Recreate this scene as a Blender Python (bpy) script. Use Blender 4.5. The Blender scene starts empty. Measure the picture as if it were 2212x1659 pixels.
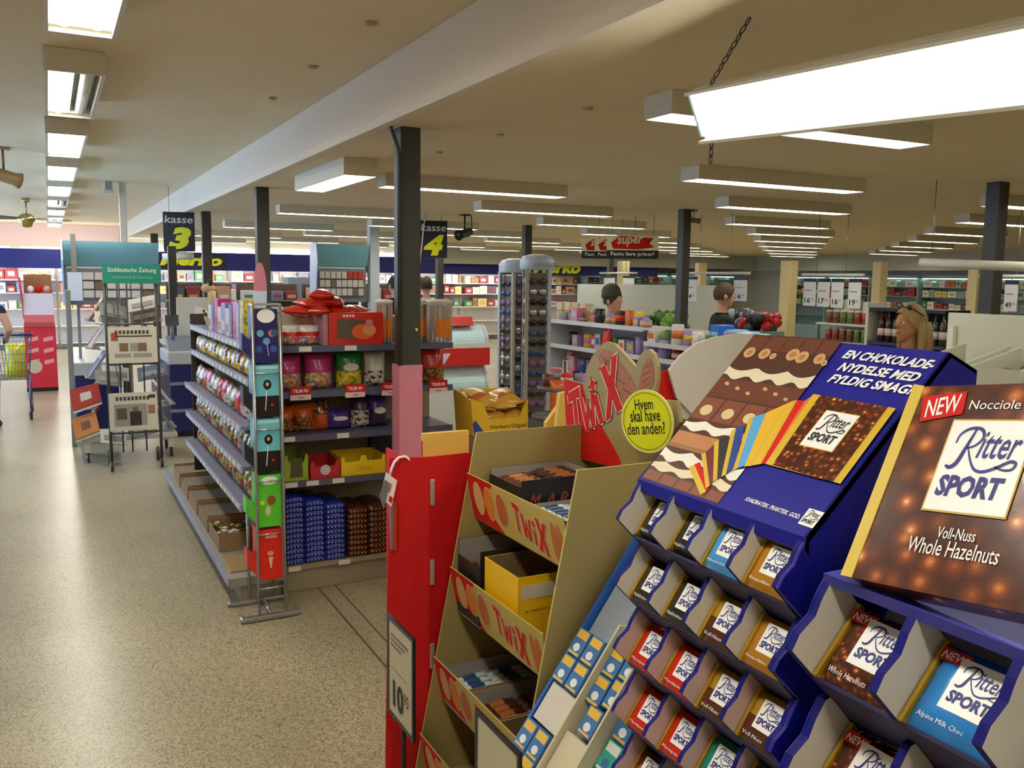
import bpy, bmesh, math, random
from mathutils import Vector, Matrix
random.seed(7)
R = math.radians
scene = bpy.context.scene
COL = scene.collection

# ------------------------------------------------------------------ camera
EYE = Vector((0, 0, 1.80))
YAW, PITCH, ROLL, FPX = R(27.7), R(6.9), R(0.7), 1900.0
FWD = Vector((math.sin(YAW)*math.cos(PITCH), math.cos(YAW)*math.cos(PITCH), -math.sin(PITCH)))
_r0 = Vector((math.cos(YAW), -math.sin(YAW), 0)); _u0 = _r0.cross(FWD)
RGT = _r0*math.cos(ROLL) + _u0*math.sin(ROLL); UPV = -_r0*math.sin(ROLL) + _u0*math.cos(ROLL)
cam_d = bpy.data.cameras.new('camera'); cam = bpy.data.objects.new('camera', cam_d); COL.objects.link(cam)
m = Matrix((RGT, UPV, -FWD)).transposed().to_4x4(); m.translation = EYE; cam.matrix_world = m
cam_d.sensor_width = 36; cam_d.lens = 36*FPX/2212; cam_d.clip_start = 0.05; cam_d.clip_end = 200
scene.camera = cam

# ------------------------------------------------------------------ world, exposure
LAMP = 9.0          # ceiling fixtures
TUBE = 16.0
world = bpy.data.worlds.new('daylight'); scene.world = world; world.use_nodes = True
bg = world.node_tree.nodes['Background']; bg.inputs[0].default_value = (0.42, 0.62, 1.0, 1); bg.inputs[1].default_value = 5.0
cy = scene.cycles; cy.use_adaptive_sampling = True; cy.adaptive_threshold = .03; cy.max_bounces = 7; cy.diffuse_bounces = 4; cy.glossy_bounces = 3; cy.transmission_bounces = 4; cy.transparent_max_bounces = 8
vs = scene.view_settings
vs.view_transform = 'Standard'; vs.look = 'None'; vs.exposure = 0.75; vs.gamma = 1.0; vs.use_curve_mapping = False

# real size of the place (metres): floor z=0, low ceiling 2.60, raised ceiling 2.906 left of x=1.59
HC, HL, XS = 2.60, 2.906, 1.59
XL, XR, YF, YB = -2.6, 22.0, -3.0, 23.6

# ------------------------------------------------------------------ helpers
def ray(px, py): return FWD + RGT*((px-1106)/FPX) - UPV*((py-829.5)/FPX)
def atX(px, py, v): r = ray(px, py); return EYE + r*(v/r.x)
def atY(px, py, v): r = ray(px, py); return EYE + r*(v/r.y)
def atZ(px, py, v): r = ray(px, py); return EYE + r*((v-EYE.z)/r.z)
def atP(px, py, p, n): r = ray(px, py); return EYE + r*((p-EYE).dot(n)/r.dot(n))

MATS = {}
def mat(name, col=None, rough=0.55, metal=0.0, emit=0.0, spec=0.5, alpha=1.0, trans=0.0, coat=0.0, noise=0.0, nscale=30.0, bump=0.0):
    if name in MATS: return MATS[name]
    m = bpy.data.materials.new(name); MATS[name] = m; m.use_nodes = True
    b = m.node_tree.nodes['Principled BSDF']; N = m.node_tree.nodes; L = m.node_tree.links
    c = (*col[:3], 1)
    b.inputs['Base Color'].default_value = c; b.inputs['Roughness'].default_value = rough
    b.inputs['Metallic'].default_value = metal; b.inputs['Specular IOR Level'].default_value = spec
    b.inputs['Alpha'].default_value = alpha; b.inputs['Transmission Weight'].default_value = trans
    b.inputs['Coat Weight'].default_value = coat
    if emit: b.inputs['Emission Color'].default_value = c; b.inputs['Emission Strength'].default_value = emit
    if noise or bump:
        tc = N.new('ShaderNodeTexCoord'); nz = N.new('ShaderNodeTexNoise'); nz.inputs['Scale'].default_value = nscale; nz.inputs['Detail'].default_value = 4
        L.new(tc.outputs['Object'], nz.inputs['Vector'])
        if noise:
            mx = N.new('ShaderNodeMixRGB'); mx.blend_type = 'MULTIPLY'; mx.inputs[1].default_value = c
            rp = N.new('ShaderNodeValToRGB'); rp.color_ramp.elements[0].color = (1-noise,)*3+(1,); rp.color_ramp.elements[1].color = (1,1,1,1)
            rp.color_ramp.elements[0].position = .3; rp.color_ramp.elements[1].position = .7
            L.new(nz.outputs[0], rp.inputs[0]); mx.inputs[0].default_value = 1; L.new(rp.outputs[0], mx.inputs[2]); L.new(mx.outputs[0], b.inputs['Base Color'])
        if bump:
            bp = N.new('ShaderNodeBump'); bp.inputs['Strength'].default_value = bump; bp.inputs['Distance'].default_value = .01
            L.new(nz.outputs[0], bp.inputs['Height']); L.new(bp.outputs[0], b.inputs['Normal'])
    return m
def srgb(*v):
    return tuple(((x/255)/12.92 if x/255 <= .04045 else ((x/255+.055)/1.055)**2.4) for x in v)
def C(name, r, g, b, rough=.5, **k): return mat(name, srgb(r, g, b), rough, **k)

class MB:
    """collects shapes, world coordinates, several materials"""
    def __init__(s): s.v = []; s.f = []; s.mi = []; s.ms = []; s.sm = []
    def _m(s, m):
        if m not in s.ms: s.ms.append(m)
        return s.ms.index(m)
    def poly(s, pts, m):
        o = len(s.v); s.v += [tuple(p) for p in pts]; s.f.append(tuple(range(o, o+len(pts)))); s.mi.append(s._m(m)); s.sm.append(False); return s
    def mesh(s, vs, fs, m, smooth=False, M=None):
        o = len(s.v)
        s.v += [tuple(M @ Vector(p)) if M else tuple(p) for p in vs]
        i = s._m(m) if not isinstance(m, (list, tuple)) else None
        for k, f in enumerate(fs):
            s.f.append(tuple(o+a for a in f)); s.mi.append(i if i is not None else s._m(m[k])); s.sm.append(smooth)
        return s
    def box(s, x0, y0, z0, x1, y1, z1, m, M=None, bev=0.0):
        if bev:
            bm = bmesh.new(); bmesh.ops.create_cube(bm, size=1)
            for v in bm.verts: v.co = Vector(((x0+x1)/2+v.co.x*(x1-x0), (y0+y1)/2+v.co.y*(y1-y0), (z0+z1)/2+v.co.z*(z1-z0)))
            bmesh.ops.bevel(bm, geom=bm.edges[:], offset=bev, segments=2, affect='EDGES', profile=.5)
            bm.verts.index_update(); s.mesh([v.co[:] for v in bm.verts], [[v.index for v in f.verts] for f in bm.faces], m, False, M); bm.free(); return s
        V = [(x0,y0,z0),(x1,y0,z0),(x1,y1,z0),(x0,y1,z0),(x0,y0,z1),(x1,y0,z1),(x1,y1,z1),(x0,y1,z1)]
        return s.mesh(V, [(0,3,2,1),(4,5,6,7),(0,1,5,4),(1,2,6,5),(2,3,7,6),(3,0,4,7)], m, False, M)
    def obox(s, c, u, v, w, m):
        """box around c with half vectors u v w"""
        c, u, v, w = map(Vector, (c, u, v, w))
        V = [c+u*a+v*b+w*d for d in (-1,1) for a, b in ((-1,-1),(1,-1),(1,1),(-1,1))]
        return s.mesh(V, [(0,3,2,1),(4,5,6,7),(0,1,5,4),(1,2,6,5),(2,3,7,6),(3,0,4,7)], m)
    def slab(s, pts, off, m, edge=None):
        """polygon pts extruded by vector off"""
        pts = [Vector(p) for p in pts]; off = Vector(off); n = len(pts); edge = edge or m
        V = pts+[p+off for p in pts]
        F = [tuple(range(n-1,-1,-1)), tuple(range(n, 2*n))]; Ms = [m, m]
        for i in range(n): F.append((i, (i+1)%n, (i+1)%n+n, i+n)); Ms.append(edge)
        return s.mesh(V, F, Ms)
    def tube(s, pts, r, m, n=8, closed=False):
        pts = [Vector(p) for p in pts]; V = []; F = []; k = len(pts); up = Vector((0,0,1)); rr = r if isinstance(r, (list, tuple)) else [r]*k
        prev = None
        for i, p in enumerate(pts):
            d = (pts[(i+1)%k]-pts[i-1]) if closed else (pts[min(i+1,k-1)]-pts[max(i-1,0)])
            d.normalize()
            a = prev - d*prev.dot(d) if prev else d.cross(up)
            if a.length < 1e-4: a = d.cross(Vector((1,0,0)))
            a.normalize(); prev = a; b = d.cross(a)
            V += [p+(a*math.cos(t)+b*math.sin(t))*rr[i] for t in (2*math.pi*j/n for j in range(n))]
        for i in range(k if closed else k-1):
            for j in range(n):
                q = (i+1)%k
                F.append((i*n+j, i*n+(j+1)%n, q*n+(j+1)%n, q*n+j))
        if not closed: F.append(tuple(range(n-1,-1,-1))); F.append(tuple((k-1)*n+j for j in range(n)))
        return s.mesh(V, F, m, True)
    def lathe(s, prof, m, c=(0,0,0), n=20, M=None):
        V = []; F = []; k = len(prof); c = Vector(c)
        for r, z in prof: V += [c+Vector((r*math.cos(2*math.pi*j/n), r*math.sin(2*math.pi*j/n), z)) for j in range(n)]
        for i in range(k-1):
            for j in range(n): F.append((i*n+j, i*n+(j+1)%n, (i+1)*n+(j+1)%n, (i+1)*n+j))
        F.append(tuple(range(n-1,-1,-1))); F.append(tuple((k-1)*n+j for j in range(n)))
        return s.mesh(V, F, m, True, M)
    def ball(s, c, r, m, seg=12, rings=8, M=None):
        rx, ry, rz = r if isinstance(r, (tuple, list)) else (r, r, r); c = Vector(c)
        V = [c+Vector((0,0,-rz))]; F = []
        for i in range(1, rings):
            a = math.pi*i/rings
            V += [c+Vector((rx*math.sin(a)*math.cos(2*math.pi*j/seg), ry*math.sin(a)*math.sin(2*math.pi*j/seg), -rz*math.cos(a))) for j in range(seg)]
        V.append(c+Vector((0,0,rz)))
        for j in range(seg): F.append((0, 1+(j+1)%seg, 1+j))
        for i in range(rings-2):
            for j in range(seg): a = 1+i*seg; F.append((a+j, a+(j+1)%seg, a+seg+(j+1)%seg, a+seg+j))
        e = len(V)-1; a = 1+(rings-2)*seg
        for j in range(seg): F.append((a+j, a+(j+1)%seg, e))
        return s.mesh(V, F, m, True, M)
    def disc(s, c, u, v, m, n=24, off=None):
        c, u, v = Vector(c), Vector(u), Vector(v)
        P = [c+u*math.cos(2*math.pi*i/n)+v*math.sin(2*math.pi*i/n) for i in range(n)]
        return s.slab(P, off, m) if off else s.poly(P, m)
    def data(s, name, org=(0,0,0)):
        me = bpy.data.meshes.new(name); o = Vector(org)
        me.from_pydata([tuple(Vector(v)-o) for v in s.v], [], s.f)
        for m in s.ms: me.materials.append(m)
        me.polygons.foreach_set('material_index', s.mi); me.polygons.foreach_set('use_smooth', s.sm)
        bm = bmesh.new(); bm.from_mesh(me)
        bmesh.ops.recalc_face_normals(bm, faces=bm.faces[:]); bm.to_mesh(me); bm.free()
        me.update(); return me
    def build(s, name, parent=None, label=None):
        if parent is None:
            org = Vector((sum(v[0] for v in s.v)/len(s.v), sum(v[1] for v in s.v)/len(s.v), min(v[2] for v in s.v)))
        else:
            org = base_of(parent)
        o = bpy.data.objects.new(name, s.data(name, org)); COL.objects.link(o)
        if parent is None: o.location = org
        else: o.parent = parent
        o['_b'] = tuple(org)
        if label: o['label'] = label
        return o
def base_of(o):
    return Vector(o['_b'])
def tag(o, label, cat, group=None):
    o['label'] = label; o['category'] = cat
    if group: o['group'] = group
    return o
def thing(name, label, cat, loc=(0,0,0), group=None, rz=0):
    """an Empty at the thing's base; its parts are built in world coordinates round loc (before rz turns the whole)"""
    o = bpy.data.objects.new(name, None); COL.objects.link(o); o.location = loc; o.rotation_euler = (0, 0, rz); o.empty_display_size = .05
    o['_b'] = tuple(loc); return tag(o, label, cat, group)
def struct(o): o['kind'] = 'structure'; return o
def children(o): return [c for c in bpy.data.objects if c.parent == o]
KIDS = {}
def dup(root, M=None, label=None, group=None, kids=None):
    """copy of a thing with copies of its parts and sub-parts"""
    if root.name not in KIDS: KIDS[root.name] = [(c, children(c)) for c in children(root)]
    r = root.copy(); COL.objects.link(r)
    if M is not None: r.matrix_world = M
    if label: r['label'] = label
    if group: r['group'] = group
    for c, gs in KIDS[root.name]:
        n = c.copy(); COL.objects.link(n); n.parent = r
        for g in gs: k = g.copy(); COL.objects.link(k); k.parent = n
    return r
def frame(o, x, y, z): return Matrix((Vector(x), Vector(y), Vector(z))).transposed().to_4x4() if False else Matrix.Translation(o) @ Matrix((Vector(x), Vector(y), Vector(z))).transposed().to_4x4()

TXT = {}
def text(body, parent, m, o, right, up, width=None, height=None, bold=0.0, shear=0.0, name='lettering', align='L', spacing=1.0, res=3):
    """flat lettering: o lower-left corner, right / up unit directions; width and height of the whole line in metres"""
    k = (body, bold, shear, spacing, res)
    if k not in TXT:
        c = bpy.data.curves.new('lettering', 'FONT'); c.body = body; c.size = 1; c.offset = bold; c.shear = shear; c.space_character = spacing; c.resolution_u = res; c.fill_mode = 'FRONT'
        ob = bpy.data.objects.new('tmp', c); me = bpy.data.meshes.new_from_object(ob); bpy.data.objects.remove(ob); bpy.data.curves.remove(c)
        xs = [v.co.x for v in me.vertices]; ys = [v.co.y for v in me.vertices]
        TXT[k] = (me, min(xs), max(xs), min(ys), max(ys), {})
    me, x0, x1, y0, y1, cache = TXT[k]
    if m.name not in cache:
        q = me.copy(); q.materials.clear(); q.materials.append(m); cache[m.name] = q
    q = cache[m.name]
    ob = bpy.data.objects.new(name, q); COL.objects.link(ob)
    right, up = Vector(right).normalized(), Vector(up).normalized()
    sy = height/(y1-y0) if height else None; sx = width/(x1-x0) if width else sy
    if sy is None: sy = sx
    o = Vector(o)
    if align == 'C': o = o - right*(sx*(x1-x0)/2)
    n = right.cross(up).normalized()
    M = Matrix.Translation(o - base_of(parent)) @ Matrix((right*sx, up*sy, n)).transposed().to_4x4() @ Matrix.Translation((-x0, -y0, 0))
    ob.parent = parent; ob.matrix_local = M; ob['_b'] = parent['_b']
    return ob
ORD = 'first second third fourth fifth sixth seventh eighth ninth tenth eleventh twelfth thirteenth fourteenth fifteenth sixteenth seventeenth eighteenth nineteenth twentieth'.split()

# ------------------------------------------------------------------ common materials
WHITE = C('white_paint', 226, 222, 210, .5); OFFW = C('off_white_metal', 205, 203, 192, .45); GREY = C('grey_metal', 140, 140, 140, .4, metal=.3)
STEEL = C('steel_wire', 150, 152, 155, .3, metal=.9); DARK = C('dark_steel_paint', 62, 60, 54, .45); BLACK = C('black_plastic', 18, 18, 20, .4)
BLUE = C('checkout_blue', 22, 28, 92, .4); FASCIA = C('fascia_blue', 22, 30, 110, .5); YEL = C('sign_yellow', 222, 226, 20, .5)
RED = C('print_red', 200, 28, 22, .6, spec=.2); PAPER = C('white_paper', 238, 238, 236, .6); INK = C('black_ink', 16, 16, 18, .6); BLUEINK = C('logo_blue_ink', 32, 34, 120, .5)
CREAM = C('cream_board', 205, 196, 166, .7); CARD = C('brown_cardboard', 148, 120, 84, .8); GOLDB = C('gold_card', 156, 138, 84, .5)
GREYCARD = C('grey_cardboard_inside', 210, 204, 192, .8); RBLUE = C('display_royal_blue', 18, 18, 136, .5, spec=.3)
GOLDFOIL = C('gold_foil', 214, 176, 60, .25, metal=.6); SHELF = C('shelf_grey', 120, 124, 148, .4); RAIL = C('price_rail', 150, 152, 178, .35)
PLINTH = C('plinth_beige', 150, 138, 112, .6); CLEAR = mat('clear_plastic', (.9, .93, .95), .08, alpha=.25)
SKIN = C('skin', 205, 152, 124, .55)
# ------------------------------------------------------------------ the room
def terrazzo():
    m = bpy.data.materials.new('terrazzo'); m.use_nodes = True; N = m.node_tree.nodes; L = m.node_tree.links; b = N['Principled BSDF']
    tc = N.new('ShaderNodeTexCoord')
    v = N.new('ShaderNodeTexVoronoi'); v.inputs['Scale'].default_value = 190; L.new(tc.outputs['Object'], v.inputs['Vector'])
    rp = N.new('ShaderNodeValToRGB'); e = rp.color_ramp.elements; rp.color_ramp.interpolation = 'CONSTANT'
    e[0].position = 0; e[0].color = (*srgb(112, 103, 84), 1); e[1].position = .13; e[1].color = (*srgb(172, 160, 128), 1)
    for p, c in ((.45, (182, 172, 140)), (.7, (160, 147, 116)), (.86, (198, 190, 164)), (.95, (134, 123, 100))):
        q = e.new(p); q.color = (*srgb(*c), 1)
    sp = N.new('ShaderNodeSeparateColor'); L.new(v.outputs['Color'], sp.inputs[0]); L.new(sp.outputs[0], rp.inputs[0])
    n = N.new('ShaderNodeTexNoise'); n.inputs['Scale'].default_value = 1.1; n.inputs['Detail'].default_value = 5; L.new(tc.outputs['Object'], n.inputs['Vector'])
    r2 = N.new('ShaderNodeValToRGB'); r2.color_ramp.elements[0].color = (.8, .8, .8, 1); r2.color_ramp.elements[0].position = .35; r2.color_ramp.elements[1].position = .65
    L.new(n.outputs[0], r2.inputs[0])
    mx = N.new('ShaderNodeMixRGB'); mx.blend_type = 'MULTIPLY'; mx.inputs[0].default_value = 1; L.new(rp.outputs[0], mx.inputs[1]); L.new(r2.outputs[0], mx.inputs[2])
    L.new(mx.outputs[0], b.inputs['Base Color']); b.inputs['Roughness'].default_value = .30; b.inputs['Specular IOR Level'].default_value = .5
    return m
FLOORM = terrazzo()
CEIL = C('ceiling_paint', 226, 211, 176, .8, noise=.05, nscale=2); WALLM = C('wall_paint', 222, 214, 196, .7); SOFF = C('soffit_grey', 176, 176, 162, .7)
PINKW = C('pale_pink_wall', 232, 205, 196, .7)
struct(MB().box(XL, YF, -.1, XR, YB, 0, FLOORM).build('floor'))
struct(MB().box(XL, YF, HL, XS, YB, HL+.1, CEIL).build('ceiling'))
struct(MB().box(XS, YF, HC, XR, YB, HC+.42, CEIL).build('ceiling_low'))
BEAMM = C('beam_paint', 224, 212, 190, .7)
struct(MB().slab([(XS-.012, YF, HC+.03), (XS-.012, YF, HL-.002), (XS-.002, YF, HL-.002), (XS-.002, YF, HC-.012), (XS+.05, YF, HC-.012), (XS+.05, YF, HC-.002), (XS-.002, YF, HC-.002)], (0, YB-YF, 0), BEAMM).build('trim_1'))
struct(MB().box(XL, YB, 0, XR, YB+.2, HL+.1, WALLM).build('wall_back'))
struct(MB().box(XR, YF, 0, XR+.2, YB, HL, WALLM).build('wall_right'))
struct(MB().box(XL, YF-.2, 0, XR, YF, HL, WALLM).build('wall_front'))
w = MB()
ws = [(7.5, 10.6), (11.4, 14.8), (15.8, 19.4), (20.0, 22.4)]
ys = [YF]+[a for q in ws for a in q]+[YB]
for i in range(0, len(ys), 2): w.box(XL-.2, ys[i], 0, XL, ys[i+1], HL, WALLM)
for a, b in ws: w.box(XL-.2, a, 0, XL, b, .75, WALLM); w.box(XL-.2, a, 2.5, XL, b, HL, WALLM)
struct(w.build('wall_left'))
gl = bpy.data.materials.new('window_glass'); gl.use_nodes = True; N = gl.node_tree.nodes; L = gl.node_tree.links
N.remove(N['Principled BSDF']); t_ = N.new('ShaderNodeBsdfTransparent'); g_ = N.new('ShaderNodeBsdfGlossy'); g_.inputs['Roughness'].default_value = .02
mx = N.new('ShaderNodeMixShader'); mx.inputs[0].default_value = .06; L.new(t_.outputs[0], mx.inputs[1]); L.new(g_.outputs[0], mx.inputs[2]); L.new(mx.outputs[0], N['Material Output'].inputs[0])
for i, (a, b) in enumerate(ws):
    f = MB(); f.box(XL-.16, a, .75, XL-.1, b, .81, OFFW); f.box(XL-.16, a, 2.44, XL-.1, b, 2.5, OFFW)
    for k in range(4): y = a+(b-a)*k/3; f.box(XL-.16, y-.03, .81, XL-.1, y+.03, 2.44, OFFW)
    W = struct(f.build('window_%d' % (i+1)))
    for k in range(3): y0 = a+(b-a)*k/3+.03; MB().box(XL-.135, y0, .81, XL-.13, y0+(b-a)/3-.06, 2.44, gl).build('pane', W)
struct(MB().box(XS+.01, YB-.9, 2.42, XR-.9, YB, HC, SOFF).build('trim_2'))          # far soffit
struct(MB().box(XR-1.2, 6, 2.12, XR, YB, HC, SOFF).build('trim_3'))
struct(MB().box(9.5, YB-1.3, 2.16, XR, YB-.9, HC, SOFF).build('trim_4'))
struct(MB().box(XL, YB-.03, 2.42, XS-.02, YB, HL, PINKW).build('trim_5'))
# dark floor joints right of the candy shelving
JT = C('floor_joint', 92, 84, 66, .5)
j = MB(); j.box(1.30, 1.2, .0, 1.312, 4.9, .0015, JT); j.box(1.40, 1.2, .0, 1.408, 4.9, .0015, JT)
struct(j.build('trim_6'))

# steel columns: square tube; the nearest one is boxed in pink below
PINK = C('pink_column_paint', 214, 130, 152, .5)
cols = [(1.77, 4.64, .058, HC), (1.783, 8.44, .058, HC), (1.84, 12.1, .058, HC), (1.947, 19.5, .07, HC), (6.55, 12.04, .06, HC), (6.50, 8.17, .055, HC), (6.75, 4.55, .06, HC), (11.4, 16.95, .06, HC)]
for i, (x, y, h, z) in enumerate(cols):
    o = struct(MB().box(x-h, y-h, .004, x+h, y+h, z, DARK, bev=.006).build('column_%d' % (i+1)))
    if i == 0:
        p = MB(); p.box(x-h-.012, y-h-.012, .004, x+h+.006, y+h+.006, 1.31, PINK, bev=.004); p.box(x-h-.019, y-h-.017, .004, x-h-.004, y-h+.02, 1.31, PINK); p.build('pink_cladding', o)
        q = MB(); q.tube([(x-h-.014, y-h-.012, 1.31), (x-h-.014, y-h-.012, 2.44), (x-h-.02, y-h-.012, 2.48), (x-h-.06, y-h-.012, 2.58), (x-h-.065, y-h-.012, HC)], .012, DARK); q.build('cable_conduit', o)
        MB().box(x+.022, y-h-.013, 1.50, x+.034, y-h-.003, 1.514, YEL).build('yellow_sticker', o)

# ------------------------------------------------------------------ ceiling lights
DIFF = mat('lit_diffuser', (1.0, .95, .82), .4, emit=LAMP); TUBEM = mat('lit_tube', (1.0, .95, .86), .4, emit=TUBE); REFL = C('white_reflector', 235, 238, 232, .3); OFFT = C('unlit_tube', 190, 200, 198, .25)
HOUS = C('lamp_housing', 214, 208, 188, .5)
def fixture(cx, cy, along, label, length=1.62, wd=.20, z=HC, h=.10):
    t = thing('ceiling_light', label, 'light', (cx, cy, z), 'fluorescent fixtures under the low ceiling')
    a, b = (length/2, wd/2) if along == 'x' else (wd/2, length/2)
    k = MB(); k.box(cx-a, cy-b, z-h, cx+a, cy-b+.008, z-.001, HOUS); k.box(cx-a, cy+b-.008, z-h, cx+a, cy+b, z-.001, HOUS)
    k.box(cx-a, cy-b+.008, z-h, cx-a+.008, cy+b-.008, z-.001, HOUS); k.box(cx+a-.008, cy-b+.008, z-h, cx+a, cy+b-.008, z-.001, HOUS); k.box(cx-a+.008, cy-b+.008, z-.02, cx+a-.008, cy+b-.008, z-.001, HOUS); k.build('housing', t)
    MB().box(cx-a+.009, cy-b+.009, z-h+.006, cx+a-.009, cy+b-.009, z-h+.012, DIFF).build('diffuser', t)
    return t
fixture(1.93, 6.62, 'y', 'lengthwise ceiling light beside the dropped ceiling edge, left of the nearest column', 1.35, .24, h=.12)
rows = {0: [3.19, 6.78, 10.36, 13.9, 17.4, 20.9], 1: [5.05, 8.55, 12.1, 15.7, 19.2], 2: [3.6, 6.72, 10.3, 13.9, 17.4, 20.9], 3: [5.2, 8.68, 12.1, 15.7, 19.2], 4: [6.8, 10.3, 13.9, 17.4, 20.9], 5: [8.6, 12.1, 15.7, 19.2], 6: [10.3, 13.9, 17.4, 20.9], 7: [12.1, 15.7, 19.2], 8: [13.9, 17.4, 20.9], 9: [15.7, 19.2]}
for k_, (x_, y_) in enumerate([(3.2, .2), (3.2, -1.9), (4.9, 1.6), (4.9, -.6)]): fixture(x_, y_, 'x', 'crosswise ceiling light out of view beside the camera, %s' % ORD[k_], 1.66)
xc = [3.2, 4.88, 6.62, 8.45, 10.3, 12.1, 13.9, 15.7, 17.5, 19.3]
for r, yy in rows.items():
    for k, y in enumerate(yy):
        if xc[r]/y > 1.95: continue
        fixture(xc[r], y, 'x', 'crosswise ceiling light, %s one back in the %s file from the dropped edge' % (ORD[k], ORD[r]), 1.66)
def tubelight(k):
    y1 = 4.25+2.24*k; y0 = y1-1.42; x0, x1 = .045, .285; zb = 2.79
    d = {0: 'brightest open tube light at the very top above the aisle', 1: 'open ceiling light with one dead tube above the aisle'}.get(k, 'open two-tube ceiling light over the aisle, %s of its line' % ORD[k])
    if k < 0: d = 'open two-tube ceiling light %s' % ('above the camera', 'behind the camera', 'farthest behind the camera')[-k-1]
    t = thing('aisle_light', d, 'light', (.165, (y0+y1)/2, HL), 'open tube lights along the aisle')
    h = MB(); h.box(x0-.02, y0-.02, zb, x0, y1+.02, HL-.002, HOUS); h.box(x1, y0-.02, zb, x1+.02, y1+.02, HL-.002, HOUS); h.box(x0, y0-.02, zb, x1, y0, HL-.002, HOUS); h.box(x0, y1, zb, x1, y1+.02, HL-.002, HOUS); h.build('housing', t)
    r = MB(); r.box(x0, y0, HL-.02, x1, y1, HL-.005, REFL); r.slab([(.15, y0, HL-.02), (.165, y0, zb+.03), (.18, y0, HL-.02)], (0, y1-y0, 0), REFL)
    r.box(x0, y1-.05, zb+.02, x1, y1-.001, HL-.021, REFL); r.build('reflector', t)
    for q, x in enumerate((.103, .227)):
        off = (k in (1, 5)) and q == 1
        MB().tube([(x, y0+.03, zb+.045), (x, y1-.055, zb+.045)], .034, OFFT if off else TUBEM, 10).build('tube', t)
for k in range(-3, 9): 
    if 4.25+2.24*k < YB-.1: tubelight(k)
# near light hung on chains, tipped towards the aisle
A = EYE+ray(1490, 205)*3.0; dr = ray(302, 443).normalized(); B = EYE+ray(1517, 295)*3.048
Wd = (B-A); Wd = Wd-dr*Wd.dot(dr); wl = Wd.length; Wd.normalize(); nb = dr.cross(Wd).normalized()
if nb.x < 0: nb = -nb      # away from the aisle, up
t = thing('hanging_light', 'large bright fluorescent light hung on chains, tipped towards the aisle', 'light', A)
k = MB(); L_ = 1.75; p0 = A-dr*L_/2+Wd*wl/2
k.obox(p0+nb*.045, dr*(L_/2+.01), Wd*(wl/2+.012), nb*.03, HOUS)
k.obox(p0+Wd*(wl/2+.017)+nb*.02, dr*(L_/2+.01), Wd*.005, nb*.035, HOUS); k.obox(p0-Wd*(wl/2+.006)+nb*.02, dr*(L_/2+.01), Wd*.005, nb*.035, HOUS); k.build('housing', t)
MB().obox(p0, dr*(L_/2-.02), Wd*wl/2, nb*.006, mat('hanging_light_diffuser', (1, .97, .9), .4, emit=LAMP*.75)).build('diffuser', t)
MB().obox(A+dr*.004+Wd*wl/2+nb*.01, dr*.006, Wd*wl/2, nb*.012, C('end_cap_cyan', 190, 232, 224, .4)).build('end_cap', t)
def chain(parent, a, b, name='chain'):
    a, b = Vector(a), Vector(b); n = max(3, int((b-a).length/.026)); d = (b-a).normalized(); s = d.cross(Vector((0, 0, 1)))
    s = s.normalized() if s.length > .1 else Vector((1, 0, 0)); w2 = d.cross(s); mb = MB()
    for i in range(n):
        c = a+(b-a)*((i+.5)/n); e = s if i % 2 else w2
        mb.tube([c+d*.016*math.cos(q)+e*.007*math.sin(q) for q in (2*math.pi*j/8 for j in range(8))], .0024, DARK, 5, True)
    return mb.build(name, parent)
chain(t, A-dr*.12+Vector((0, 0, .02)), atZ(1620, 38, HC-.002))
chain(t, A-dr*1.5+Vector((0.02, 0, .02)), A-dr*1.5+Vector((.2, -.1, HC-A.z+.10)))
e_ = B-dr*.03+Vector((0, 0, -.015)); chain(t, e_+Vector((.02, 0, .0)), e_+Vector((.022, .005, -.075)), 'loose_chain_end')

# sprinkler rosettes, spotlights, fans
ROS = C('rosette', 178, 166, 132, .5)
for i, (px, py) in enumerate([(800, 48), (675, 143), (588, 211)]):
    p = atZ(px, py, HL)
    o = MB().lathe([(.012, -.014), (.026, -.011), (.032, -.003), (.032, -.001)], ROS, p, 14).build('ceiling_rosette'); tag(o, 'small round ceiling rosette left of the beam, %s from the camera' % ORD[i], 'sprinkler', 'ceiling rosettes')
for i, (px, py) in enumerate([(1270, 233), (1080, 290), (948, 328)]):
    p = atZ(px, py, HC)
    o = MB().lathe([(.009, -.012), (.021, -.010), (.026, -.003), (.026, -.001)], ROS, p, 14).build('ceiling_rosette'); tag(o, 'small round ceiling rosette right of the near column, %s from the camera' % ORD[i], 'sprinkler', 'ceiling rosettes')
BRASS = C('brass', 190, 170, 110, .25, metal=.9); FANB = C('fan_blade_brown', 70, 66, 60, .5)
def fan(p, label):
    t = thing('ceiling_fan', label, 'fan', p); x, y, z = p
    MB().lathe([(.05, -.06), (.06, -.03), (.05, -.001)], BRASS, p, 16).build('canopy', t); MB().tube([(x, y, z-.05), (x, y, z-.24)], .012, BRASS).build('rod', t)
    MB().lathe([(.03, -.44), (.07, -.42), (.09, -.36), (.12, -.33), (.12, -.28), (.06, -.23)], BRASS, p, 18).build('motor', t)
    for k in range(5):
        a = .25+k*2*math.pi/5; d = Vector((math.cos(a), math.sin(a), 0)); s = Vector((-d.y, d.x, .12))
        MB().slab([Vector((x, y, z-.31))+d*.13-s*.03, Vector((x, y, z-.31))+d*.24-s*.06, Vector((x, y, z-.31))+d*.62-s*.065, Vector((x, y, z-.31))+d*.62+s*.065, Vector((x, y, z-.31))+d*.24+s*.06, Vector((x, y, z-.31))+d*.13+s*.03], (0, 0, .008), FANB).build('blade', t)
fan(atZ(55, 428, HL)-Vector((0, 0, .002)), 'brass ceiling fan with dark blades over the aisle')
fanp = Vector((-.52, 9.3, HL-.002))
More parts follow.
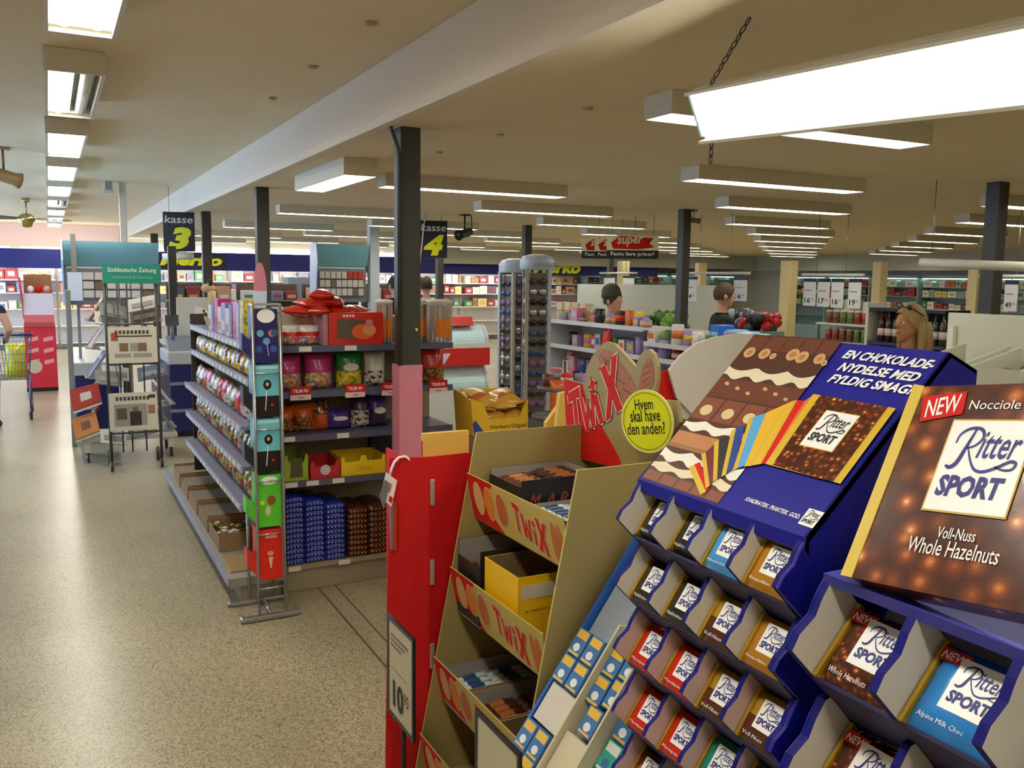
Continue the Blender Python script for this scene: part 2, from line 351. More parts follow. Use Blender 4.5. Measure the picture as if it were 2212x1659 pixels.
def spot(p, label, aim, m, s=1.0):
    t = thing('ceiling_spotlight', label, 'spotlight', p); x, y, z = p; aim = Vector(aim).normalized()
    k = MB(); k.box(x-.05*s, y-.05*s, z-.02, x+.05*s, y+.05*s, z-.001, m); k.tube([(x, y, z-.01), (x, y, z-.2*s)], .01*s, m); k.build('stem', t)
    c = Vector((x, y, z-.22*s)); MB().tube([c-aim*.12*s, c-aim*.10*s, c+aim*.08*s, c+aim*.12*s], [.03*s, .05*s, .05*s, .065*s], m, 14).build('lamp_head', t)
    MB().tube([c-aim*.11*s, c-aim*.14*s+Vector((0, 0, .06*s)), Vector((x, y, z))-aim*.12*s], .005*s, BLACK).build('cable', t)
spot(atZ(5, 318, HL), 'bronze ceiling projector half cut off beside the aisle lights', (1, .4, -.25), C('bronze_paint', 150, 124, 84, .4), 1.15)
spot(atZ(1004, 463, HC), 'black ceiling camera beside the yellow number four sign', (-1, -.5, -.25), BLACK, 1.1)
spot(atZ(1500, 453, HC), 'small grey ceiling camera beside a dark column top', (1, -.2, -.1), C('camera_grey', 120, 118, 104, .5), .55)
o = MB().box(.66, 11.95, 2.78, .74, 12.03, HL-.002, C('speaker_grey', 150, 150, 150, .5)).box(.645, 11.93, 2.76, .755, 12.05, 2.8, OFFW).build('ceiling_speaker'); tag(o, 'small grey box under the ceiling beside the aisle lights', 'speaker')
# ------------------------------------------------------------------ printed things: logo, hazelnut print, packs
def catmull(P, n=5):
    P = [Vector((*p, 0)[:3]) for p in P]; Q = [P[0]]+P+[P[-1]]; out = []
    for i in range(1, len(Q)-2):
        for k in range(n):
            t = k/n; a, b, c, d = Q[i-1], Q[i], Q[i+1], Q[i+2]
            out.append(.5*((2*b)+(c-a)*t+(2*a-5*b+4*c-d)*t*t+(3*b-a-3*c+d)*t**3))
    return out+[P[-1]]
def ribbon(P, w):
    V = []; F = []; n = len(P)
    for i, p in enumerate(P):
        d = (P[min(i+1, n-1)]-P[max(i-1, 0)]).normalized(); s = Vector((-d.y, d.x, 0)); ww = w*(.45+.55*math.sin(math.pi*i/(n-1)))
        V += [p+s*ww/2, p-s*ww/2]
    return V, [(2*i, 2*i+1, 2*i+3, 2*i+2) for i in range(n-1)]
def txtmesh(body, bold=0, shear=0, res=2):
    c = bpy.data.curves.new('l', 'FONT'); c.body = body; c.size = 1; c.offset = bold; c.shear = shear; c.resolution_u = res; c.fill_mode = 'FRONT'
    ob = bpy.data.objects.new('tmp', c); me = bpy.data.meshes.new_from_object(ob); bpy.data.objects.remove(ob); bpy.data.curves.remove(c)
    V = [v.co.copy() for v in me.vertices]; F = [list(p.vertices) for p in me.polygons]; bpy.data.meshes.remove(me)
    x0 = min(v.x for v in V); x1 = max(v.x for v in V); y0 = min(v.y for v in V); y1 = max(v.y for v in V)
    return [Vector(((v.x-x0)/(x1-x0), (v.y-y0)/(y1-y0), 0)) for v in V], F
def logo_mesh(m):
    """script name over block capitals, unit square"""
    b = MB()
    for P, w in (([(.33, .90), (.27, .68), (.22, .52), (.15, .47), (.09, .49)], .055), ([(.13, .74), (.15, .84), (.26, .91), (.40, .90), (.45, .81), (.38, .72), (.28, .69)], .04),
                 ([(.30, .70), (.38, .56), (.47, .46), (.58, .44), (.72, .49), (.86, .56), (.93, .54), (.90, .48), (.80, .47), (.70, .50)], .038)):
        V, F = ribbon(catmull(P), w); b.mesh(V, F, m)
    V, F = txtmesh('itter', .012, .28); b.mesh([Vector((.43+v.x*.50, .58+v.y*.30, 0)) for v in V], F, m)
    V, F = txtmesh('SPORT', .045, .08); b.mesh([Vector((.08+v.x*.80, .15+v.y*.24, 0)) for v in V], F, m)
    return b.data('logo_lettering')
LOGO = {}
def logo(parent, o, right, up, w, h, m=None, border=None):
    """white square panel with the logo, lower-left corner o"""
    m = m or BLUEINK; right, up = Vector(right).normalized(), Vector(up).normalized(); n = right.cross(up); o = Vector(o)
    b = MB()
    if border: b.poly([o-right*w*.02-up*h*.02, o+right*w*1.02-up*h*.02, o+right*w*1.02+up*h*1.02, o-right*w*.02+up*h*1.02], border)
    o2 = o+n*.0004
    b.poly([o2, o2+right*w, o2+right*w+up*h, o2+up*h], C('label_white', 240, 240, 238, .3)); p = b.build('logo_panel', parent)
    if m.name not in LOGO: LOGO[m.name] = logo_mesh(m)
    q = bpy.data.objects.new('lettering', LOGO[m.name]); COL.objects.link(q); q.parent = p
    q.matrix_local = Matrix.Translation(o2+n*.0005-base_of(p)) @ Matrix((right*w, up*h, n)).transposed().to_4x4()
    return p
def nutmat(name, scale):
    m = bpy.data.materials.new(name); m.use_nodes = True; N = m.node_tree.nodes; L = m.node_tree.links; b = N['Principled BSDF']; MATS[name] = m
    tc = N.new('ShaderNodeTexCoord'); v = N.new('ShaderNodeTexVoronoi'); v.inputs['Scale'].default_value = scale; v.inputs['Randomness'].default_value = .8; L.new(tc.outputs['Object'], v.inputs['Vector'])
    nz = N.new('ShaderNodeTexNoise'); nz.inputs['Scale'].default_value = scale*.35; L.new(tc.outputs['Object'], nz.inputs['Vector'])
    ad = N.new('ShaderNodeMath'); ad.operation = 'MULTIPLY_ADD'; L.new(nz.outputs[0], ad.inputs[0]); ad.inputs[1].default_value = .55; L.new(v.outputs['Distance'], ad.inputs[2])
    rp = N.new('ShaderNodeValToRGB'); e = rp.color_ramp.elements
    e[0].position = .34; e[0].color = (*srgb(246, 200, 140), 1); e[1].position = .43; e[1].color = (*srgb(192, 112, 52), 1)
    for p, c in ((.56, (128, 62, 30)), (.72, (92, 42, 24)), (.95, (70, 32, 20))): q = e.new(p); q.color = (*srgb(*c), 1)
    L.new(ad.outputs[0], rp.inputs[0]); L.new(rp.outputs[0], b.inputs['Base Color']); b.inputs['Roughness'].default_value = .22; b.inputs['Coat Weight'].default_value = .3
    return m
NUTBIG = nutmat('hazelnut_print_large', 25); NUTSM = nutmat('hazelnut_print_small', 85)
WRAP = {}
def wrapm(name, *c): return C('wrapper_'+name, *c, .2, coat=.3)
CHOCBR = wrapm('chocolate_brown', 84, 40, 26)
# kind: upper colour, lower colour, flavour line
KINDS = {'dark': (wrapm('dark', 40, 32, 26), wrapm('dark', 40, 32, 26), 'Halbbitter'), 'light blue': (wrapm('sky_blue', 70, 150, 214), wrapm('sky_blue', 70, 150, 214), 'Alpenmilch'),
         'golden brown': (wrapm('ochre', 176, 120, 26), wrapm('ochre', 176, 120, 26), 'Knusperflakes'), 'gold and brown': (GOLDFOIL, CHOCBR, 'Voll-Nuss'),
         'red': (wrapm('red', 206, 34, 16), wrapm('red', 206, 34, 16), 'Marzipan'), 'teal': (wrapm('teal', 20, 128, 112), wrapm('teal', 20, 128, 112), 'Nuss'),
         'hazelnut brown': (NUTSM, NUTSM, 'Whole Hazelnuts'), 'bright blue': (wrapm('bright_blue', 40, 130, 210), wrapm('bright_blue', 40, 130, 210), 'Alpine Milk Choc')}
def pillow(b, w, h, t, mfun, n=8, wrinkle=0.0):
    V = []; F = []; Ms = []
    for j in range(n+1):
        for i in range(n+1):
            u, v = 2*i/n-1, 2*j/n-1
            V.append((u*w/2, v*h/2, t*(1-abs(u)**6)*(1-abs(v)**6)+random.uniform(-wrinkle, wrinkle)*(abs(u) < .99 and abs(v) < .99)))
    o = len(V); V += [(x, y, 0) for x, y in ((-w/2, -h/2), (w/2, -h/2), (w/2, h/2), (-w/2, h/2))]
    for j in range(n):
        for i in range(n):
            F.append((j*(n+1)+i, j*(n+1)+i+1, (j+1)*(n+1)+i+1, (j+1)*(n+1)+i)); Ms.append(mfun(i/n, j/n))
    F.append((o+3, o+2, o+1, o)); Ms.append(mfun(0, 0))
    b.mesh(V, F, Ms, True)
PROTO = {}
def choc_pack(kind, s, new=False):
    """square pack in local axes: x right, y up, z out of the front; origin at its centre back"""
    k = (kind, s, new)
    if k in PROTO: return PROTO[k], False
    up, lo, fl = KINDS[kind]
    t = thing('chocolate_pack', 'x', 'chocolate', (0, 0, 0)); th = .014*s/.09
    b = MB(); pillow(b, s, s*.97, th, lambda u, v: up if v > (.42 if up != lo else -1) else lo, 10, .0007*s/.09); b.build('wrapper', t)
    for q in (-1, 1): f = MB(); f.slab([(q*s/2, -s*.485, .001), (q*(s/2+.007), -s*.485, .003), (q*(s/2+.007), s*.485, .003), (q*s/2, s*.485, .001)], (0, 0, .003), GOLDFOIL); f.build('foil_fin', t)
    g = MB(); g.box(-s/2, -s*.485, -.001, -s/2+.006, s*.485, th*.75, GOLDFOIL); g.build('foil_edge', t)
    logo(t, (-s*.20, -s*.20, th+.0006), (1, 0, 0), (0, 1, 0), s*.54, s*.56)
    text(fl, t, PAPER, (-s*.34, -s*.38, th+.0008), (1, 0, 0), (0, 1, 0), width=s*.5, height=s*.07, res=1)
    if new:
        n = MB(); n.poly([(-s*.44, s*.26, th+.0008), (-s*.12, s*.26, th+.0008), (-s*.12, s*.40, th+.0008), (-s*.44, s*.40, th+.0008)], RED); p = n.build('new_flash', t)
        text('NEW', p, PAPER, (-s*.42, s*.28, th+.0014), (1, 0, 0), (0, 1, 0), width=s*.27, height=s*.09, bold=.02, shear=.2, res=1)
    PROTO[k] = t; return t, True
def place(proto_first, M, label, group):
    t, first = proto_first
    if first: t.matrix_world = M; t['label'] = label; t['group'] = group; return t
    return dup(t, M, label, group)

# ------------------------------------------------------------------ blue chocolate display (faces the aisle, -x)
ULS = C('display_blue_in_shade', 46, 42, 84, .6); NAVY = C('divider_edge_navy', 14, 14, 108, .6, spec=.2)  # ULS: shade under the trays put into a darker display blue
DV = [(0, 0), (.010, .017), (.032, .033), (.041, .052), (.055, .072), (.062, .074), (.085, .050), (.13, .0), (.13, -.085), (.085, -.086), (.036, -.037)]
def compartments(root, tipx, tipz, pitch, nrow, ydiv, k, pinkfrom=99):
    for r in range(nrow):
        z = tipz-pitch*r; G = GREYCARD if r < pinkfrom else C('pink_tinged_card', 196, 168, 164, .8)
        for i, y in enumerate(ydiv):
            MB().slab([(tipx+a*k, y, z+c*k) for a, c in DV], (0, .010*k, 0), G, NAVY).build('divider', root)
        MB().slab([(tipx+.034*k, ydiv[0]+.007*k, z-.038*k), (tipx+.10*k, ydiv[0]+.007*k, z-.104*k), (tipx+.102*k, ydiv[0]+.007*k, z-.100*k), (tipx+.036*k, ydiv[0]+.007*k, z-.034*k)], (0, ydiv[-1]-ydiv[0]-.007*k, 0), ULS).build('tray_floor', root)
        u = Vector((.62, 0, .785)); a = Vector((tipx+.088*k, ydiv[0]+.007*k, z-.055*k)); bq = a+u*.15*k
        MB().slab([a, bq, bq+Vector((.004, 0, -.003)), a+Vector((.004, 0, -.003))], (0, ydiv[-1]-ydiv[0]-.007*k, 0), GREYCARD).build('tray_back', root)
YN, YFR, TX, TZ, PT = .962, 1.385, .966, 1.333, .1325
dsp = thing('chocolate_display', 'royal blue chocolate display rack with slanted picture header', 'display rack', (1.2, 1.17, 0))
cw = (YFR-YN)/4
compartments(dsp, TX, TZ, PT, 6, [YN+cw*i for i in range(5)], 1.0, 2)
pts = [(1.017, 1.407), (1.325, 1.685), (1.40, 1.652), (1.40, 0), (TX+.06, 0)]
fr = []
for r in range(6):
    z = TZ-PT*r
    fr += [(TX+a, z+c) for a, c in DV[4::-1]]+[(TX+.036, z-.037), (TX+.066, z-.066)]
poly = pts[:4]+[(TX+.08, 0.0)]+[(TX+.08, fr[-1][1])]+fr[::-1]
MB().slab([(x, YN-.006, z) for x, z in poly], (0, .005, 0), RBLUE).build('side_panel', dsp)
MB().slab([(x, YFR+.007, z) for x, z in [(1.017, 1.407), (1.325, 1.685), (1.40, 1.652), (1.40, 0), (TX+.08, 0), (TX+.08, .6), (TX+.08, 1.3)]], (0, .004, 0), RBLUE).build('side_panel', dsp)
MB().box(TX+.08, YN, 0.004, TX+.09, YFR, TZ-PT*6+.05, RBLUE).build('base_panel', dsp)
MB().box(1.385, YN, 0.004, 1.395, YFR, 1.64, RBLUE).build('back_panel', dsp)
HS = Vector((.737, 0, .676)).normalized(); HN = Vector((-.676, 0, .737)).normalized(); HP = Vector((1.017, 0, 1.407))
hd = MB(); hd.slab([(1.017, YN-.006, 1.407), (1.325, YN-.006, 1.685), (1.332, YN-.006, 1.678), (1.024, YN-.006, 1.398)], (0, YFR-YN+.017, 0), RBLUE)
hd.slab([(1.017, YN-.006, 1.407), (1.024, YN-.006, 1.398), (1.026, YN-.006, 1.378), (1.017, YN-.006, 1.385)], (0, YFR-YN+.017, 0), RBLUE)
hd.slab([(1.325, YN-.006, 1.685), (1.40, YN-.006, 1.652), (1.40, YN-.006, 1.645), (1.33, YN-.006, 1.676)], (0, YFR-YN+.017, 0), RBLUE)
header = hd.build('header', dsp)
def hp(px, py, e): return atP(px, py, HP+HN*e, HN)
CHB = [C('choc_print_a', 78, 44, 32, .4), C('choc_print_b', 104, 56, 40, .4), C('choc_print_c', 128, 70, 50, .4)]; NUTP = C('nut_print', 196, 156, 104, .5); CRM = C('cream_print', 216, 206, 176, .5); CAR = C('caramel_print', 178, 120, 76, .5)
def band(s, t):
    a = Vector((1630+(1383-1630)*t, 722+(1034-722)*t)); b = Vector((1822+(1548-1822)*t, 734+(1092-734)*t)); p = a+(b-a)*s; return p.x, p.y
pic = MB()
def q4(s0, s1, t0, t1, m, e):
    n = 4; pic.poly([hp(*band(s0+(s1-s0)*i/n, t0), e) for i in range(n+1)]+[hp(*band(s1-(s1-s0)*i/n, t1), e) for i in range(n+1)], m)
def wav(t0, t1, m, e, ph=0, amp=.03):
    n = 24; pic.poly([hp(*band(i/n, t0+amp*abs(math.sin(i/n*9+ph))), e) for i in range(n+1)]+[hp(*band(1-i/n, t1+amp*.5*math.sin(i)), e) for i in range(n+1)], m)
def oval(s, t, a, b, m, e, rot=0.):
    c = Vector(band(s, t)); pic.poly([hp(c.x+a*math.cos(q)*math.cos(rot)-b*math.sin(q)*math.sin(rot), c.y+a*math.cos(q)*math.sin(rot)+b*math.sin(q)*math.cos(rot), e) for q in (2*math.pi*i/16 for i in range(16))], m)
q4(0, 1, 0, .99, CHB[0], .0005)
for i in range(5): q4(i*.2+.01, i*.2+.19, .01, .10, CHB[1], .0008)
for i, (s, t) in enumerate([(.1, .12), (.27, .12), (.38, .13), (.58, .11), (.70, .12), (.9, .12), (.98, .14)]): oval(s, t, (15, 15, 9, 17, 17, 15, 8)[i], (9, 9, 5, 10, 10, 9, 6)[i], NUTP, .0012, -.6); oval(s, t, (8, 8, 4, 9, 9, 8, 4)[i], (4, 4, 2, 5, 5, 4, 3)[i], C('nut_core', 168, 118, 74, .5), .0015, -.6)
wav(.21, .285, CRM, .001, .3, .03); q4(0, 1, .30, .42, CHB[1], .0008)
for i in range(6): oval(.12+.15*i, .33+.02*(i % 3), 5, 4, NUTP, .0012); 
for i in range(4): q4(i*.25+.01, i*.25+.24, .43, .57, CHB[2], .0008); oval(i*.26+.12, .51, 15, 10, C('almond_print', 206, 186, 140, .5), .0012, -.5)
wav(.575, .64, C('white_filling', 226, 222, 210, .5), .001, 1.2, .025); q4(0, .95, .66, .74, CAR, .0008); q4(0, .95, .74, .765, C('wafer_print', 150, 100, 60, .6), .001)
wav(.77, .845, C('white_filling', 226, 222, 210, .5), .001, .2, .03); wav(.86, .915, CRM, .001, 2, .02)
for i in range(5): q4(i*.2+.01, i*.2+.19, .93, .985, CHB[2], .0008)
pic.build('chocolate_picture', header)
fan_ = MB(); GP = C('print_gold_edge', 206, 174, 46, .4)
fl = [([(1488, 1010), (1500, 1003), (1525, 1062), (1513, 1069)], GP), ([(1500, 1003), (1512, 998), (1530, 1058), (1525, 1062)], RED), ([(1515, 980), (1524, 977), (1533, 1050), (1524, 1054)], GP), ([(1524, 977), (1542, 960), (1541, 1040), (1533, 1050)], C('maroon_print', 110, 26, 40, .4)),
      ([(1543, 955), (1553, 950), (1549, 1035), (1540, 1040)], GP), ([(1553, 950), (1576, 940), (1563, 1030), (1549, 1035)], C('black_print', 40, 38, 40, .4)), ([(1580, 930), (1590, 925), (1568, 1025), (1558, 1030)], GP), ([(1590, 925), (1610, 917), (1585, 1012), (1568, 1025)], C('navy_print', 30, 60, 140, .4)),
      ([(1618, 905), (1628, 900), (1592, 1012), (1582, 1018)], GP), ([(1628, 900), (1655, 892), (1610, 1005), (1592, 1012)], C('sky_print', 80, 160, 214, .4)), ([(1655, 892), (1712, 866), (1640, 1003), (1608, 1008)], C('yellow_print', 220, 174, 40, .4)), ([(1688, 884), (1696, 880), (1624, 1006), (1618, 1007)], GP),
      ([(1712, 866), (1722, 864), (1645, 1002), (1638, 1003)], GP), ([(1722, 864), (1738, 866), (1655, 1000), (1643, 1003)], RED), ([(1738, 866), (1757, 853), (1665, 1000), (1655, 1000)], C('orange_print', 214, 110, 40, .4))]
for i, (P, mm) in enumerate(fl): fan_.poly([hp(x, y, .0022+.00005*i) for x, y in P], mm)
fan_.build('pack_fan_picture', header)
mp = MB(); mp.poly([hp(x, y, .0034) for x, y in [(1757, 851), (1935, 882), (1815, 1045), (1653, 1002)]], GP); mp.poly([hp(x, y, .0037) for x, y in [(1772, 853), (1918, 879), (1799, 1041), (1668, 1004)]], NUTSM); mp.build('pack_picture', header)
def quadframe(P, fn, e):
    a, b, c, d = [fn(*p, e) for p in P]; return a, b, c, d      # upper-left, upper-right, lower-right, lower-left
a, b, c, d = quadframe([(1787, 887), (1855, 902), (1795, 978), (1728, 960)], hp, .0042)
logo(dsp, d, (0, -1, 0), HS, (c-d).length*1.0, (a-d).length, C('logo_black', 20, 20, 40, .5), GP)
def htext(body, ll, lr, h, bold=.032, shear=.25, m=PAPER):
    p, q = hp(*ll, .0008), hp(*lr, .0008); text(body, header, m, p, q-p, HS, width=(q-p).length, height=h, bold=bold, shear=shear)
htext('EN CHOKOLADE-', (1817, 773), (2009, 800), .0215); htext('NYDELSE MED', (1806, 800), (1976, 827), .0215); htext('FYLDIG SMAG!', (1785, 825), (1964, 854), .0215)
htext('KVADRATISK. PRAKTISK. GOD.', (1608, 1081), (1723, 1122), .0085, .02)
htext('Voll-Nuss', (1728, 992), (1762, 1000), .007, 0, .1); htext('Whole Hazelnuts', (1700, 1001), (1776, 1016), .008, 0, .1)
a, b, c, d = quadframe([(1745, 1096), (1778, 1104), (1756, 1141), (1723, 1131)], hp, .0008); logo(header, d, (0, -1, 0), HS, (c-d).length, (a-d).length*.98, C('logo_black', 20, 20, 40, .5))
U = Vector((.58, 0, .815)).normalized(); NN = Vector((-U.z, 0, U.x))
lay = [['dark', 'dark', 'light blue', 'golden brown'], ['dark', 'dark', 'gold and brown', 'golden brown'], ['red', 'red', 'gold and brown', 'gold and brown'], ['red', 'red', 'teal', 'teal'], ['hazelnut brown', 'teal', 'teal', 'hazelnut brown']]
for r, row in enumerate(lay):
    for c, kd in enumerate(row):
        yc = YFR-cw*(c+.5)+.005; low = Vector((TX+.022, yc, TZ-PT*r-.026)); dz = .0
        if (r, c) in ((0, 0), (0, 1)): low = low+U*.004-NN*.012
        ctr = low+U*.045-NN*.014
        place(choc_pack(kd, .091), frame(ctr, (0, -1, 0), U, NN), '%s square chocolate pack, compartment %s of the %s row on the blue rack' % (kd, ('one', 'two', 'three', 'four')[c], ORD[r]), 'square chocolate packs in the blue rack')
# second red pack standing behind in the third row
place(choc_pack('red', .088), frame(Vector((TX+.022, YFR-cw*.5, TZ-PT*2-.016))+U*.082-NN*.034, (0, -1, 0), U, NN), 'red chocolate pack peeping over another in the third rack row', 'square chocolate packs in the blue rack')

# larger unit nearest the camera
big = thing('large_pack_display', 'blue rack of large chocolate packs nearest the camera', 'display rack', (1.2, .70, 0))
bx, bz, K = .935, 1.265, 1.36; yd = [.449, .597, .745, .893]
compartments(big, bx, bz, .19, 4, yd, K)
fr = []
for r in range(4):
    z = bz-.19*r; fr += [(bx+a*K, z+c*K) for a, c in DV[4::-1]]+[(bx+.049, z-.050), (bx+.09, z-.092)]
MB().slab([(x, .897+.007, z) for x, z in [(1.03, 1.352), (1.40, 1.352), (1.40, 0), (bx+.12, 0), (bx+.12, fr[-1][1])]+fr[::-1]], (0, .005, 0), RBLUE).build('side_panel', big)
MB().box(bx+.12, .449, .004, bx+.13, .90, bz-.19*4+.06, RBLUE).build('base_panel', big)
MB().box(1.38, .449, .004, 1.39, .90, 1.35, RBLUE).build('back_panel', big)
MB().slab([(1.006, .44, 1.352), (1.40, .44, 1.352), (1.40, .44, 1.370), (1.000, .44, 1.370)], (0, .463, 0), C('board_blue_lit', 66, 68, 170, .5)).build('top_board', big)  # lighter copy of the display blue: light from above put into the colour
UB = Vector((.68, 0, .73)).normalized(); NB = Vector((-UB.z, 0, UB.x))
lay2 = [['hazelnut brown', 'bright blue', 'hazelnut brown'], ['hazelnut brown', 'hazelnut brown', 'bright blue'], ['bright blue', 'hazelnut brown', 'hazelnut brown']]
for r, row in enumerate(lay2):
    for c, kd in enumerate(row):
        if c == 2 and r < 2: continue
        yc = .893-.148*(c+.5)+.004; low = Vector((bx+.038, yc, bz-.19*r-.042))
        place(choc_pack(kd, .132, True), frame(low+UB*.066-NB*.016, (0, -1, 0), UB, NB), 'large %s chocolate pack, %s place in the %s row of the near rack' % (kd, ORD[c], ORD[r]), 'large chocolate packs in the near rack')
# giant pack leaning on top
Rt = Vector((-.013, -.99, .142)).normalized(); GS = Vector((.551, .111, .827)); GS = (GS-Rt*GS.dot(Rt)).normalized(); GN = Rt.cross(GS); gp0 = Vector((.991, .845, 1.383)); gw, gh = .316, .316
g = thing('giant_chocolate_pack', 'giant hazelnut chocolate pack with NEW flash leaning on the near rack', 'chocolate', gp0)
b = MB(); ctr = gp0+Rt*gw/2+GS*gh/2-GN*.022
b.obox(ctr, Rt*gw/2, GS*gh/2, GN*.0215, NUTBIG); b.build('box', g)
MB().slab([gp0-Rt*.018+GN*.001, gp0+Rt*.002+GN*.001, gp0+GS*gh+Rt*.002+GN*.001, gp0+GS*(gh+.004)-Rt*.018+GN*.001], -GN*.004, C('gold_fin_print', 206, 178, 60, .35)).build('gold_fin', g)
def gpt(px, py, e=.001): return atP(px, py, gp0+GN*e, GN)
a, b2, c2, d = gpt(2059, 909, .0012), None, gpt(2168, 1123, .0012), gpt(1993, 1098, .0012)
logo(g, d, Rt, GS, (c2-d).length, (a-d).length*1.0, BLUEINK, C('gold_line', 196, 160, 60, .4))
nf = MB(); P = [gpt(*p, .0012) for p in [(1995, 857), (2090, 845), (2079, 894), (1987, 911)]]; nf.poly(P, RED); nfo = nf.build('new_flash', g)
text('NEW', nfo, PAPER, gpt(1996, 902, .002), gpt(2073, 889, .002)-gpt(1996, 902, .002), P[0]-P[3], width=(gpt(2073, 889)-gpt(1996, 902)).length, height=.030, bold=.01, shear=.15)
text('Nocciole Intere', g, PAPER, gpt(2092, 884), Rt, GS, height=.0145)
MB().slab([gp0+Rt*.25-GN*.02, gp0+Rt*.27-GN*.02, (gp0+Rt*.27-GN*.02)*1.0-Vector((0, 0, .046)), gp0+Rt*.25-GN*.02-Vector((0, 0, .043))], -GN*.01, CARD).build('prop', g)
for s_, l, r_, h in (('Voll-Nuss', (2021, 1161), (2104, 1171), .0165), ('Whole Hazelnuts', (1956, 1189), (2153, 1221), .0225)):
    p, q = gpt(*l), gpt(*r_); text(s_, g, PAPER, p, q-p, GS, width=(q-p).length, height=h, bold=.004)
# ------------------------------------------------------------------ chewing gum display between the racks
GUMB = C('gum_blue', 36, 96, 176, .3); gx = [(1.372, 1.112), (.97, .558)]
gs = Vector((gx[1][0]-gx[0][0], 0, gx[1][1]-gx[0][1])); gl_ = gs.length; gs.normalize(); gn = Vector((gs.z, 0, -gs.x))
if gn.z < 0: gn = -gn
gum = thing('gum_display', 'slanted counter rack with blue side boards for chewing gum', 'display rack', (1.15, 1.64, 0))
MB().slab([(1.372, 1.432, 1.112), (.97, 1.432, .558), (.97, 1.432, .004), (1.372, 1.432, .004)], (0, .42, 0), C('gum_rack_grey', 150, 160, 172, .6)).build('body', gum)
for y in (1.856, 1.420):
    e = gn*.02; MB().slab([Vector((1.40, y, 1.15))+e, Vector((.96, y, .544))+e, Vector((.96, y, .004)), Vector((1.40, y, .004))], (0, .010, 0), GUMB).build('side_board', gum)
def gpos(y, t, h=0): return Vector((gx[0][0], y, gx[0][1]))+gs*(t*gl_)+gn*h
for y, h in ((1.70, .05), (1.565, .07)):
    MB().slab([gpos(y, .30, 0), gpos(y, .99, 0), gpos(y, .99, h), gpos(y, .33, h)], (0, .006, 0), CREAM).build('lane_divider', gum)
MB().slab([gpos(1.71, .63, .004), gpos(1.852, .63, .004), gpos(1.852, .78, .004), gpos(1.71, .78, .004)], gn*.012, GREYCARD).build('lane_card', gum)
MB().slab([gpos(1.575, .73, .004), gpos(1.695, .73, .004), gpos(1.695, .99, .004), gpos(1.575, .99, .004)], gn*.03, CREAM).build('lane_card', gum)
GW = C('gum_white', 228, 232, 236, .2); GY = C('gum_yellow', 226, 184, 70, .25); GT = C('gum_teal', 60, 168, 148, .2); GG = C('gum_green', 110, 196, 70, .25); GBL = C('gum_foil_blue', 70, 120, 176, .2, coat=.3)
def gum_pack(y, t, kind, label, lift=0.012):
    base, sq, dot = {'b': (GBL, GY, GW), 't': (GT, GW, GBL), 'g': (GG, GW, GT), 'w': (GW, GT, GBL)}[kind]
    o = gpos(y, t, lift); tt = thing('gum_pack', label, 'chewing gum', o, 'small gum packs in the slanted rack')
    Y = Vector((0, 1, 0)); b = MB(); b.obox(o+gn*.010, Y*.027, gs*.036, gn*.009, base); b.build('wrapper', tt)
    b = MB(); p = o+gn*.0195; b.poly([p-Y*.022-gs*.032, p+Y*.022-gs*.032, p+Y*.022-gs*.010, p-Y*.022-gs*.010], sq); b.disc(p+gs*.014, Y*.013, gs*.011, dot, 12)
    b.poly([p-Y*.022+gs*.027, p+Y*.022+gs*.027, p+Y*.022+gs*.033, p-Y*.022+gs*.033], sq); b.build('print', tt)
n = 0
for i, (y, t, k) in enumerate([(1.825, .46, 'b'), (1.765, .46, 'b'), (1.825, .57, 'b'), (1.765, .57, 'b'), (1.825, .84, 'b'), (1.765, .84, 'b'), (1.825, .945, 'b'), (1.765, .945, 'b'),
                               (1.675, .45, 'b'), (1.615, .43, 'b'), (1.675, .56, 'b'), (1.615, .54, 'b'), (1.645, .66, 'b'),
                               (1.535, .60, 'b'), (1.475, .60, 'w'), (1.535, .71, 't'), (1.475, .71, 't'), (1.535, .82, 't'), (1.475, .82, 'w'), (1.535, .93, 'g'), (1.475, .93, 't')]):
    nm = {'b': 'blue and yellow', 't': 'teal', 'g': 'green', 'w': 'white'}[k]
    lane = 'lane by the golden rack' if y > 1.7 else ('middle lane' if y > 1.57 else 'lane by the blue rack')
    gum_pack(y, t, k, '%s gum pack, slot %s, %s side of the %s' % (nm, ('four', 'five', 'six', 'seven', 'eight', 'nine')[min(5, int(t*10+.01)-4)], 'far' if y in (1.825, 1.675, 1.535) else 'near', lane))

# ------------------------------------------------------------------ golden candy bar display
Y0, Y1 = 1.90, 2.505
tw = thing('candy_bar_display', 'golden cardboard candy bar display with four trays and red header', 'display rack', (1.3, 2.2, 0))
GIN = C('gold_card_inside', 150, 132, 76, .6)
def px_(z): return 1.19-(1.307-z)*.1915
side = [(1.19, 1.307), (1.62, 1.307), (1.62, .002), (px_(0), .002)]
MB().slab([(x, Y0-.004, z) for x, z in side], (0, .006, 0), GOLDB, C('gold_card_edge', 196, 176, 96, .5)).build('side_panel', tw)
MB().slab([(x, Y1, z) for x, z in side], (0, .006, 0), GOLDB, C('gold_card_edge', 196, 176, 96, .5)).build('side_panel', tw)
MB().box(1.612, Y0, .01, 1.62, Y1, 1.40, GOLDB).build('back_panel', tw)
MB().box(1.30, Y0-.0055, .62, 1.61, Y0-.004, .623, C('gold_seam', 110, 94, 50, .6)).build('panel_seam', tw)

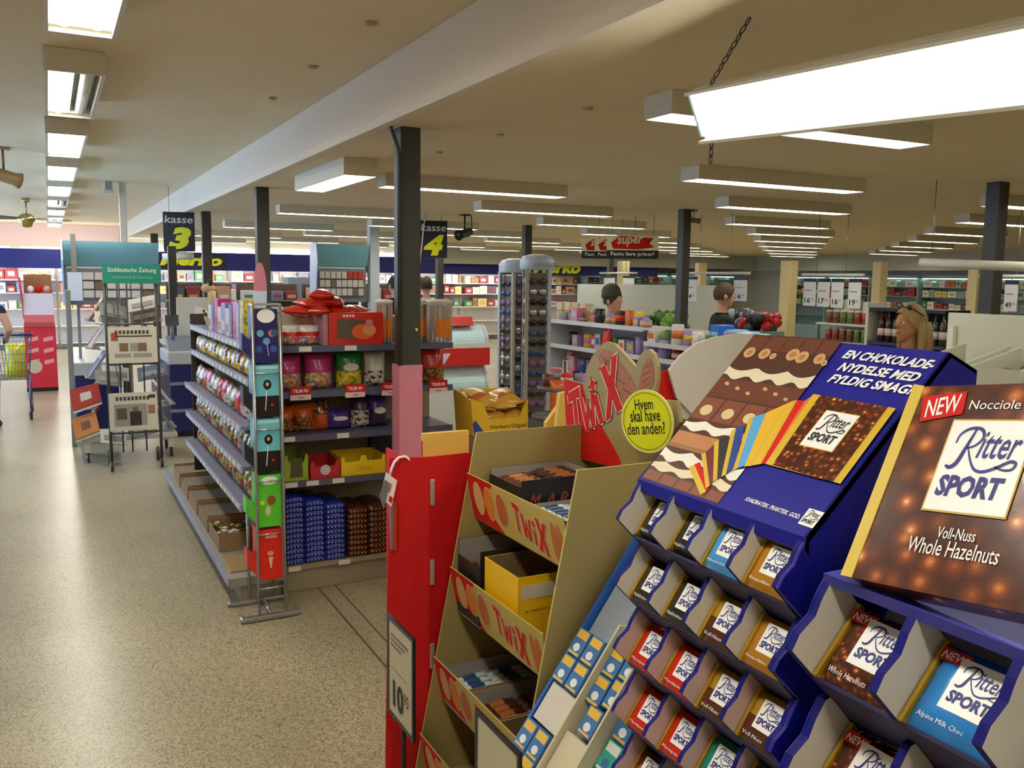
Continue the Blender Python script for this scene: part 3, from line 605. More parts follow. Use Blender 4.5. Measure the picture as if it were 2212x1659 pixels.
GLY = {'T': [[(0, 1), (1, 1), (1, .76), (.66, .80), (.66, 0), (.36, 0), (.36, .80), (0, .76)]],
       'W': [[(0, 1), (.22, 1), (.32, .35), (.42, .8), (.58, .8), (.68, .35), (.78, 1), (1, 1), (.82, 0), (.6, 0), (.5, .42), (.4, 0), (.18, 0)]],
       'I': [[(.2, 0), (.8, 0), (.8, .66), (.2, .66)], [(.5, .72), (.98, .88), (.5, 1.04), (.02, .88)]],
       'X': [[(0, 1), (.32, 1), (.5, .68), (.68, 1), (1, 1), (.68, .5), (1, 0), (.68, 0), (.5, .32), (.32, 0), (0, 0), (.32, .5)]]}
def glyphs(parent, letters, fill, rim, w):
    """letters: (char, origin, right vector, up vector); filled block capitals with a pale rim, each letter a part"""
    for ch, o, r, u in letters:
        n = r.cross(u).normalized(); b = MB()
        for P in GLY[ch]:
            Q = [o+r*x+u*y for x, y in P]; k = len(Q)
            for i in range(k):
                p, q = Q[i]+n*.0002, Q[(i+1) % k]+n*.0002; d = (q-p).normalized(); s = n.cross(d)*w
                b.poly([p-s-d*w, q-s+d*w, q+s+d*w, p+s-d*w], rim)
            b.poly([p+n*.0005 for p in Q], fill)
        b.build('letter', parent)
CIR = [C('circle_cream', 214, 170, 110, .5), C('circle_orange', 214, 130, 40, .5), C('circle_brown', 190, 96, 50, .5)]; TWR = C('twix_red', 200, 34, 24, .6, spec=.2)
trays = [1.18, .88, .59, .34]
for i, zt in enumerate(trays):
    xt = px_(zt)-.012; a = Vector((xt, 0, zt)); b_ = Vector((xt+.032, 0, zt-.15)); dn = (b_-a); hgt = dn.length; dn.normalize(); fn = Vector((dn.z, 0, -dn.x))
    if fn.x > 0: fn = -fn
    f = MB(); f.slab([a+Vector((0, Y0+.003, 0)), b_+Vector((0, Y0+.003, 0)), b_+Vector((.004, Y0+.003, 0)), a+Vector((.004, Y0+.003, 0))], (0, Y1-Y0-.004, 0), GOLDB, C('gold_card_edge', 196, 176, 96, .5)); fr_ = f.build('tray_front', tw)
    MB().box(b_.x+.004, Y0+.004, zt-.155, 1.60, Y1-.002, zt-.150, GIN).build('tray_floor', tw)
    def tp(s, t, e=.0006): return Vector((0, Y1-(Y1-Y0)*s, 0))+a+dn*(hgt*t)+fn*e
    r = MB(); P = [tp(0, 0), tp(.30, 0), tp(.285, .12)]+[tp(.06+.26*q/6+.02*math.sin(q*.5), .15+.85*(q/6)**1.4) for q in range(0, 7)]
    r.poly([tp(.002, .0), tp(.30, .0), tp(.285, .10), tp(.22, .16), tp(.23, .5), tp(.28, .8), tp(.36, .998), tp(.002, .998)], RED)
    r.build('red_print', fr_)
    for k, s in enumerate((.11, .235, .37)):
        c = tp(s, .47, .0012); r = MB(); r.disc(c, Vector((0, .035, 0)), dn*.056, C('circle_rim', 226, 190, 140, .5), 20); r.disc(c+fn*.0004, Vector((0, .032, 0)), dn*.052, CIR[k], 20); r.build('circle_print', fr_)
    for k in range(2):
        r = MB(); r.poly([tp(.885+.05*k+.03*math.cos(q), .55+.36*math.sin(q)+.1*math.cos(q), .001) for q in (2*math.pi*j/12 for j in range(12))], C('bar_print', 190, 110, 50, .5)); r.build('biscuit_print', fr_)
    ol = C('outline_cream', 232, 214, 180, .5); LT = []
    for ch, s0, s1, t0, t1 in (('T', .50, .57, .70, .14), ('W', .575, .67, .76, .30), ('I', .68, .715, .80, .32), ('X', .72, .82, .88, .24)):
        o = tp(s0, t0, .001); LT.append((ch, o, tp(s1, t0+.06, .001)-o, tp(s0, t1, .001)-o))
    glyphs(fr_, LT, TWR, ol, .0018)
# header board at the back, facing the aisle
HX = 1.585
def hx(px, py, e=0): return atX(px, py, HX-e)
hb = MB(); OUT = [(1218, 818), (1262, 830), (1266, 800), (1278, 772), (1294, 748), (1310, 738), (1326, 742), (1348, 764), (1374, 794), (1380, 772), (1390, 758), (1402, 754), (1412, 764), (1420, 792), (1420, 822), (1412, 862), (1462, 866), (1468, 912), (1402, 1012), (1335, 1012), (1226, 985)]
hb.slab([hx(*p) for p in OUT], (.012, 0, 0), GOLDB); hbo = hb.build('header', tw)
r = MB(); r.poly([hx(*p, .0008) for p in [(1218, 818), (1258, 829), (1262, 850), (1280, 892), (1305, 930), (1336, 985), (1345, 1011), (1335, 1011), (1226, 984)]], RED)
BRN = C('biscuit_print', 176, 104, 44, .45, noise=.3, nscale=60); BRD = C('biscuit_print_dark', 128, 70, 30, .5)
r.poly([hx(*p, .001) for p in [(1290, 770), (1304, 755), (1320, 758), (1340, 782), (1362, 812), (1378, 850), (1372, 880), (1348, 880), (1320, 840), (1300, 800)]], BRN)
r.poly([hx(*p, .0012) for p in [(1382, 820), (1390, 790), (1398, 774), (1406, 776), (1412, 800), (1411, 826), (1400, 850), (1384, 872), (1372, 876)]], BRN)
for k in range(5): r.poly([hx(*p, .0016) for p in [(1384+k*1, 852-k*14), (1404+k, 840-k*14), (1404+k, 843-k*14), (1384+k, 856-k*14)]], BRD)
for k in range(4): r.poly([hx(*p, .0016) for p in [(1304+k*14, 772+k*22), (1324+k*14, 784+k*22), (1322+k*14, 788+k*22), (1303+k*14, 776+k*22)]], BRD)
r.build('print', hbo)
LT = []
for ch, ll, lr, ul in (('T', (1236, 948), (1262, 935), (1226, 850)), ('W', (1262, 936), (1292, 920), (1252, 860)), ('I', (1293, 920), (1308, 910), (1270, 826)), ('X', (1308, 912), (1346, 882), (1296, 796))):
    o = hx(*ll, .003); LT.append((ch, o, hx(*lr, .003)-o, hx(*ul, .003)-o))
glyphs(hbo, LT, TWR, C('outline_cream', 232, 214, 180, .5), .004)
sc_ = hx(1397, 910, .05); sr = Vector((.30, -.95, 0)).normalized(); su = Vector((0, 0, 1)).lerp(Vector((0, 0, 1)), 1); sn = sr.cross(su)
st = thing('round_sticker', 'round yellow sign asking who gets the other one, on the red header', 'sign', sc_)
MB().disc(sc_, sr*.094, su*.094, C('sticker_rim', 232, 228, 150, .4), 40, -sn*.003).build('disc', st); b = MB(); b.disc(sc_+sn*.0006, sr*.089, su*.089, YEL, 40); b.build('face', st)
b = MB(); b.tube([sc_+sn*.001+(sr*math.cos(q)+su*math.sin(q))*.084 for q in (2*math.pi*i/48 for i in range(48))], .0007, INK, 4, True); b.build('ring', st)
tilt = (sr+su*.16).normalized(); tu = (su-sr*.16).normalized()
for s_, o_, w_ in (('Hvem', (-.042, .028), .066), ('skal have', (-.057, -.010), .108), ('den anden?', (-.066, -.050), .136)):
    text(s_, st, INK, sc_+sn*.0012+sr*o_[0]+su*o_[1], tilt, tu, width=w_, height=.036 if s_ != 'Hvem' else .032, bold=.012)
# ------------------------------------------------------------------ candy bars and cartons in the trays
def carton(name, label, x0, y0, z0, x1, y1, h, mo, mi, cut=0.0, group='candy bar cartons in the golden trays'):
    t = thing(name, label, 'carton', ((x0+x1)/2, (y0+y1)/2, z0), group); w = .003
    b = MB(); b.box(x0, y0, z0, x1, y1, z0+w, mi)
    for q in ((x0, y0, x0+w, y1, h-cut), (x1-w, y0, x1, y1, h), (x0+w, y0, x1-w, y0+w, h), (x0+w, y1-w, x1-w, y1, h)): b.slab([(q[0], q[1], z0+w), (q[2], q[1], z0+w), (q[2], q[3], z0+w), (q[0], q[3], z0+w)], (0, 0, q[4]-w), mo)
    b.build('carton_body', t)
    b = MB(); e = .0006; b.poly([(x0+w+e, y0+w, z0+w), (x0+w+e, y1-w, z0+w), (x0+w+e, y1-w, z0+h-cut), (x0+w+e, y0+w, z0+h-cut)], mi); b.poly([(x0+w, y1-w-e, z0+w), (x1-w, y1-w-e, z0+w), (x1-w, y1-w-e, z0+h), (x0+w, y1-w-e, z0+h)], mi); b.poly([(x1-w-e, y0+w, z0+w), (x1-w-e, y1-w, z0+w), (x1-w-e, y1-w, z0+h), (x1-w-e, y0+w, z0+h)], mi); b.build('lining', t)
    return t
BARC = {'brown': (C('bar_brown', 92, 48, 28, .25, coat=.3), C('bar_brown_print', 170, 100, 50, .3)), 'silver blue': (C('bar_silver', 190, 200, 206, .2, coat=.3), C('bar_navy', 46, 70, 110, .3)), 'red': (C('bar_black', 44, 20, 18, .25, coat=.3), C('bar_red', 206, 50, 30, .3)),
        'purple white': (C('bar_lilac', 190, 182, 206, .25), C('bar_purple', 120, 60, 150, .3)), 'gold': (C('bar_goldwrap', 206, 160, 60, .25), C('bar_tan', 150, 90, 50, .3)), 'orange brown': (C('bar_dark', 70, 36, 24, .25, coat=.3), C('bar_orange', 150, 84, 44, .3))}
BARP = {}
def bar(kind, M, label, group):
    if kind not in BARP:
        t = thing('candy_bar', label, 'candy bar', (0, 0, 0), group); m1, m2 = BARC[kind]; b = MB(); n = 10; V = []; F = []; Ms = []
        for i in range(n+1):
            u = 2*i/n-1; w = .017*(1-.15*abs(u)**8); h = .009*(1-abs(u)**6)+.001
            for j in range(8): q = 2*math.pi*j/8; V.append((u*.058, w*math.cos(q), .010+h*math.sin(q)))
        for i in range(n):
            for j in range(8): F.append((i*8+j, i*8+(j+1) % 8, (i+1)*8+(j+1) % 8, (i+1)*8+j)); Ms.append(m2 if 3 <= i <= 6 and j in (1, 2, 3) else m1)
        b.mesh(V, F, Ms, True); b.build('wrapper', t)
        for q in (-1, 1): MB().box(q*.058, -.015, .0085, q*.066, .015, .0105, m1).build('crimped_end', t)
        t.matrix_world = M; BARP[kind] = t; return t
    return dup(BARP[kind], M, label, group)
def bars(kind, n, x0, y0, y1, z, label, tilt=.12, along='x', nx=1, dx=.13):
    for k in range(n):
        y = y0+(y1-y0)*(k+.5)/n
        for q in range(nx):
            M = Matrix.Translation((x0+.065+q*dx, y, z+.012*(k % 2)*0)) @ Matrix.Rotation(random.uniform(-.12, .12), 4, 'Z') @ Matrix.Rotation(-tilt, 4, 'Y')
            bar(kind, M, label % (ORD[k*nx+q]), 'candy bars lying in the golden trays')
z1 = trays[0]-.148; z2 = trays[1]-.148; z3 = trays[2]-.148; z4 = trays[3]-.148
CBK = C('carton_black', 30, 26, 28, .45); CDK = C('carton_inside_grey', 146, 138, 130, .8); CYE = C('carton_yellow', 232, 184, 14, .45)
c = carton('candy_carton', 'black open carton with caramel bars in the top golden tray', 1.22, 2.26, z1, 1.50, 2.47, .165, CBK, CDK, .02); bars('brown', 5, 1.23, 2.27, 2.46, z1+.125, 'brown candy bar, %s from the blue-white ones, in the top black carton', .05); bars('orange brown', 5, 1.36, 2.27, 2.46, z1+.135, 'dark candy bar, %s in the back of the top black carton', .05)
MB().box(1.226, 2.266, z1+.004, 1.494, 2.464, z1+.115, CDK).build('filler', c)
for k in range(4): text('MARS'[k], c, C('carton_red_print', 140, 62, 58, .5), (1.25+.05*k, 2.2594, z1+.075), (1, 0, 0), (0, 0, 1), width=.04, height=.045, bold=.01, shear=.35, res=1)
c = carton('candy_carton', 'dark low carton of white and blue bars in the top golden tray', 1.22, 2.03, z1, 1.50, 2.235, .10, CBK, CDK, .0); bars('silver blue', 6, 1.23, 2.04, 2.225, z1+.075, 'white and blue candy bar, %s in the low top-tray carton', .05); bars('silver blue', 6, 1.36, 2.04, 2.225, z1+.08, 'white and blue candy bar, rear %s in the low top-tray carton', .05)
MB().box(1.226, 2.036, z1+.004, 1.494, 2.229, z1+.065, CDK).build('filler', c)
bars('gold', 3, 1.23, 1.92, 2.01, z1+.05, 'gold wrapped candy bar, %s from the near end of the top tray', .05)
c = carton('candy_carton', 'dark open carton with a high back in the second golden tray', 1.12, 2.33, z2, 1.42, 2.49, .24, CBK, CDK, .05); bars('orange brown', 4, 1.13, 2.34, 2.48, z2+.145, 'dark candy bar, %s in the high-backed second-tray carton', .1); MB().box(1.126, 2.336, z2+.004, 1.414, 2.484, z2+.14, CDK).build('filler', c)
yb = carton('candy_carton', 'bright yellow empty carton standing in the second golden tray', 1.13, 2.10, z2, 1.43, 2.315, .23, CYE, C('carton_inside_brown', 120, 100, 60, .8), 0)
MB().box(1.14, 2.0985, z2+.165, 1.42, 2.0998, z2+.205, C('tape_cream', 206, 196, 170, .5)).build('tape', yb)
def word(parent, o, r, u, fill, rim, w):
    L_ = []; x = 0
    for ch, cw_ in (('T', .22), ('W', .30), ('I', .13), ('X', .27)): L_.append((ch, o+r*x, r*(cw_-.02), u)); x += cw_+.015
    glyphs(parent, L_, fill, rim, w)
word(yb, Vector((1.295, 2.0990, z2+.028)), Vector((.125, 0, .018)), Vector((0, 0, .075)), TWR, C('outline_cream', 232, 214, 180, .5), .0018)
text('24 TWIX MULTI 57g', yb, INK, (1.15, 2.0990, z2+.12), (1, 0, .12), (0, 0, 1), width=.12, height=.011, res=1)
word(yb, Vector((1.1290, 2.29, z2+.03)), Vector((0, -.13, 0)), Vector((0, 0, .06)), TWR, C('outline_cream', 232, 214, 180, .5), .0018)
bars('purple white', 3, 1.13, 1.92, 2.07, z2+.045, 'lilac candy bar, %s from the near end of the second tray', .05); bars('purple white', 3, 1.26, 1.92, 2.07, z2+.06, 'lilac candy bar, rear %s in the second tray', .05)
c = carton('candy_carton', 'low carton of silver bars in the third golden tray', 1.07, 2.30, z3, 1.45, 2.485, .115, CARD, CDK, 0); bars('silver blue', 5, 1.08, 2.31, 2.475, z3+.06, 'silver blue candy bar, %s in the third-tray carton', .05, nx=2); MB().box(1.076, 2.306, z3+.004, 1.444, 2.479, z3+.05, CDK).build('filler', c)
c = carton('candy_carton', 'low carton of brown bars in the third golden tray', 1.07, 2.10, z3, 1.45, 2.285, .115, CARD, CDK, 0); bars('orange brown', 5, 1.08, 2.11, 2.275, z3+.06, 'dark brown candy bar, %s in the third-tray carton', .05, nx=2); MB().box(1.076, 2.106, z3+.004, 1.444, 2.279, z3+.05, CDK).build('filler', c)
c = carton('candy_carton', 'nearly empty brown carton at the near end of the third tray', 1.07, 1.91, z3, 1.45, 2.09, .115, CARD, C('carton_inside_brown', 120, 100, 60, .8), 0); bars('red', 3, 1.10, 1.93, 2.05, z3+.004, 'red and black candy bar, %s in the nearly empty carton', .0)
bars('gold', 4, 1.06, 2.0, 2.3, z4+.01, 'gold wrapped candy bar, %s in the lowest golden tray', .05)

# ------------------------------------------------------------------ red cardboard display beyond, with the tag and price signs
rd = thing('red_display', 'tall red cardboard display with metal clips along its fold', 'display rack', (1.1, 2.8, 0)); RDC = C('red_cardboard', 196, 18, 22, .6, spec=.3)
MB().slab([(1.05, 2.565, 0.002), (1.36, 2.60, .002), (1.36, 2.60, 1.225), (1.05, 2.565, 1.228)], (0, .006, 0), RDC).build('front_panel', rd)
MB().slab([(1.05, 2.565, .002), (.918, 2.63, .002), (.941, 2.63, 1.222), (1.05, 2.565, 1.228)], (.003, .006, 0), RDC).build('turned_flap', rd)
MB().box(1.06, 2.61, .002, 1.066, 3.0, 1.18, RDC).build('side_panel', rd); MB().box(1.07, 2.62, 1.0, 1.36, 3.0, 1.01, RDC).build('shelf', rd)
CLIP = C('clip_metal', 200, 196, 190, .3, metal=.6)
for z in (1.07, .805, .52): MB().box(1.054, 2.557, z, 1.068, 2.566, z+.085, CLIP, bev=.002).build('clip', rd)
CY2 = C('carton_pale_yellow', 222, 186, 84, .55)
for i, (p, y, w, h) in enumerate([((914, 985), 2.72, .17, .075), ]):
    q = atY(*p, y); o = MB().box(q.x, y, 1.012, q.x+w, y+.02, q.z+h, CY2).box(q.x-.001, y+.004, 1.05, q.x, y+.016, q.z+.05, RED).build('flat_carton'); tag(o, 'pale yellow carton standing inside the red display', 'carton')
for i, (p0, y) in enumerate([((1180, 925), 2.75), ((1203, 925), 2.66)]):
    q = atY(*p0, y); o = MB().slab([(q.x, y, .002), (q.x+.11, y, .002), (q.x+.11, y, q.z+(.09, .14)[i]), (q.x+(.06, .01)[i], y, q.z+(.09, .125)[i]), (q.x, y, q.z+.02)], (0, .02, 0), CY2).build('flat_carton'); tag(o, ('shorter', 'taller')[i]+' pale yellow flattened carton left of the golden header', 'carton', 'flattened yellow cartons'); 
tg = thing('hanging_tag', 'white cable loop with a printed tag hanging on the red display', 'tag', (.93, 2.60, 1.2))
a_ = atY(885, 1002, 2.61); MB().tube([atY(x, y, 2.60) for x, y in [(890, 1003), (884, 992), (875, 986), (862, 988), (852, 998), (846, 1012), (842, 1028)]], .0045, C('white_loop', 236, 226, 224, .3), 6).build('loop', tg)
TGP = C('tag_paper', 232, 222, 214, .5)
MB().slab([atY(x, y, 2.595) for x, y in [(834, 1020), (858, 1038), (846, 1095), (822, 1075)]], (0, .002, 0), TGP).build('card', tg); MB().slab([atY(x, y, 2.588) for x, y in [(832, 1035), (842, 1046), (829, 1101), (820, 1072)]], (0, .002, 0), C('tag_print_grey', 110, 110, 116, .5)).build('card', tg)
b = MB(); b.poly([atY(x, y, 2.5945) for x, y in [(842, 1070), (849, 1076), (846, 1088), (839, 1082)]], RED); b.poly([atY(x, y, 2.5945) for x, y in [(838, 1040), (848, 1047), (842, 1066), (833, 1058)]], C('tag_print_rose', 196, 120, 110, .5)); b.build('print', tg)
hsn = thing('hanging_pack', 'slim red hanging pack below the white tag on the red display', 'pack', (.92, 2.60, .9))
b = MB(); b.slab([atY(x, y, 2.60) for x, y in [(842, 1085), (857, 1085), (857, 1190), (845, 1188)]], (0, .012, 0), C('pack_red_orange', 176, 60, 36, .3)); b.build('pouch', hsn); MB().slab([atY(x, y, 2.598) for x, y in [(842, 1086), (848, 1086), (849, 1186), (845, 1186)]], (0, .001, 0), C('pack_blue_strip', 120, 110, 140, .4)).build('strip', hsn)
def price_stand(label, X_, P, cost, foot):
    c = [atX(x, y, X_) for x, y in P]; t = thing('price_sign', label, 'price sign', (X_, (c[0].y+c[1].y)/2, 0)); y0, y1 = c[1].y, c[0].y; z1_, z0_ = (c[0].z+c[1].z)/2, (c[2].z+c[3].z)/2
    b = MB(); w = .012
    b.box(X_, y0, z0_, X_+.008, y1, z0_+w, BLACK); b.box(X_, y0, z1_-w, X_+.008, y1, z1_, BLACK); b.box(X_, y0, z0_+w, X_+.008, y0+w, z1_-w, BLACK); b.box(X_, y1-w, z0_+w, X_+.008, y1, z1_-w, BLACK); b.build('frame', t)
    MB().box(X_+.002, y0+w, z0_+w, X_+.005, y1-w, z1_-w, C('price_paper', 196, 186, 156, .6)).build('card', t)
    ym = (y0+y1)/2; MB().tube([(X_+.012, ym, z0_+.05), (X_+.012, ym, .015)], .007, BLACK).build('rod', t); MB().box(X_-.07, ym-.09, .001, X_+.03, ym+.09, .014, BLACK, bev=.003).build('foot', t)
    if cost:
        h = (z1_-z0_); text(cost, t, INK, (X_-.0004, y1-.05, z0_+.13*h), (0, -1, 0), (0, 0, 1), width=(y1-y0)*.40, height=h*.27, bold=.03); text('95', t, INK, (X_-.0004, y0+.075, z0_+.26*h), (0, -1, 0), (0, 0, 1), width=(y1-y0)*.17, height=h*.12)
        b = MB(); b.poly([(X_+.0012, y1-.03, z0_+.50*h), (X_+.0012, y0+.05, z0_+.50*h), (X_+.0012, y0+.05, z0_+.505*h), (X_+.0012, y1-.03, z0_+.505*h)], INK)
        for k in range(3): zz = z0_+h*(.82-.05*k); b.poly([(X_+.0012, y1-.03, zz), (X_+.0012, y0+.04+.03*k, zz), (X_+.0012, y0+.04+.03*k, zz+.008), (X_+.0012, y1-.03, zz+.008)], C('grey_print', 120, 116, 104, .6))
        b.build('small_print', t)
price_stand('black framed price sign reading ten in front of the red display', .87, [(836, 1333), (892, 1372), (890, 1588), (840, 1552)], '10', None)
price_stand('black framed blank price sign before the golden trays', .905, [(1026, 1545), (1122, 1612), (1122, 1760), (1026, 1690)], None, None)
# backs of other cardboard headers behind the golden one
hbk = thing('cardboard_header_back', 'grey cardboard back of a round header beyond the golden display', 'display', (1.95, 2.3, 0))
yy = 2.30; MB().slab([atY(x, y, yy) for x, y in [(1445, 800), (1470, 768), (1505, 742), (1545, 728), (1590, 722), (1640, 722), (1640, 900), (1500, 900), (1462, 860)]], (0, .008, 0), GREYCARD).build('round_board', hbk)
MB().slab([atY(x, y, yy+.02) for x, y in [(1420, 805), (1440, 800), (1475, 850), (1510, 895), (1510, 930), (1425, 930)]], (0, .008, 0), RED).build('red_board', hbk)
q0 = atY(1470, 860, yy); MB().box(q0.x, yy+.012, .001, q0.x+.30, yy+.05, q0.z, GREYCARD).build('post', hbk)
# ------------------------------------------------------------------ candy shelving
gd = thing('candy_shelving', 'long grey candy shelving with price rails along the aisle', 'shelf', (1.5, 5.5, 0))
XA, XB, YG = 1.095, 2.14, 4.855
FZ = [1.405, 1.150, .904, .643]
MB().box(XA, 5.22, .002, XB, 5.25, 1.55, C('shelf_back_beige', 160, 148, 120, .7)).build('back_panel', gd)
MB().box(XA, YG+.02, .002, XB, 5.21, .13, PLINTH).build('plinth', gd)
MB().box(XA, YG, .13, XB, 5.215, .155, PLINTH).build('base_shelf', gd)
DSH = C('shelf_dark_grey', 84, 86, 110, .4)
for z in FZ:
    MB().box(XA, YG, z-.02, XB, 5.215, z, DSH).build('shelf', gd); MB().box(XA, YG-.008, z-.032, XB, YG-.001, z+.004, DSH).build('price_rail', gd)
TAGW = C('price_tag_paper', 216, 212, 204, .5)
def ptag(x, z, w=.07): MB().box(x, YG-.011, z-.028, x+w, YG-.0085, z+.0, TAGW).build('price_tag', gd)
for z, xs in ((1.405, (1.21, 1.47)), (.904, (1.11, 1.42)), (.643, (1.12, 1.24, 1.39)), (.155, (1.13, 1.42))):
    for x in xs: ptag(x, z)
for z, (x0, y1) in {1.42: (.93, 6.95), 1.235: (.93, 6.95), .985: (.885, 7.0), .765: (.885, 7.0), .55: (.875, 7.0)}.items():
    MB().box(x0, 4.80, z-.02, 1.088, y1, z, SHELF).build('side_shelf', gd)
    r = MB(); r.box(x0-.008, 4.80, z-.034, x0-.001, y1, z+.006, RAIL); ro = r.build('price_rail', gd)
    for k in range(int((y1-4.85)/.13)): MB().box(x0-.011, 4.84+.13*k, z-.026, x0-.0085, 4.84+.13*k+.085, z-.004, TAGW).build('price_tag', gd)
MB().box(1.089, 4.80, .002, 1.0945, 7.9, 1.53, C('shelf_back_beige', 160, 148, 120, .7)).build('side_back_panel', gd)
MB().box(.80, 4.80, .10, 1.088, 7.9, .15, C('base_shelf_grey', 150, 148, 140, .5)).build('side_base', gd); MB().box(.86, 4.82, .002, 1.088, 7.88, .10, PLINTH).build('side_plinth', gd)
MB().box(.79, 4.80, .11, .799, 7.9, .155, RAIL).build('price_rail', gd)
MB().box(.93, 7.0, .30, 1.088, 7.012, 1.5, DARK).build('end_panel', gd)
# products
def pouch(name, label, cat, x, y, z, w, h, t, mats, rz=0., group=None, oval=None, lean=.08):
    """standing bag, front towards -y (then turned); mats: list of (upper limit 0..1, material)"""
    T = thing(name, label, cat, (0, 0, 0), group); b = MB(); nx, nz = 7, 9; V = []; F = []; Ms = []
    for s in (-1, 1):
        for j in range(nz+1):
            for i in range(nx+1):
                u, v = 2*i/nx-1, j/nz; d = t/2*(1-abs(u)**2.6)*(math.sin(math.pi*min(1, v*.80+.16)))**.6*(1 if 0 < j < nz else .12)*random.uniform(.82, 1.12)
                V.append((u*w/2*(1-.05*math.sin(math.pi*v)), s*max(d, .0015)+lean*v*h*.5, v*h))
    o2 = (nx+1)*(nz+1)
    for s in (0, 1):
        for j in range(nz):
            mm = next(m for lim, m in mats if (j+.5)/nz <= lim)
            for i in range(nx): a = s*o2+j*(nx+1)+i; F.append((a, a+1, a+nx+2, a+nx+1)); Ms.append(mm)
    for j in range(nz):
        for i in (0, nx): a = j*(nx+1)+i; F.append((a, a+nx+1, o2+a+nx+1, o2+a)); Ms.append(mats[0][1])
    for i in range(nx):
        for j in (0, nz): a = j*(nx+1)+i; F.append((a, a+1, o2+a+1, o2+a)); Ms.append(mats[-1][1])
    b.mesh(V, F, Ms, True); b.build('bag', T)
    if oval: MB().disc((0, -t/2-.003+lean*.25*h, h*.55), (w*.3, 0, 0), (0, .0, h*.11), oval, 16, (0, .002, 0)).build('print', T)
    T.location = (x, y, z); T.rotation_euler = (0, 0, rz); return T
def bagm(n, *c): return C('bag_'+n, *c, .25, coat=.25)
BP = {'pink': bagm('pink', 196, 50, 120), 'lime': bagm('lime', 170, 190, 70), 'green': bagm('green', 40, 130, 50), 'yellow': bagm('yellow', 222, 186, 40), 'white': bagm('white', 214, 212, 200), 'black': bagm('black', 40, 34, 34), 'orange': bagm('orange', 196, 84, 20), 'red': bagm('red', 190, 40, 24), 'brown': bagm('brown', 104, 56, 24), 'purple': bagm('purple', 70, 46, 130), 'dpurple': bagm('dpurple', 56, 36, 70), 'silver': bagm('silver', 180, 176, 176), 'blue': bagm('blue', 26, 44, 150), 'teal': bagm('teal', 70, 150, 170), 'lilac': bagm('lilac', 150, 130, 190)}

def candymix(name, cols, scale=60):
    m = bpy.data.materials.new(name); m.use_nodes = True; N = m.node_tree.nodes; L = m.node_tree.links; b = N['Principled BSDF']; MATS[name] = m
    tc = N.new('ShaderNodeTexCoord'); v = N.new('ShaderNodeTexVoronoi'); v.inputs['Scale'].default_value = scale; L.new(tc.outputs['Object'], v.inputs['Vector']); sp = N.new('ShaderNodeSeparateColor'); L.new(v.outputs['Color'], sp.inputs[0])
    rp = N.new('ShaderNodeValToRGB'); rp.color_ramp.interpolation = 'CONSTANT'; e = rp.color_ramp.elements
    for i, c in enumerate(cols):
        q = e[i] if i < 2 else e.new(i/len(cols)); q.position = i/len(cols); q.color = (*srgb(*c), 1)
    L.new(sp.outputs[0], rp.inputs[0]); L.new(rp.outputs[0], b.inputs['Base Color']); b.inputs['Roughness'].default_value = .2; b.inputs['Coat Weight'].default_value = .3
    return m
BP['lime'] = candymix('bag_candy_window', [(206, 90, 130), (190, 196, 90), (226, 214, 160), (70, 150, 140), (220, 180, 70), (196, 130, 150)]); BP['yellow'] = candymix('bag_yellow_window', [(222, 186, 40), (206, 150, 30), (226, 206, 110), (120, 150, 50), (222, 186, 40)]); BP['brown'] = candymix('bag_brown_window', [(104, 56, 24), (140, 84, 30), (84, 44, 20), (170, 120, 50)]); BP['black'] = candymix('bag_liquorice_window', [(196, 190, 176), (60, 52, 50), (150, 140, 120), (206, 200, 190)])
BP['silver'] = candymix('bag_silver_window', [(190, 186, 182), (150, 146, 146), (206, 60, 50), (214, 210, 206)])
S2 = 'sweet bags on the front shelves'
def fx(px, y=4.9): return atY(px, 900, y).x
xs2 = [(634, 'pink', 'lime', .15, .205, 'pink sweet bag nearest the lollipop tower on the second shelf'), (700, 'pink', 'lime', .165, .21, 'pink and green sweet bag left of the green bag'), (766, 'green', 'yellow', .155, .215, 'green sweet bag on the second shelf'), (822, 'white', 'black', .13, .205, 'white liquorice bag left of the dark column'), (906, 'white', 'lime', .10, .21, 'white sweet bag right of the dark column'), (948, 'red', 'brown', .15, .215, 'orange-red snack bag at the right end of the second shelf')]
for px, a, c_, w, h, l in xs2: pouch('sweet_bag', l, 'sweets', fx(px), 5.0, FZ[1]+.001, w, h, .09, [(.45, BP[c_]), (1, BP[a])], 0, S2, BP['white'] if a in ('green',) else None)
for i, (px, a, c_, w, h, l) in enumerate([(622, 'orange', 'brown', .12, .15, 'orange-brown sweet bag first along the third shelf'), (665, 'orange', 'brown', .13, .16, 'orange-brown sweet bag second along the third shelf'), (703, 'brown', 'orange', .10, .17, 'brown sweet bag third along the third shelf'), (742, 'purple', 'purple', .15, .12, 'low purple sweet bag on the third shelf'), (790, 'dpurple', 'black', .12, .19, 'dark purple sweet bag on the third shelf'), (828, 'purple', 'dpurple', .12, .18, 'purple sweet bag beside the pink column')]):
    pouch('sweet_bag', l, 'sweets', fx(px), 5.0, FZ[2]+.001, w, h, .09, [(.5, BP[c_]), (1, BP[a])], 0, S2, BP['white'] if a == 'purple' else None)
for px, w, l in ((640, .12, 'white sweet bag on the top shelf nearest the lollipop tower'), (680, .13, 'white sweet bag on the top shelf left of the red box')):
    pouch('sweet_bag', l, 'sweets', fx(px), 5.0, FZ[0]+.001, w, .11, .07, [(.4, BP['lime']), (.62, BP['red']), (1, BP['white'])], 0, S2)
o = MB().box(fx(602, 5.16), 5.15, FZ[0]+.001, fx(705, 5.16), 5.16, FZ[0]+.17, CREAM).build('cream_card'); tag(o, 'plain cream card behind the white bags on the top shelf', 'card')
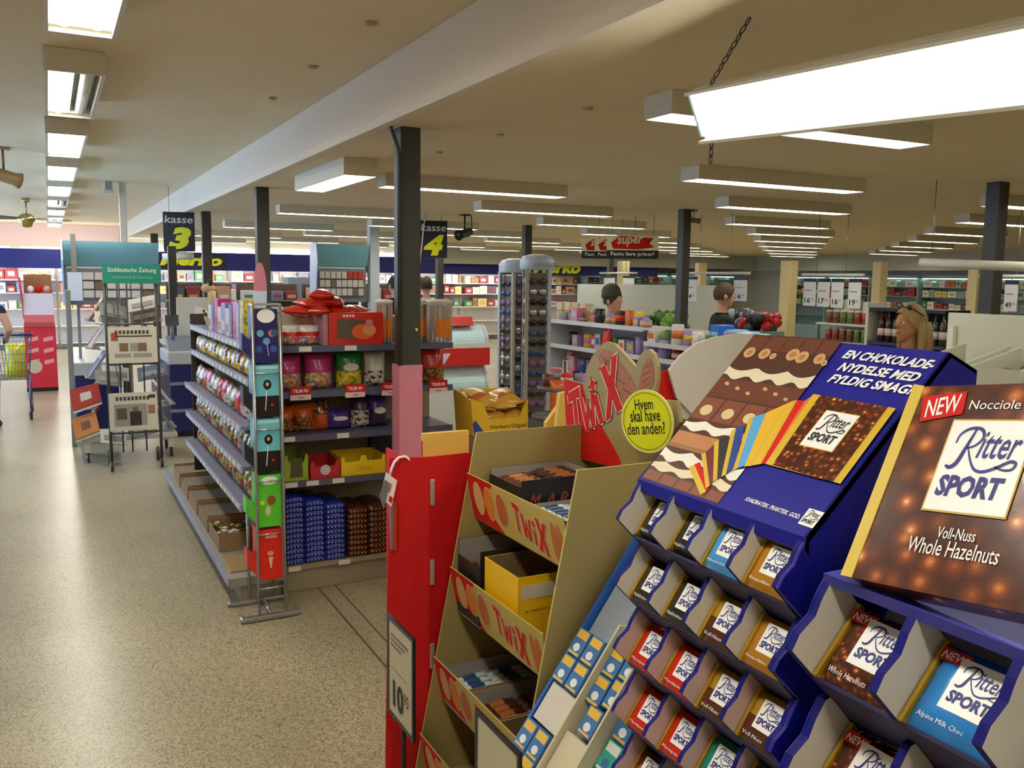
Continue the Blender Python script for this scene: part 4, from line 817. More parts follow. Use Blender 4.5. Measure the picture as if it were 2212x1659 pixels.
# red window box
x0, x1 = fx(712, 4.9), fx(826, 4.9); rb = thing('red_gift_box', 'red box with a dark window on the top candy shelf', 'box', (x0, 4.9, FZ[0]), None)
MB().box(x0, 4.885, FZ[0]+.001, x1, 5.12, FZ[0]+.185, C('gift_red', 206, 40, 26, .35)).build('box_body', rb); b = MB()
b.slab([(x0+.035+.0*q, 4.884, 0) for q in range(0)] or [(x0+.04, 4.883, FZ[0]+.04), (x0+.20, 4.883, FZ[0]+.03), (x0+.21, 4.883, FZ[0]+.14), (x0+.05, 4.883, FZ[0]+.15)], (0, .0015, 0), C('window_dark', 92, 80, 66, .3)); b.build('window', rb)
b = MB(); b.disc((x0+.20, 4.8815, FZ[0]+.075), (.07, 0, 0), (0, 0, .045), C('orange_blob', 226, 96, 40, .4), 20); b.disc((x0+.235, 4.8812, FZ[0]+.085), (.04, 0, 0), (0, 0, .032), C('tan_blob', 216, 150, 90, .4), 20); b.disc((x0+.235, 4.8809, FZ[0]+.125), (.022, 0, 0), (0, 0, .022), C('rose_blob', 206, 130, 130, .4), 16); b.build('print', rb)
b = MB(); [b.poly([(x0+.08+.018*k, 4.8813, FZ[0]+.16), (x0+.092+.018*k, 4.8813, FZ[0]+.16), (x0+.092+.018*k, 4.8813, FZ[0]+.174), (x0+.08+.018*k, 4.8813, FZ[0]+.174)], PAPER) for k in range(4)]; b.build('small_print', rb)
MB().box(x0-.03, 4.905, FZ[0]+.001, x0-.002, 5.1, FZ[0]+.19, C('lilac_card', 176, 120, 140, .5)).build('end_flap', rb)
PR = random.Random(11)
for i, (px, y_, zz, rzz) in enumerate([(650, 4.95, .19, .9), (690, 4.92, .20, -.4), (735, 4.95, .195, .5), (768, 4.97, .19, -.8), (676, 4.95, .235, .2), (715, 4.95, .245, 1.2), (700, 4.95, .28, -.3)]):      # heap of red bags
    t = pouch('red_candy_bag', 'red foil candy bag in the heap on the red box, %s laid' % ORD[i], 'sweets', 0, 0, 0, .15, .17, .07, [(.5, BP['red']), (1, bagm('red_bright', 214, 52, 30))], 0, 'red candy bags piled on the shelf top', None, 0)
    t.rotation_mode = 'ZXY' if False else 'XYZ'; t.matrix_world = Matrix.Translation((fx(px, 5.0), y_+.06, FZ[0]+zz)) @ Matrix.Rotation(rzz, 4, 'Z') @ Matrix.Rotation(-1.5+PR.uniform(-.12, .12), 4, 'X') @ Matrix.Translation((0, 0, -.085))
# clear tubs of liquorice sticks
TUB = C('stick_tub', 150, 110, 80, .15, coat=.4); TUO = C('tub_orange_label', 224, 120, 24, .35)
for i, (pa, pb, y) in enumerate([(812, 848, 4.98), (888, 926, 5.04), (922, 974, 4.95)]):
    xa, xb = fx(pa, y), fx(pb, y); r = (xb-xa)/2; xm = (xa+xb)/2; t = thing('stick_tub', ('tub of liquorice sticks just left of the dark column', 'tub of liquorice sticks just right of the dark column', 'front tub of liquorice sticks with orange label at the shelf end')[i], 'tub', (xm, y, FZ[0]), 'tubs of liquorice sticks')
    MB().lathe([(r*.96, .001), (r, .01), (r, .235), (r*.95, .242)], mat('tub_plastic', (.8, .75, .66), .08, alpha=.35), (xm, y, FZ[0]), 24).build('tub', t)
    for k in range(16):
        a = 2*math.pi*k/16; rr = r*.86; MB().tube([(xm+rr*math.cos(a), y+rr*math.sin(a), FZ[0]+.006), (xm+rr*math.cos(a+.1), y+rr*math.sin(a+.1), FZ[0]+.225)], .009, (C('stick_brown', 84, 50, 36, .4), C('stick_orange', 176, 90, 50, .4), C('stick_cream', 196, 170, 140, .4))[k % 3], 6).build('stick', t)
    MB().lathe([(r*.98, .235), (r*1.03, .237), (r*1.03, .252), (r*.6, .258)], C('tub_lid', 220, 214, 206, .4), (xm, y, FZ[0]), 24).build('lid', t)
    V = []; F = []
    for j in range(9):
        a = -math.pi/2-.62+1.24*j/8
        for zz in (.035, .145): V.append((xm+r*1.006*math.cos(a), y+r*1.006*math.sin(a), FZ[0]+zz))
    MB().mesh(V, [(2*j, 2*j+2, 2*j+3, 2*j+1) for j in range(8)], TUO, True).build('label_wrap', t)
# fourth shelf trays
def tray(name, label, pa, pb, z, h, m, hb, y0=4.875, y1=5.12, fill=None):
    xa, xb = fx(pa, y0), fx(pb, y0); t = thing(name, label, 'carton', ((xa+xb)/2, y0, z), 'shelf-ready cartons on the fourth shelf')
    b = MB(); b.box(xa, y1-.004, z+.001, xb, y1, z+hb, m); b.box(xa, y0, z+.001, xa+.004, y1-.004, z+h*.95, m); b.box(xb-.004, y0, z+.001, xb, y1-.004, z+h*.95, m); b.box(xa+.004, y0+.004, z+.001, xb-.004, y1-.004, z+.005, m); b.build('carton_body', t)
    w = (xb-xa); n = 2 if w > .2 else 1; P = [(xa+.004, z+.001), (xb-.004, z+.001), (xb-.004, z+h)]
    for k in range(n):
        c = xb-w*(k+.5)/n; g = w/n*.32; P += [(c+g+.01, z+h), (c+g, z+h*.72), (c-g, z+h*.72), (c-g-.01, z+h)]
    P += [(xa+.004, z+h)]; MB().slab([(x, y0, zz) for x, zz in P], (0, .004, 0), m).build('front_lip', t); return t, xa, xb
def unit(name, label, cat, x0, y0, z0, x1, y1, z1, m, group=None): o = MB().box(x0, y0, z0, x1, y1, z1, m, bev=.004).build(name); return tag(o, label, cat, group)
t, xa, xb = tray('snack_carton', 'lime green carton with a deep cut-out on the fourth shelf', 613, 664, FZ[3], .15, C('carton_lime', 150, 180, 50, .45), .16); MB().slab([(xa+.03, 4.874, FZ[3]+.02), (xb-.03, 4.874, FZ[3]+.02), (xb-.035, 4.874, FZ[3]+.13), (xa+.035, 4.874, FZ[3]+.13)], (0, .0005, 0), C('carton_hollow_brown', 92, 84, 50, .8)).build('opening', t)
t, xa, xb = tray('snack_carton', 'red carton with silver print on the fourth shelf', 669, 733, FZ[3], .10, C('carton_red', 190, 40, 44, .45), .10); MB().disc(((xa+xb)/2, 4.8735, FZ[3]+.05), (.03, 0, 0), (0, 0, .03), C('silver_print', 200, 196, 196, .3), 14).build('print', t)
t, xa, xb = tray('snack_carton', 'bright yellow carton with notched front on the fourth shelf', 736, 832, FZ[3], .115, C('carton_bright_yellow', 232, 196, 20, .45), .11); text('Classic', t, C('yellow_print_dark', 190, 140, 20, .5), ((xa+xb)/2, 4.8742, FZ[3]+.025), (1, 0, 0), (0, 0, 1), width=.10, height=.035, align='C', shear=.1, res=1)
unit('dark_box', 'black striped box behind the yellow carton on the fourth shelf', 'box', fx(800, 5.14), 5.13, FZ[3]+.001, fx(845, 5.14), 5.2, FZ[3]+.19, C('box_black', 30, 28, 30, .5))
# stacks of flat packs at the bottom
SP = C('stack_blue_silver', 150, 160, 200, .3); SO = C('stack_orange', 214, 120, 30, .35)
def flatstack(cols, z0, n, dz, m, m2, name, desc, grp, hmax):
    for c, (xa, xb, nn) in enumerate(cols):
        for k in range(nn):
            z = z0+dz*k; t = thing(name, '%s, %s up in the %s stack' % (desc, ORD[k], ORD[c]), 'sweets', ((xa+xb)/2, 5.0, z), grp); w = xb-xa; b = MB(); V = []; F = []
            nx = 6
            for s, zz in ((0, .0), (1, dz*.96)):
                for i in range(nx+1):
                    for yq in (4.875+.006*random.random(), 5.16): V.append((xa+.002+(w-.004)*i/nx, yq, z+.0005+zz*(1-.25*abs(2*i/nx-1)**4)+(.10*dz*math.sin(3.1*i/nx) if s else 0)))
            q = 2*(nx+1)
            for i in range(nx):
                a = 2*i; F += [(a, a+2, a+3, a+1), (q+a, q+a+2, q+a+3, q+a+1), (a, a+2, q+a+2, q+a), (a+1, a+3, q+a+3, q+a+1)]
            F += [(0, 1, q+1, q), (2*nx, 2*nx+1, q+2*nx+1, q+2*nx)]; b.mesh(V, F, m, True); b.build('wrapper', t)
            bb = MB(); 
            for i in range(5): x = xa+w*(.12+.17*i); bb.box(x, 4.8725, z+dz*.3, x+w*.06, 4.8745, z+dz*.62, m2)
            so = bb.build('dotted_print', t); so['kind'] = 'stuff'
f = fx
flatstack([(f(608), f(652), 13), (f(652), f(697), 12), (f(697), f(742), 11)], .157, 11, .030, BP['blue'], SP, 'blue_sweet_pack', 'flat blue sweet pack', 'blue packs stacked at the shelf bottom', 0)
flatstack([(f(747), f(792), 9), (f(792), f(840), 9)], .157, 9, .032, C('stack_brown', 70, 34, 20, .3), SO, 'brown_sweet_pack', 'flat brown sweet pack', 'brown packs stacked at the shelf bottom', 0)
# TILBUD offer cards
for i, px in enumerate((650, 768, 846, 948)):
    p = atY(px, 850, YG-.02); t = thing('offer_card', ('offer card under the pink bags', 'offer card under the green bag', 'offer card half hidden by the column', 'offer card under the orange-red bag')[i], 'sign', p, 'offer cards on the second shelf'); z = FZ[1]
    MB().box(p.x-.058, YG-.016, z-.012, p.x+.058, YG-.012, z+.035, RED).build('red_field', t); MB().box(p.x-.058, YG-.016, z-.042, p.x+.058, YG-.012, z-.0125, C('card_white', 222, 200, 196, .5)).build('white_field', t)
    text('TILBUD', t, PAPER, (p.x, YG-.0168, z+.0), (1, 0, 0), (0, 0, 1), width=.09, height=.019, align='C', bold=.03, res=1)
    MB().poly([(p.x-.015, YG-.0166, z-.03), (p.x+.02, YG-.0166, z-.03), (p.x+.02, YG-.0166, z-.026), (p.x-.015, YG-.0166, z-.026)], INK).build('small_print', t)
# products on the aisle side shelves (turned towards -x)
side_sets = [(1.421, [('pink', 'red', .13, .22), ('purple', 'lilac', .10, .20), ('white', 'silver', .12, .17), ('lilac', 'white', .13, .20), ('white', 'silver', .12, .17)], 'top side shelf', 5.35, 6.3, 'box'), (1.236, [('white', 'yellow', .13, .12), ('yellow', 'brown', .13, .12), ('brown', 'yellow', .12, .13)], 'second side shelf', 4.95, 6.85, 'bag'),
             (.986, [('silver', 'black', .14, .15), ('red', 'silver', .15, .16), ('red', 'red', .14, .15), ('white', 'brown', .14, .14)], 'third side shelf', 4.95, 6.9, 'bag'), (.766, [('yellow', 'brown', .11, .15), ('brown', 'yellow', .12, .15), ('yellow', 'silver', .11, .15), ('white', 'red', .12, .15)], 'fourth side shelf', 4.95, 6.9, 'bag'), (.551, [('orange', 'yellow', .10, .14), ('yellow', 'brown', .11, .15), ('yellow', 'orange', .10, .15), ('silver', 'yellow', .11, .14)], 'fifth side shelf', 4.95, 6.9, 'bag')]
for z, kinds, nm, ya, ye, how in side_sets:
    y = ya; k = 0
    while y < ye:
        a, c_, w, h = kinds[k % len(kinds)]; an = {'dpurple': 'dark purple'}.get(a, a)
        lab = '%s %s, %s along the %s' % (an, 'box' if how == 'box' else 'sweet bag', ORD[k], nm)
        if how == 'box':
            t = thing('tall_box', lab, 'box', (1.02, y, z), 'goods on the aisle side shelves'); MB().box(.96, y-w/2, z, 1.05, y+w/2, z+h, BP[a], bev=.003).build('box_body', t); MB().box(.9585, y-w*.35, z+h*.15, .9597, y+w*.35, z+h*.45, BP[c_]).build('print', t)
        else: pouch('sweet_bag', lab, 'sweets', .97, y, z+.001, w, h, .07, [(.42, BP[c_]), (1, BP[a])], R(-90), 'goods on the aisle side shelves', None, .03)
        y += w+.012; k += 1
for i, (y, c_) in enumerate([(4.98, 'yellow'), (5.10, 'lilac')]):
    t = thing('tall_box', ('tall yellow', 'tall lilac')[i]+' box at the top side shelf corner beside the lollipop tower', 'box', (.98, y, 1.421), 'goods on the aisle side shelves'); MB().box(.93, y-.05, 1.421-.0, 1.05, y+.05, 1.66-.02*i, BP[c_], bev=.003).build('box_body', t); MB().box(.9285, y-.02, 1.45, .9297, y+.02, 1.60, BP['white']).build('print', t)
# plush animal at the far end of the top side shelf
pl = thing('plush_toy', 'pale brown spotted plush animal on the far end of the top shelf', 'toy', (1.0, 6.45, 1.421)); PLM = C('plush_beige', 196, 178, 140, .9); b = MB()
b.ball((1.0, 6.45, 1.50), (.05, .07, .08), PLM); b.tube([(1.0, 6.43, 1.55), (1.0, 6.40, 1.62), (1.0, 6.41, 1.68)], [.035, .03, .028], PLM, 10); b.ball((.98, 6.42, 1.70), (.05, .035, .032), PLM)
b.build('body', pl)
for s in (-1, 1): MB().tube([(.99, 6.42+s*.02, 1.72), (.995, 6.42+s*.03, 1.76)], [.012, .016], C('plush_dark', 70, 56, 40, .9), 6).build('ear', pl)
for k, (yy, zz) in enumerate(((6.41, 1.52), (6.47, 1.54), (6.45, 1.47))): MB().ball((.955, yy, zz), (.01, .014, .014), C('plush_dark', 70, 56, 40, .9), 8, 6).build('spot', pl)
for i, y in enumerate((5.5, 5.95, 6.4, 6.85, 7.3)):   # cardboard trays on the base shelf
    t = thing('cardboard_tray', 'brown cardboard tray on the low base shelf, %s from the lollipop tower' % ORD[i], 'carton', (.94, y, .151), 'trays on the low base shelf'); x0, x1, y0, y1, z = .83, 1.07, y-.19, y+.19, .151
    b = MB(); b.box(x0, y0, z, x1, y1, z+.004, CARD); b.box(x0, y0, z+.004, x0+.005, y1, z+.09, CARD); b.box(x1-.005, y0, z+.004, x1, y1, z+.12, CARD); b.box(x0+.005, y0, z+.004, x1-.005, y0+.005, z+.11, CARD); b.box(x0+.005, y1-.005, z+.004, x1-.005, y1, z+.11, CARD); b.build('tray_body', t)
    if i: MB().box(x0+.006, y0+.006, z+.05, x1-.006, y1-.006, z+.092, C('tray_lid', 122, 108, 86, .7)).build('lid', t)
    else:
        b = MB()
        for k in range(60): b.ball((random.uniform(x0+.02, x1-.02), random.uniform(y0+.02, y1-.02), z+random.uniform(.03, .085)), (.02, .013, .011), (BP['white'], GOLDFOIL, C('candy_olive', 140, 130, 70, .3))[k % 3], 6, 5)
        o = b.build('wrapped_candies', t); o['kind'] = 'stuff'
o = MB().box(.82, 4.90, .151, 1.06, 5.20, .162, C('loose_bag_tan', 160, 130, 90, .4), bev=.004).build('flat_paper_bag'); tag(o, 'crumpled tan paper lying on the low base shelf by the tower', 'paper')
# ------------------------------------------------------------------ lollipop tower in front of the corner
lt = thing('lollipop_tower', 'narrow chrome tower stand holding lollipop boxes at the shelf corner', 'stand', (.965, 4.6, 0)); CHR = C('chrome', 176, 178, 178, .25, metal=.8)
for x in (.898, 1.036): MB().tube([(x, 4.52, .03), (x, 4.52, 1.645)], .008, CHR).build('upright', lt)
for x in (.898, 1.036): MB().tube([(x, 4.80-.02, .03), (x, 4.78, .6)], .008, CHR).build('rear_upright', lt)
MB().box(.80, 4.50, .004, 1.11, 4.54, .032, CHR, bev=.008).build('front_foot', lt); MB().box(.78, 4.765, .004, 1.11, 4.795, .03, CHR, bev=.008).build('rear_foot', lt); MB().tube([(.967, 4.53, .02), (.967, 4.78, .02)], .01, CHR).build('foot_bar', lt)
for z in (.17, .46, .74, 1.01, 1.30): MB().tube([(.898, 4.52, z), (1.036, 4.52, z)], .005, CHR).build('crossbar', lt)
LB = C('lolly_navy', 30, 22, 96, .4); LC = C('lolly_cyan', 110, 196, 214, .4); LK = C('lolly_black', 22, 18, 20, .4); LG = C('lolly_green', 90, 200, 50, .4); LR = C('lolly_red', 222, 34, 22, .4)
def lolly(label, z0, z1, top, bot, split, deco):
    t = thing('lollipop_box', label, 'carton', (.967, 4.6, z0), 'lollipop boxes in the chrome tower'); zs = z0+(z1-z0)*split; yF = 4.535
    b = MB(); b.box(.908, yF, zs, 1.026, 4.70, z1, top); 
    if split > 0: b.box(.908, yF, z0, 1.026, 4.70, zs, bot)
    b.build('box_body', t)
    MB().slab([(.907, 4.55, z0+.01), (.862, 4.62, z0+.06), (.862, 4.70, z0+.06), (.907, 4.70, z0+.01)], (0, 0, .09), bot).build('side_tray', t)
    h = z1-z0; yp = yF-.0008
    if deco == 'navy':
        MB().disc((.967, yp, z1-.035), (.045, 0, 0), (0, 0, .035), PAPER, 20, (0, -.0008, 0)).build('badge', t)
        for k, (dx, dz, c_) in enumerate(((-.03, .15, (110, 170, 210)), (.028, .15, (206, 120, 110)), (.040, .152, (60, 90, 120)), (0, .11, (90, 160, 210)), (-.038, .07, (60, 90, 170)), (.036, .07, (60, 90, 170)))): MB().disc((.967+dx, yp-.001*k*.2, z0+dz), (.018, 0, 0), (0, 0, .018), C('lolly_ball_%d' % k, *c_, .3), 14, (0, -.0008, 0)).build('lollipop_print', t)
        MB().slab([(.968, yp, z0+.10), (.971, yp, z0+.10), (.979, yp, z0+.035), (.976, yp, z0+.035)], (0, -.001, 0), PAPER).build('stick_print', t)
    elif deco == 'cyan':
        MB().disc((.967, yp, z0+h*.62), (.021, 0, 0), (0, 0, .026), LK, 16, (0, -.0008, 0)).build('lollipop_print', t); MB().disc((.967, yp-.001, z0+h*.63), (.008, 0, 0), (0, 0, .010), C('lolly_core', 200, 180, 180, .4), 10, (0, -.0008, 0)).build('highlight_print', t)
        MB().slab([(.962, yp, z0+h*.5), (.966, yp, z0+h*.5), (.957, yp, z0+h*.12), (.953, yp, z0+h*.12)], (0, -.001, 0), PAPER).build('stick_print', t); MB().disc((.99, yp, z0+h*.22), (.008, 0, 0), (0, 0, .008), RED, 10, (0, -.0008, 0)).build('spot_print', t)
        MB().slab([(.915, yp, z1-.02), (1.02, yp, z1-.02), (1.02, yp, z1-.008), (.915, yp, z1-.008)], (0, -.0006, 0), C('lolly_pale', 190, 226, 230, .4)).build('title_print', t)
    elif deco == 'green':
        MB().disc((.967, yp, z1-.03), (.045, 0, 0), (0, 0, .022), PAPER, 20, (0, -.0008, 0)).build('badge', t); MB().disc((.975, yp, z0+.14), (.022, 0, 0), (0, 0, .026), C('lolly_brown', 150, 80, 40, .4), 14, (0, -.0008, 0)).build('lollipop_print', t); MB().disc((.958, yp, z0+.085), (.014, 0, 0), (0, 0, .026), C('lolly_cream', 214, 196, 160, .4), 14, (0, -.0008, 0)).build('cream_print', t); MB().disc((.93, yp, z0+.13), (.012, 0, 0), (0, 0, .012), YEL, 12, (0, -.0008, 0)).build('yellow_print', t)
    else:
        MB().slab([(.94, yp, z1-.045), (1.0, yp, z1-.045), (1.0, yp, z1-.03), (.94, yp, z1-.03)], (0, -.0008, 0), C('lolly_pink_text', 236, 170, 160, .4)).build('title_print', t); MB().disc((.965, yp, z0+.14), (.016, 0, 0), (0, 0, .014), C('lolly_blush', 226, 150, 130, .4), 12, (0, -.0008, 0)).build('lollipop_print', t); MB().slab([(.955, yp, z0+.12), (.978, yp, z0+.12), (.969, yp, z0+.06), (.964, yp, z0+.06)], (0, -.0008, 0), C('lolly_cream', 214, 196, 160, .4)).build('cream_print', t)
zz = [atY(541, y, 4.53).z for y in (668, 785, 790, 902, 908, 1024, 1030, 1143, 1150, 1258)]
lolly('dark blue lollipop box with berries at the top of the tower', zz[1], zz[0], LB, LB, 0, 'navy'); lolly('upper sky blue and black lollipop box', zz[3], zz[2], LC, LK, .40, 'cyan'); lolly('lower sky blue and black lollipop box', zz[5], zz[4], LC, LK, .40, 'cyan'); lolly('green lollipop box in the tower', zz[7], zz[6], LG, LG, 0, 'green'); lolly('red lollipop box at the bottom of the tower', zz[9], zz[8], LR, LR, 0, 'red')
MB().box(.895, 4.515, 1.645, 1.04, 4.60, 1.655, CHR).build('top_plate', lt)
# oval sign rising behind the tower
p0 = atY(560, 690, 4.77); p1 = atY(565, 567, 4.77); ov = thing('oval_sign', 'thin surfboard-shaped sign, pink above and white below, over the shelf', 'sign', (p0.x, 4.77, 1.44)); cz = (p0.z+p1.z)/2; rz_ = (p1.z-p0.z)/2; cx_ = (p0.x+p1.x)/2
P = [(cx_+.034*math.sin(math.pi*i/16), 4.77, cz+rz_*math.cos(math.pi*i/16)) for i in range(17)]; Lf = [(cx_-.034*math.sin(math.pi*i/16), 4.77, cz+rz_*math.cos(math.pi*i/16)) for i in range(17)]
MB().slab(P[:9]+Lf[8:0:-1], (0, .004, 0), C('oval_pink', 206, 130, 150, .35)).build('upper_half', ov); MB().slab(P[8:]+Lf[15:7:-1], (0, .004, 0), C('oval_white', 206, 218, 240, .35)).build('lower_half', ov); MB().tube([(cx_, 4.776, p0.z+.02), (cx_, 4.776, 1.20), (cx_, 4.805, 1.20)], .004, STEEL).build('rod', ov)
# ------------------------------------------------------------------ yellow toffee carton on a stack right of the shelving
wx0, wx1, wy0, wy1, wz = 2.175, 2.56, 4.66, 4.92, .858
wt = thing('toffee_carton', 'yellow toffee carton full of gold bags right of the shelving', 'carton', (2.36, 4.8, wz)); WY = C('toffee_yellow', 226, 182, 40, .45)
P = [(wx0+.02, wz+.002), (wx1, wz+.002), (wx1, wz+.20), (wx1-.03, wz+.17), (wx1-.06, wz+.10), (wx0+.12, wz+.10), (wx0+.08, wz+.20), (wx0+.0, wz+.22)]
MB().slab([(x, wy0, z) for x, z in P], (0, .004, 0), WY).build('front_panel', wt); MB().box(wx1-.004, wy0+.004, wz+.002, wx1, wy1, wz+.20, WY).build('end_panel', wt); MB().slab([(wx0+.02, wy0+.004, wz+.002), (wx0, wy0+.004, wz+.22), (wx0, wy1, wz+.26), (wx0+.02, wy1, wz+.002)], (.004, 0, 0), WY).build('end_panel', wt); MB().box(wx0+.02, wy0, wz+.001, wx1, wy1, wz+.004, CARD).build('carton_floor', wt); MB().box(wx0+.02, wy1-.004, wz+.004, wx1-.004, wy1, wz+.25, WY).build('back_panel', wt)
MB().slab([(wx0+.025, wy0-.001, wz+.004), (wx0+.10, wy0-.001, wz+.004), (wx0+.03, wy0-.001, wz+.10), (wx0+.012, wy0-.001, wz+.08)], (0, .001, 0), C('toffee_blue', 40, 70, 150, .4)).build('blue_wave', wt)
text("Werther's Original", wt, C('toffee_brown', 70, 40, 16, .5), (wx0+.125, wy0-.0012, wz+.030), (1, 0, 0), (0, 0, 1), width=.245, height=.034, bold=.008, res=2)
for i in range(8):
    t = pouch('toffee_bag', 'golden toffee bag in the yellow carton, %s layer %s' % (('upper', 'lower')[i < 4], ('one', 'two', 'three', 'four')[i % 4]), 'sweets', 0, 0, 0, .17, .22, .075, [(.3, bagm('toffee_gold', 206, 150, 50)), (.6, bagm('toffee_orange', 190, 100, 34)), (1, bagm('toffee_cream', 226, 190, 120))], 0, 'golden bags in the toffee carton'); t.rotation_euler = (-1.3+.1*(i % 3), .2-.13*(i % 4), .4*(i % 3)-.4); t.location = (wx0+.10+.065*(i % 4), wy0+.035, wz+.075+.085*(i // 4)+.01*(i % 2))
for i in range(3):
    o = MB().box(wx0+.01, wy0-.02, .001+.285*i, wx1+.01, wy1+.02, .284+.285*i, CARD, bev=.004).build('brown_box'); tag(o, '%s plain cardboard box of the stack under the toffee carton' % ('lowest', 'middle', 'topmost')[i], 'box', 'boxes under the toffee carton')
# ------------------------------------------------------------------ people (one continuous body mesh each)
def person(label, x, y, rz, height, skin, top, trousers, arms=None, hair=None, hat=None, long_hair=False, shades=False, turn=0.0, lean=0.0, bare=False):
    s = height/1.76; T = thing('person', label, 'person', (0, 0, 0)); b = MB(); D0 = SKIN
    def cap(p, q, r0, r1): b.tube([p, [p[i]+(q[i]-p[i])*.5 for i in range(3)], q], [r0, (r0+r1)/2, r1], D0, 12); b.ball(p, r0, D0); b.ball(q, r1, D0)
    for q in (-1, 1):
        cap((q*.09, 0, .92), (q*.10, .02, .50), .085, .058); cap((q*.10, .02, .50), (q*.10, -.02, .10), .056, .040); b.ball((q*.105, .05, .045), (.045, .13, .043), D0); b.ball((q*.102, -.015, .08), (.045, .05, .05), D0)
    b.ball((0, 0, .95), (.165, .115, .14), D0); b.ball((0, 0, 1.10), (.145, .10, .16), D0); b.ball((0, 0, 1.28), (.175, .115, .19), D0); cap((-.15, -.005, 1.41), (.15, -.005, 1.41), .062, .062)
    cap((0, -.005, 1.42), (0, .012, 1.56), .056, .052)
    hr = Matrix.Rotation(turn, 4, 'Z'); hc = Vector((0, .012, 0))
    def H(p): v = hr @ (Vector(p)-hc)+hc; o_ = Vector((0, .012, 1.53)); return o_+(v-o_)*1.12
    def hball(c, r): 
        M = Matrix.Translation(H(c)) @ hr; b.ball((0, 0, 0), tuple(1.12*a_ for a_ in r), D0, 14, 10, M)
    hball((0, .022, 1.655), (.072, .092, .105)); hball((0, .055, 1.59), (.052, .052, .052)); hball((0, .112, 1.635), (.013, .022, .024)); hball((0, .085, 1.575), (.028, .024, .018)); hball((0, .090, 1.668), (.045, .02, .014)); hball((0, .078, 1.548), (.024, .022, .018))
    for q in (-1, 1): hball((q*.074, .012, 1.635), (.012, .022, .032))
    arms = arms or [((.20, 0, 1.40), (.255, -.03, 1.13), (.24, .12, .93))]*2
    for q, (a, e, w) in zip((-1, 1), arms):
        a, e, w = [Vector((q*p[0], p[1], p[2])) for p in (a, e, w)]; cap(a, e, .055, .043); cap(e, w, .042, .030); d = (w-e).normalized(); sd = Vector((q, 0, 0)); c = w+d*.05
        b.ball(c, (.035, .035, .045), D0); up = d.cross(sd).normalized()
        for k, (o_, ln) in enumerate(((-.027, .060), (-.009, .072), (.009, .068), (.027, .052))):
            f0 = c+up*o_+d*.035; cap(f0, f0+d*ln*.55-sd*.006, .0095, .009); cap(f0+d*ln*.55-sd*.006, f0+d*ln-sd*.022, .009, .008)
        cap(c-up*.03, c-up*.06+d*.035, .011, .009)
    tmp = bpy.data.objects.new('tmp', b.data('tmp')); COL.objects.link(tmp); md = tmp.modifiers.new('r', 'REMESH'); md.mode = 'VOXEL'; md.voxel_size = .011; sm = tmp.modifiers.new('s', 'SMOOTH'); sm.factor = .5; sm.iterations = 3
    dg = bpy.context.evaluated_depsgraph_get(); me = bpy.data.meshes.new_from_object(tmp.evaluated_get(dg)); bpy.data.objects.remove(tmp); me.name = 'body'
    me.materials.clear(); ms = [skin, top, trousers, C('shoe_black', 26, 26, 28, .5)]
    for m_ in ms: me.materials.append(m_)
    for p in me.polygons:
        c = p.center; p.use_smooth = True; r = abs(c.x); k = 1
        if c.z > 1.475: k = 0
        elif r > .185 and c.z < 1.36 and bare: k = 0
        elif r > .185 and any((Vector((abs(c.x), c.y, c.z))-Vector((abs(a[2][0]), a[2][1], a[2][2]))).length < .17 and (Vector((abs(c.x), c.y, c.z))-Vector((a[1]))).length > (Vector(a[2])-Vector(a[1])).length-.02 for a in arms): k = 0
        elif c.z < .09: k = 3
        elif c.z < .98 and r < .2: k = 2
        p.material_index = k
    bo = bpy.data.objects.new('body', me); COL.objects.link(bo); bo.parent = T; bo['_b'] = (0, 0, 0)
    for q in (-1, 1):
        for nm, m_, r, fw in (('eye', C('eye_white', 226, 220, 214, .3), .011, .098), ('iris', C('iris', 50, 40, 34, .2), .006, .1055)): e = MB(); e.ball(H((q*.029, fw, 1.648)), r, m_, 8, 6); e.build(nm, T)
    m2 = MB(); m2.ball((0, 0, 0), (.025, .009, .007), C('lips', 176, 96, 88, .5), 10, 6, Matrix.Translation(H((0, .106, 1.588))) @ hr); m2.build('mouth', T)
    if hair:
        hb = MB(); V = []; F = []; n = 20; K = 9
        for j in range(K):
            ph = j/(K-1)*math.radians(118)
            for i in range(n):
                th = 2*math.pi*i/n; front = max(0, math.sin(th)); ph2 = ph*(1-.46*front**1.5); rr = 1.0+.03*math.sin(5*th+j)
                V.append(H((.082*rr*math.sin(ph2)*math.cos(th), .018+.103*rr*math.sin(ph2)*math.sin(th), 1.66+.114*rr*math.cos(ph2))))
        for j in range(K-1):
            for i in range(n): F.append((j*n+i, j*n+(i+1) % n, (j+1)*n+(i+1) % n, (j+1)*n+i))
        hb.mesh(V, F, hair, True)
        if long_hair:
            for k in range(9):
                th = math.pi+math.pi*(k+.0)/8; hb.tube([H((.08*math.cos(th), .012+.095*math.sin(th), 1.66)), H((.092*math.cos(th), .0+.112*math.sin(th), 1.55)), H((.088*math.cos(th), -.005+.12*math.sin(th), 1.44)), H((.07*math.cos(th), -.005+.13*math.sin(th), 1.37))], [.026, .03, .026, .01], hair, 8)
        hb.build('hair', T)
    if hat:
        hb = MB(); hb.lathe([(.088, -.005), (.094, .0), (.094, .03), (.090, .04), (.086, .08), (.066, .115), (.03, .135), (.004, .14)], hat, (0, 0, 0), 24, Matrix.Translation(H((0, .004, 1.685))) @ hr @ Matrix.Rotation(.14, 4, 'X') @ Matrix.Scale(1.12, 4, (0, 1, 0)) @ Matrix.Scale(1.12, 4)); hb.build('knit_hat', T)
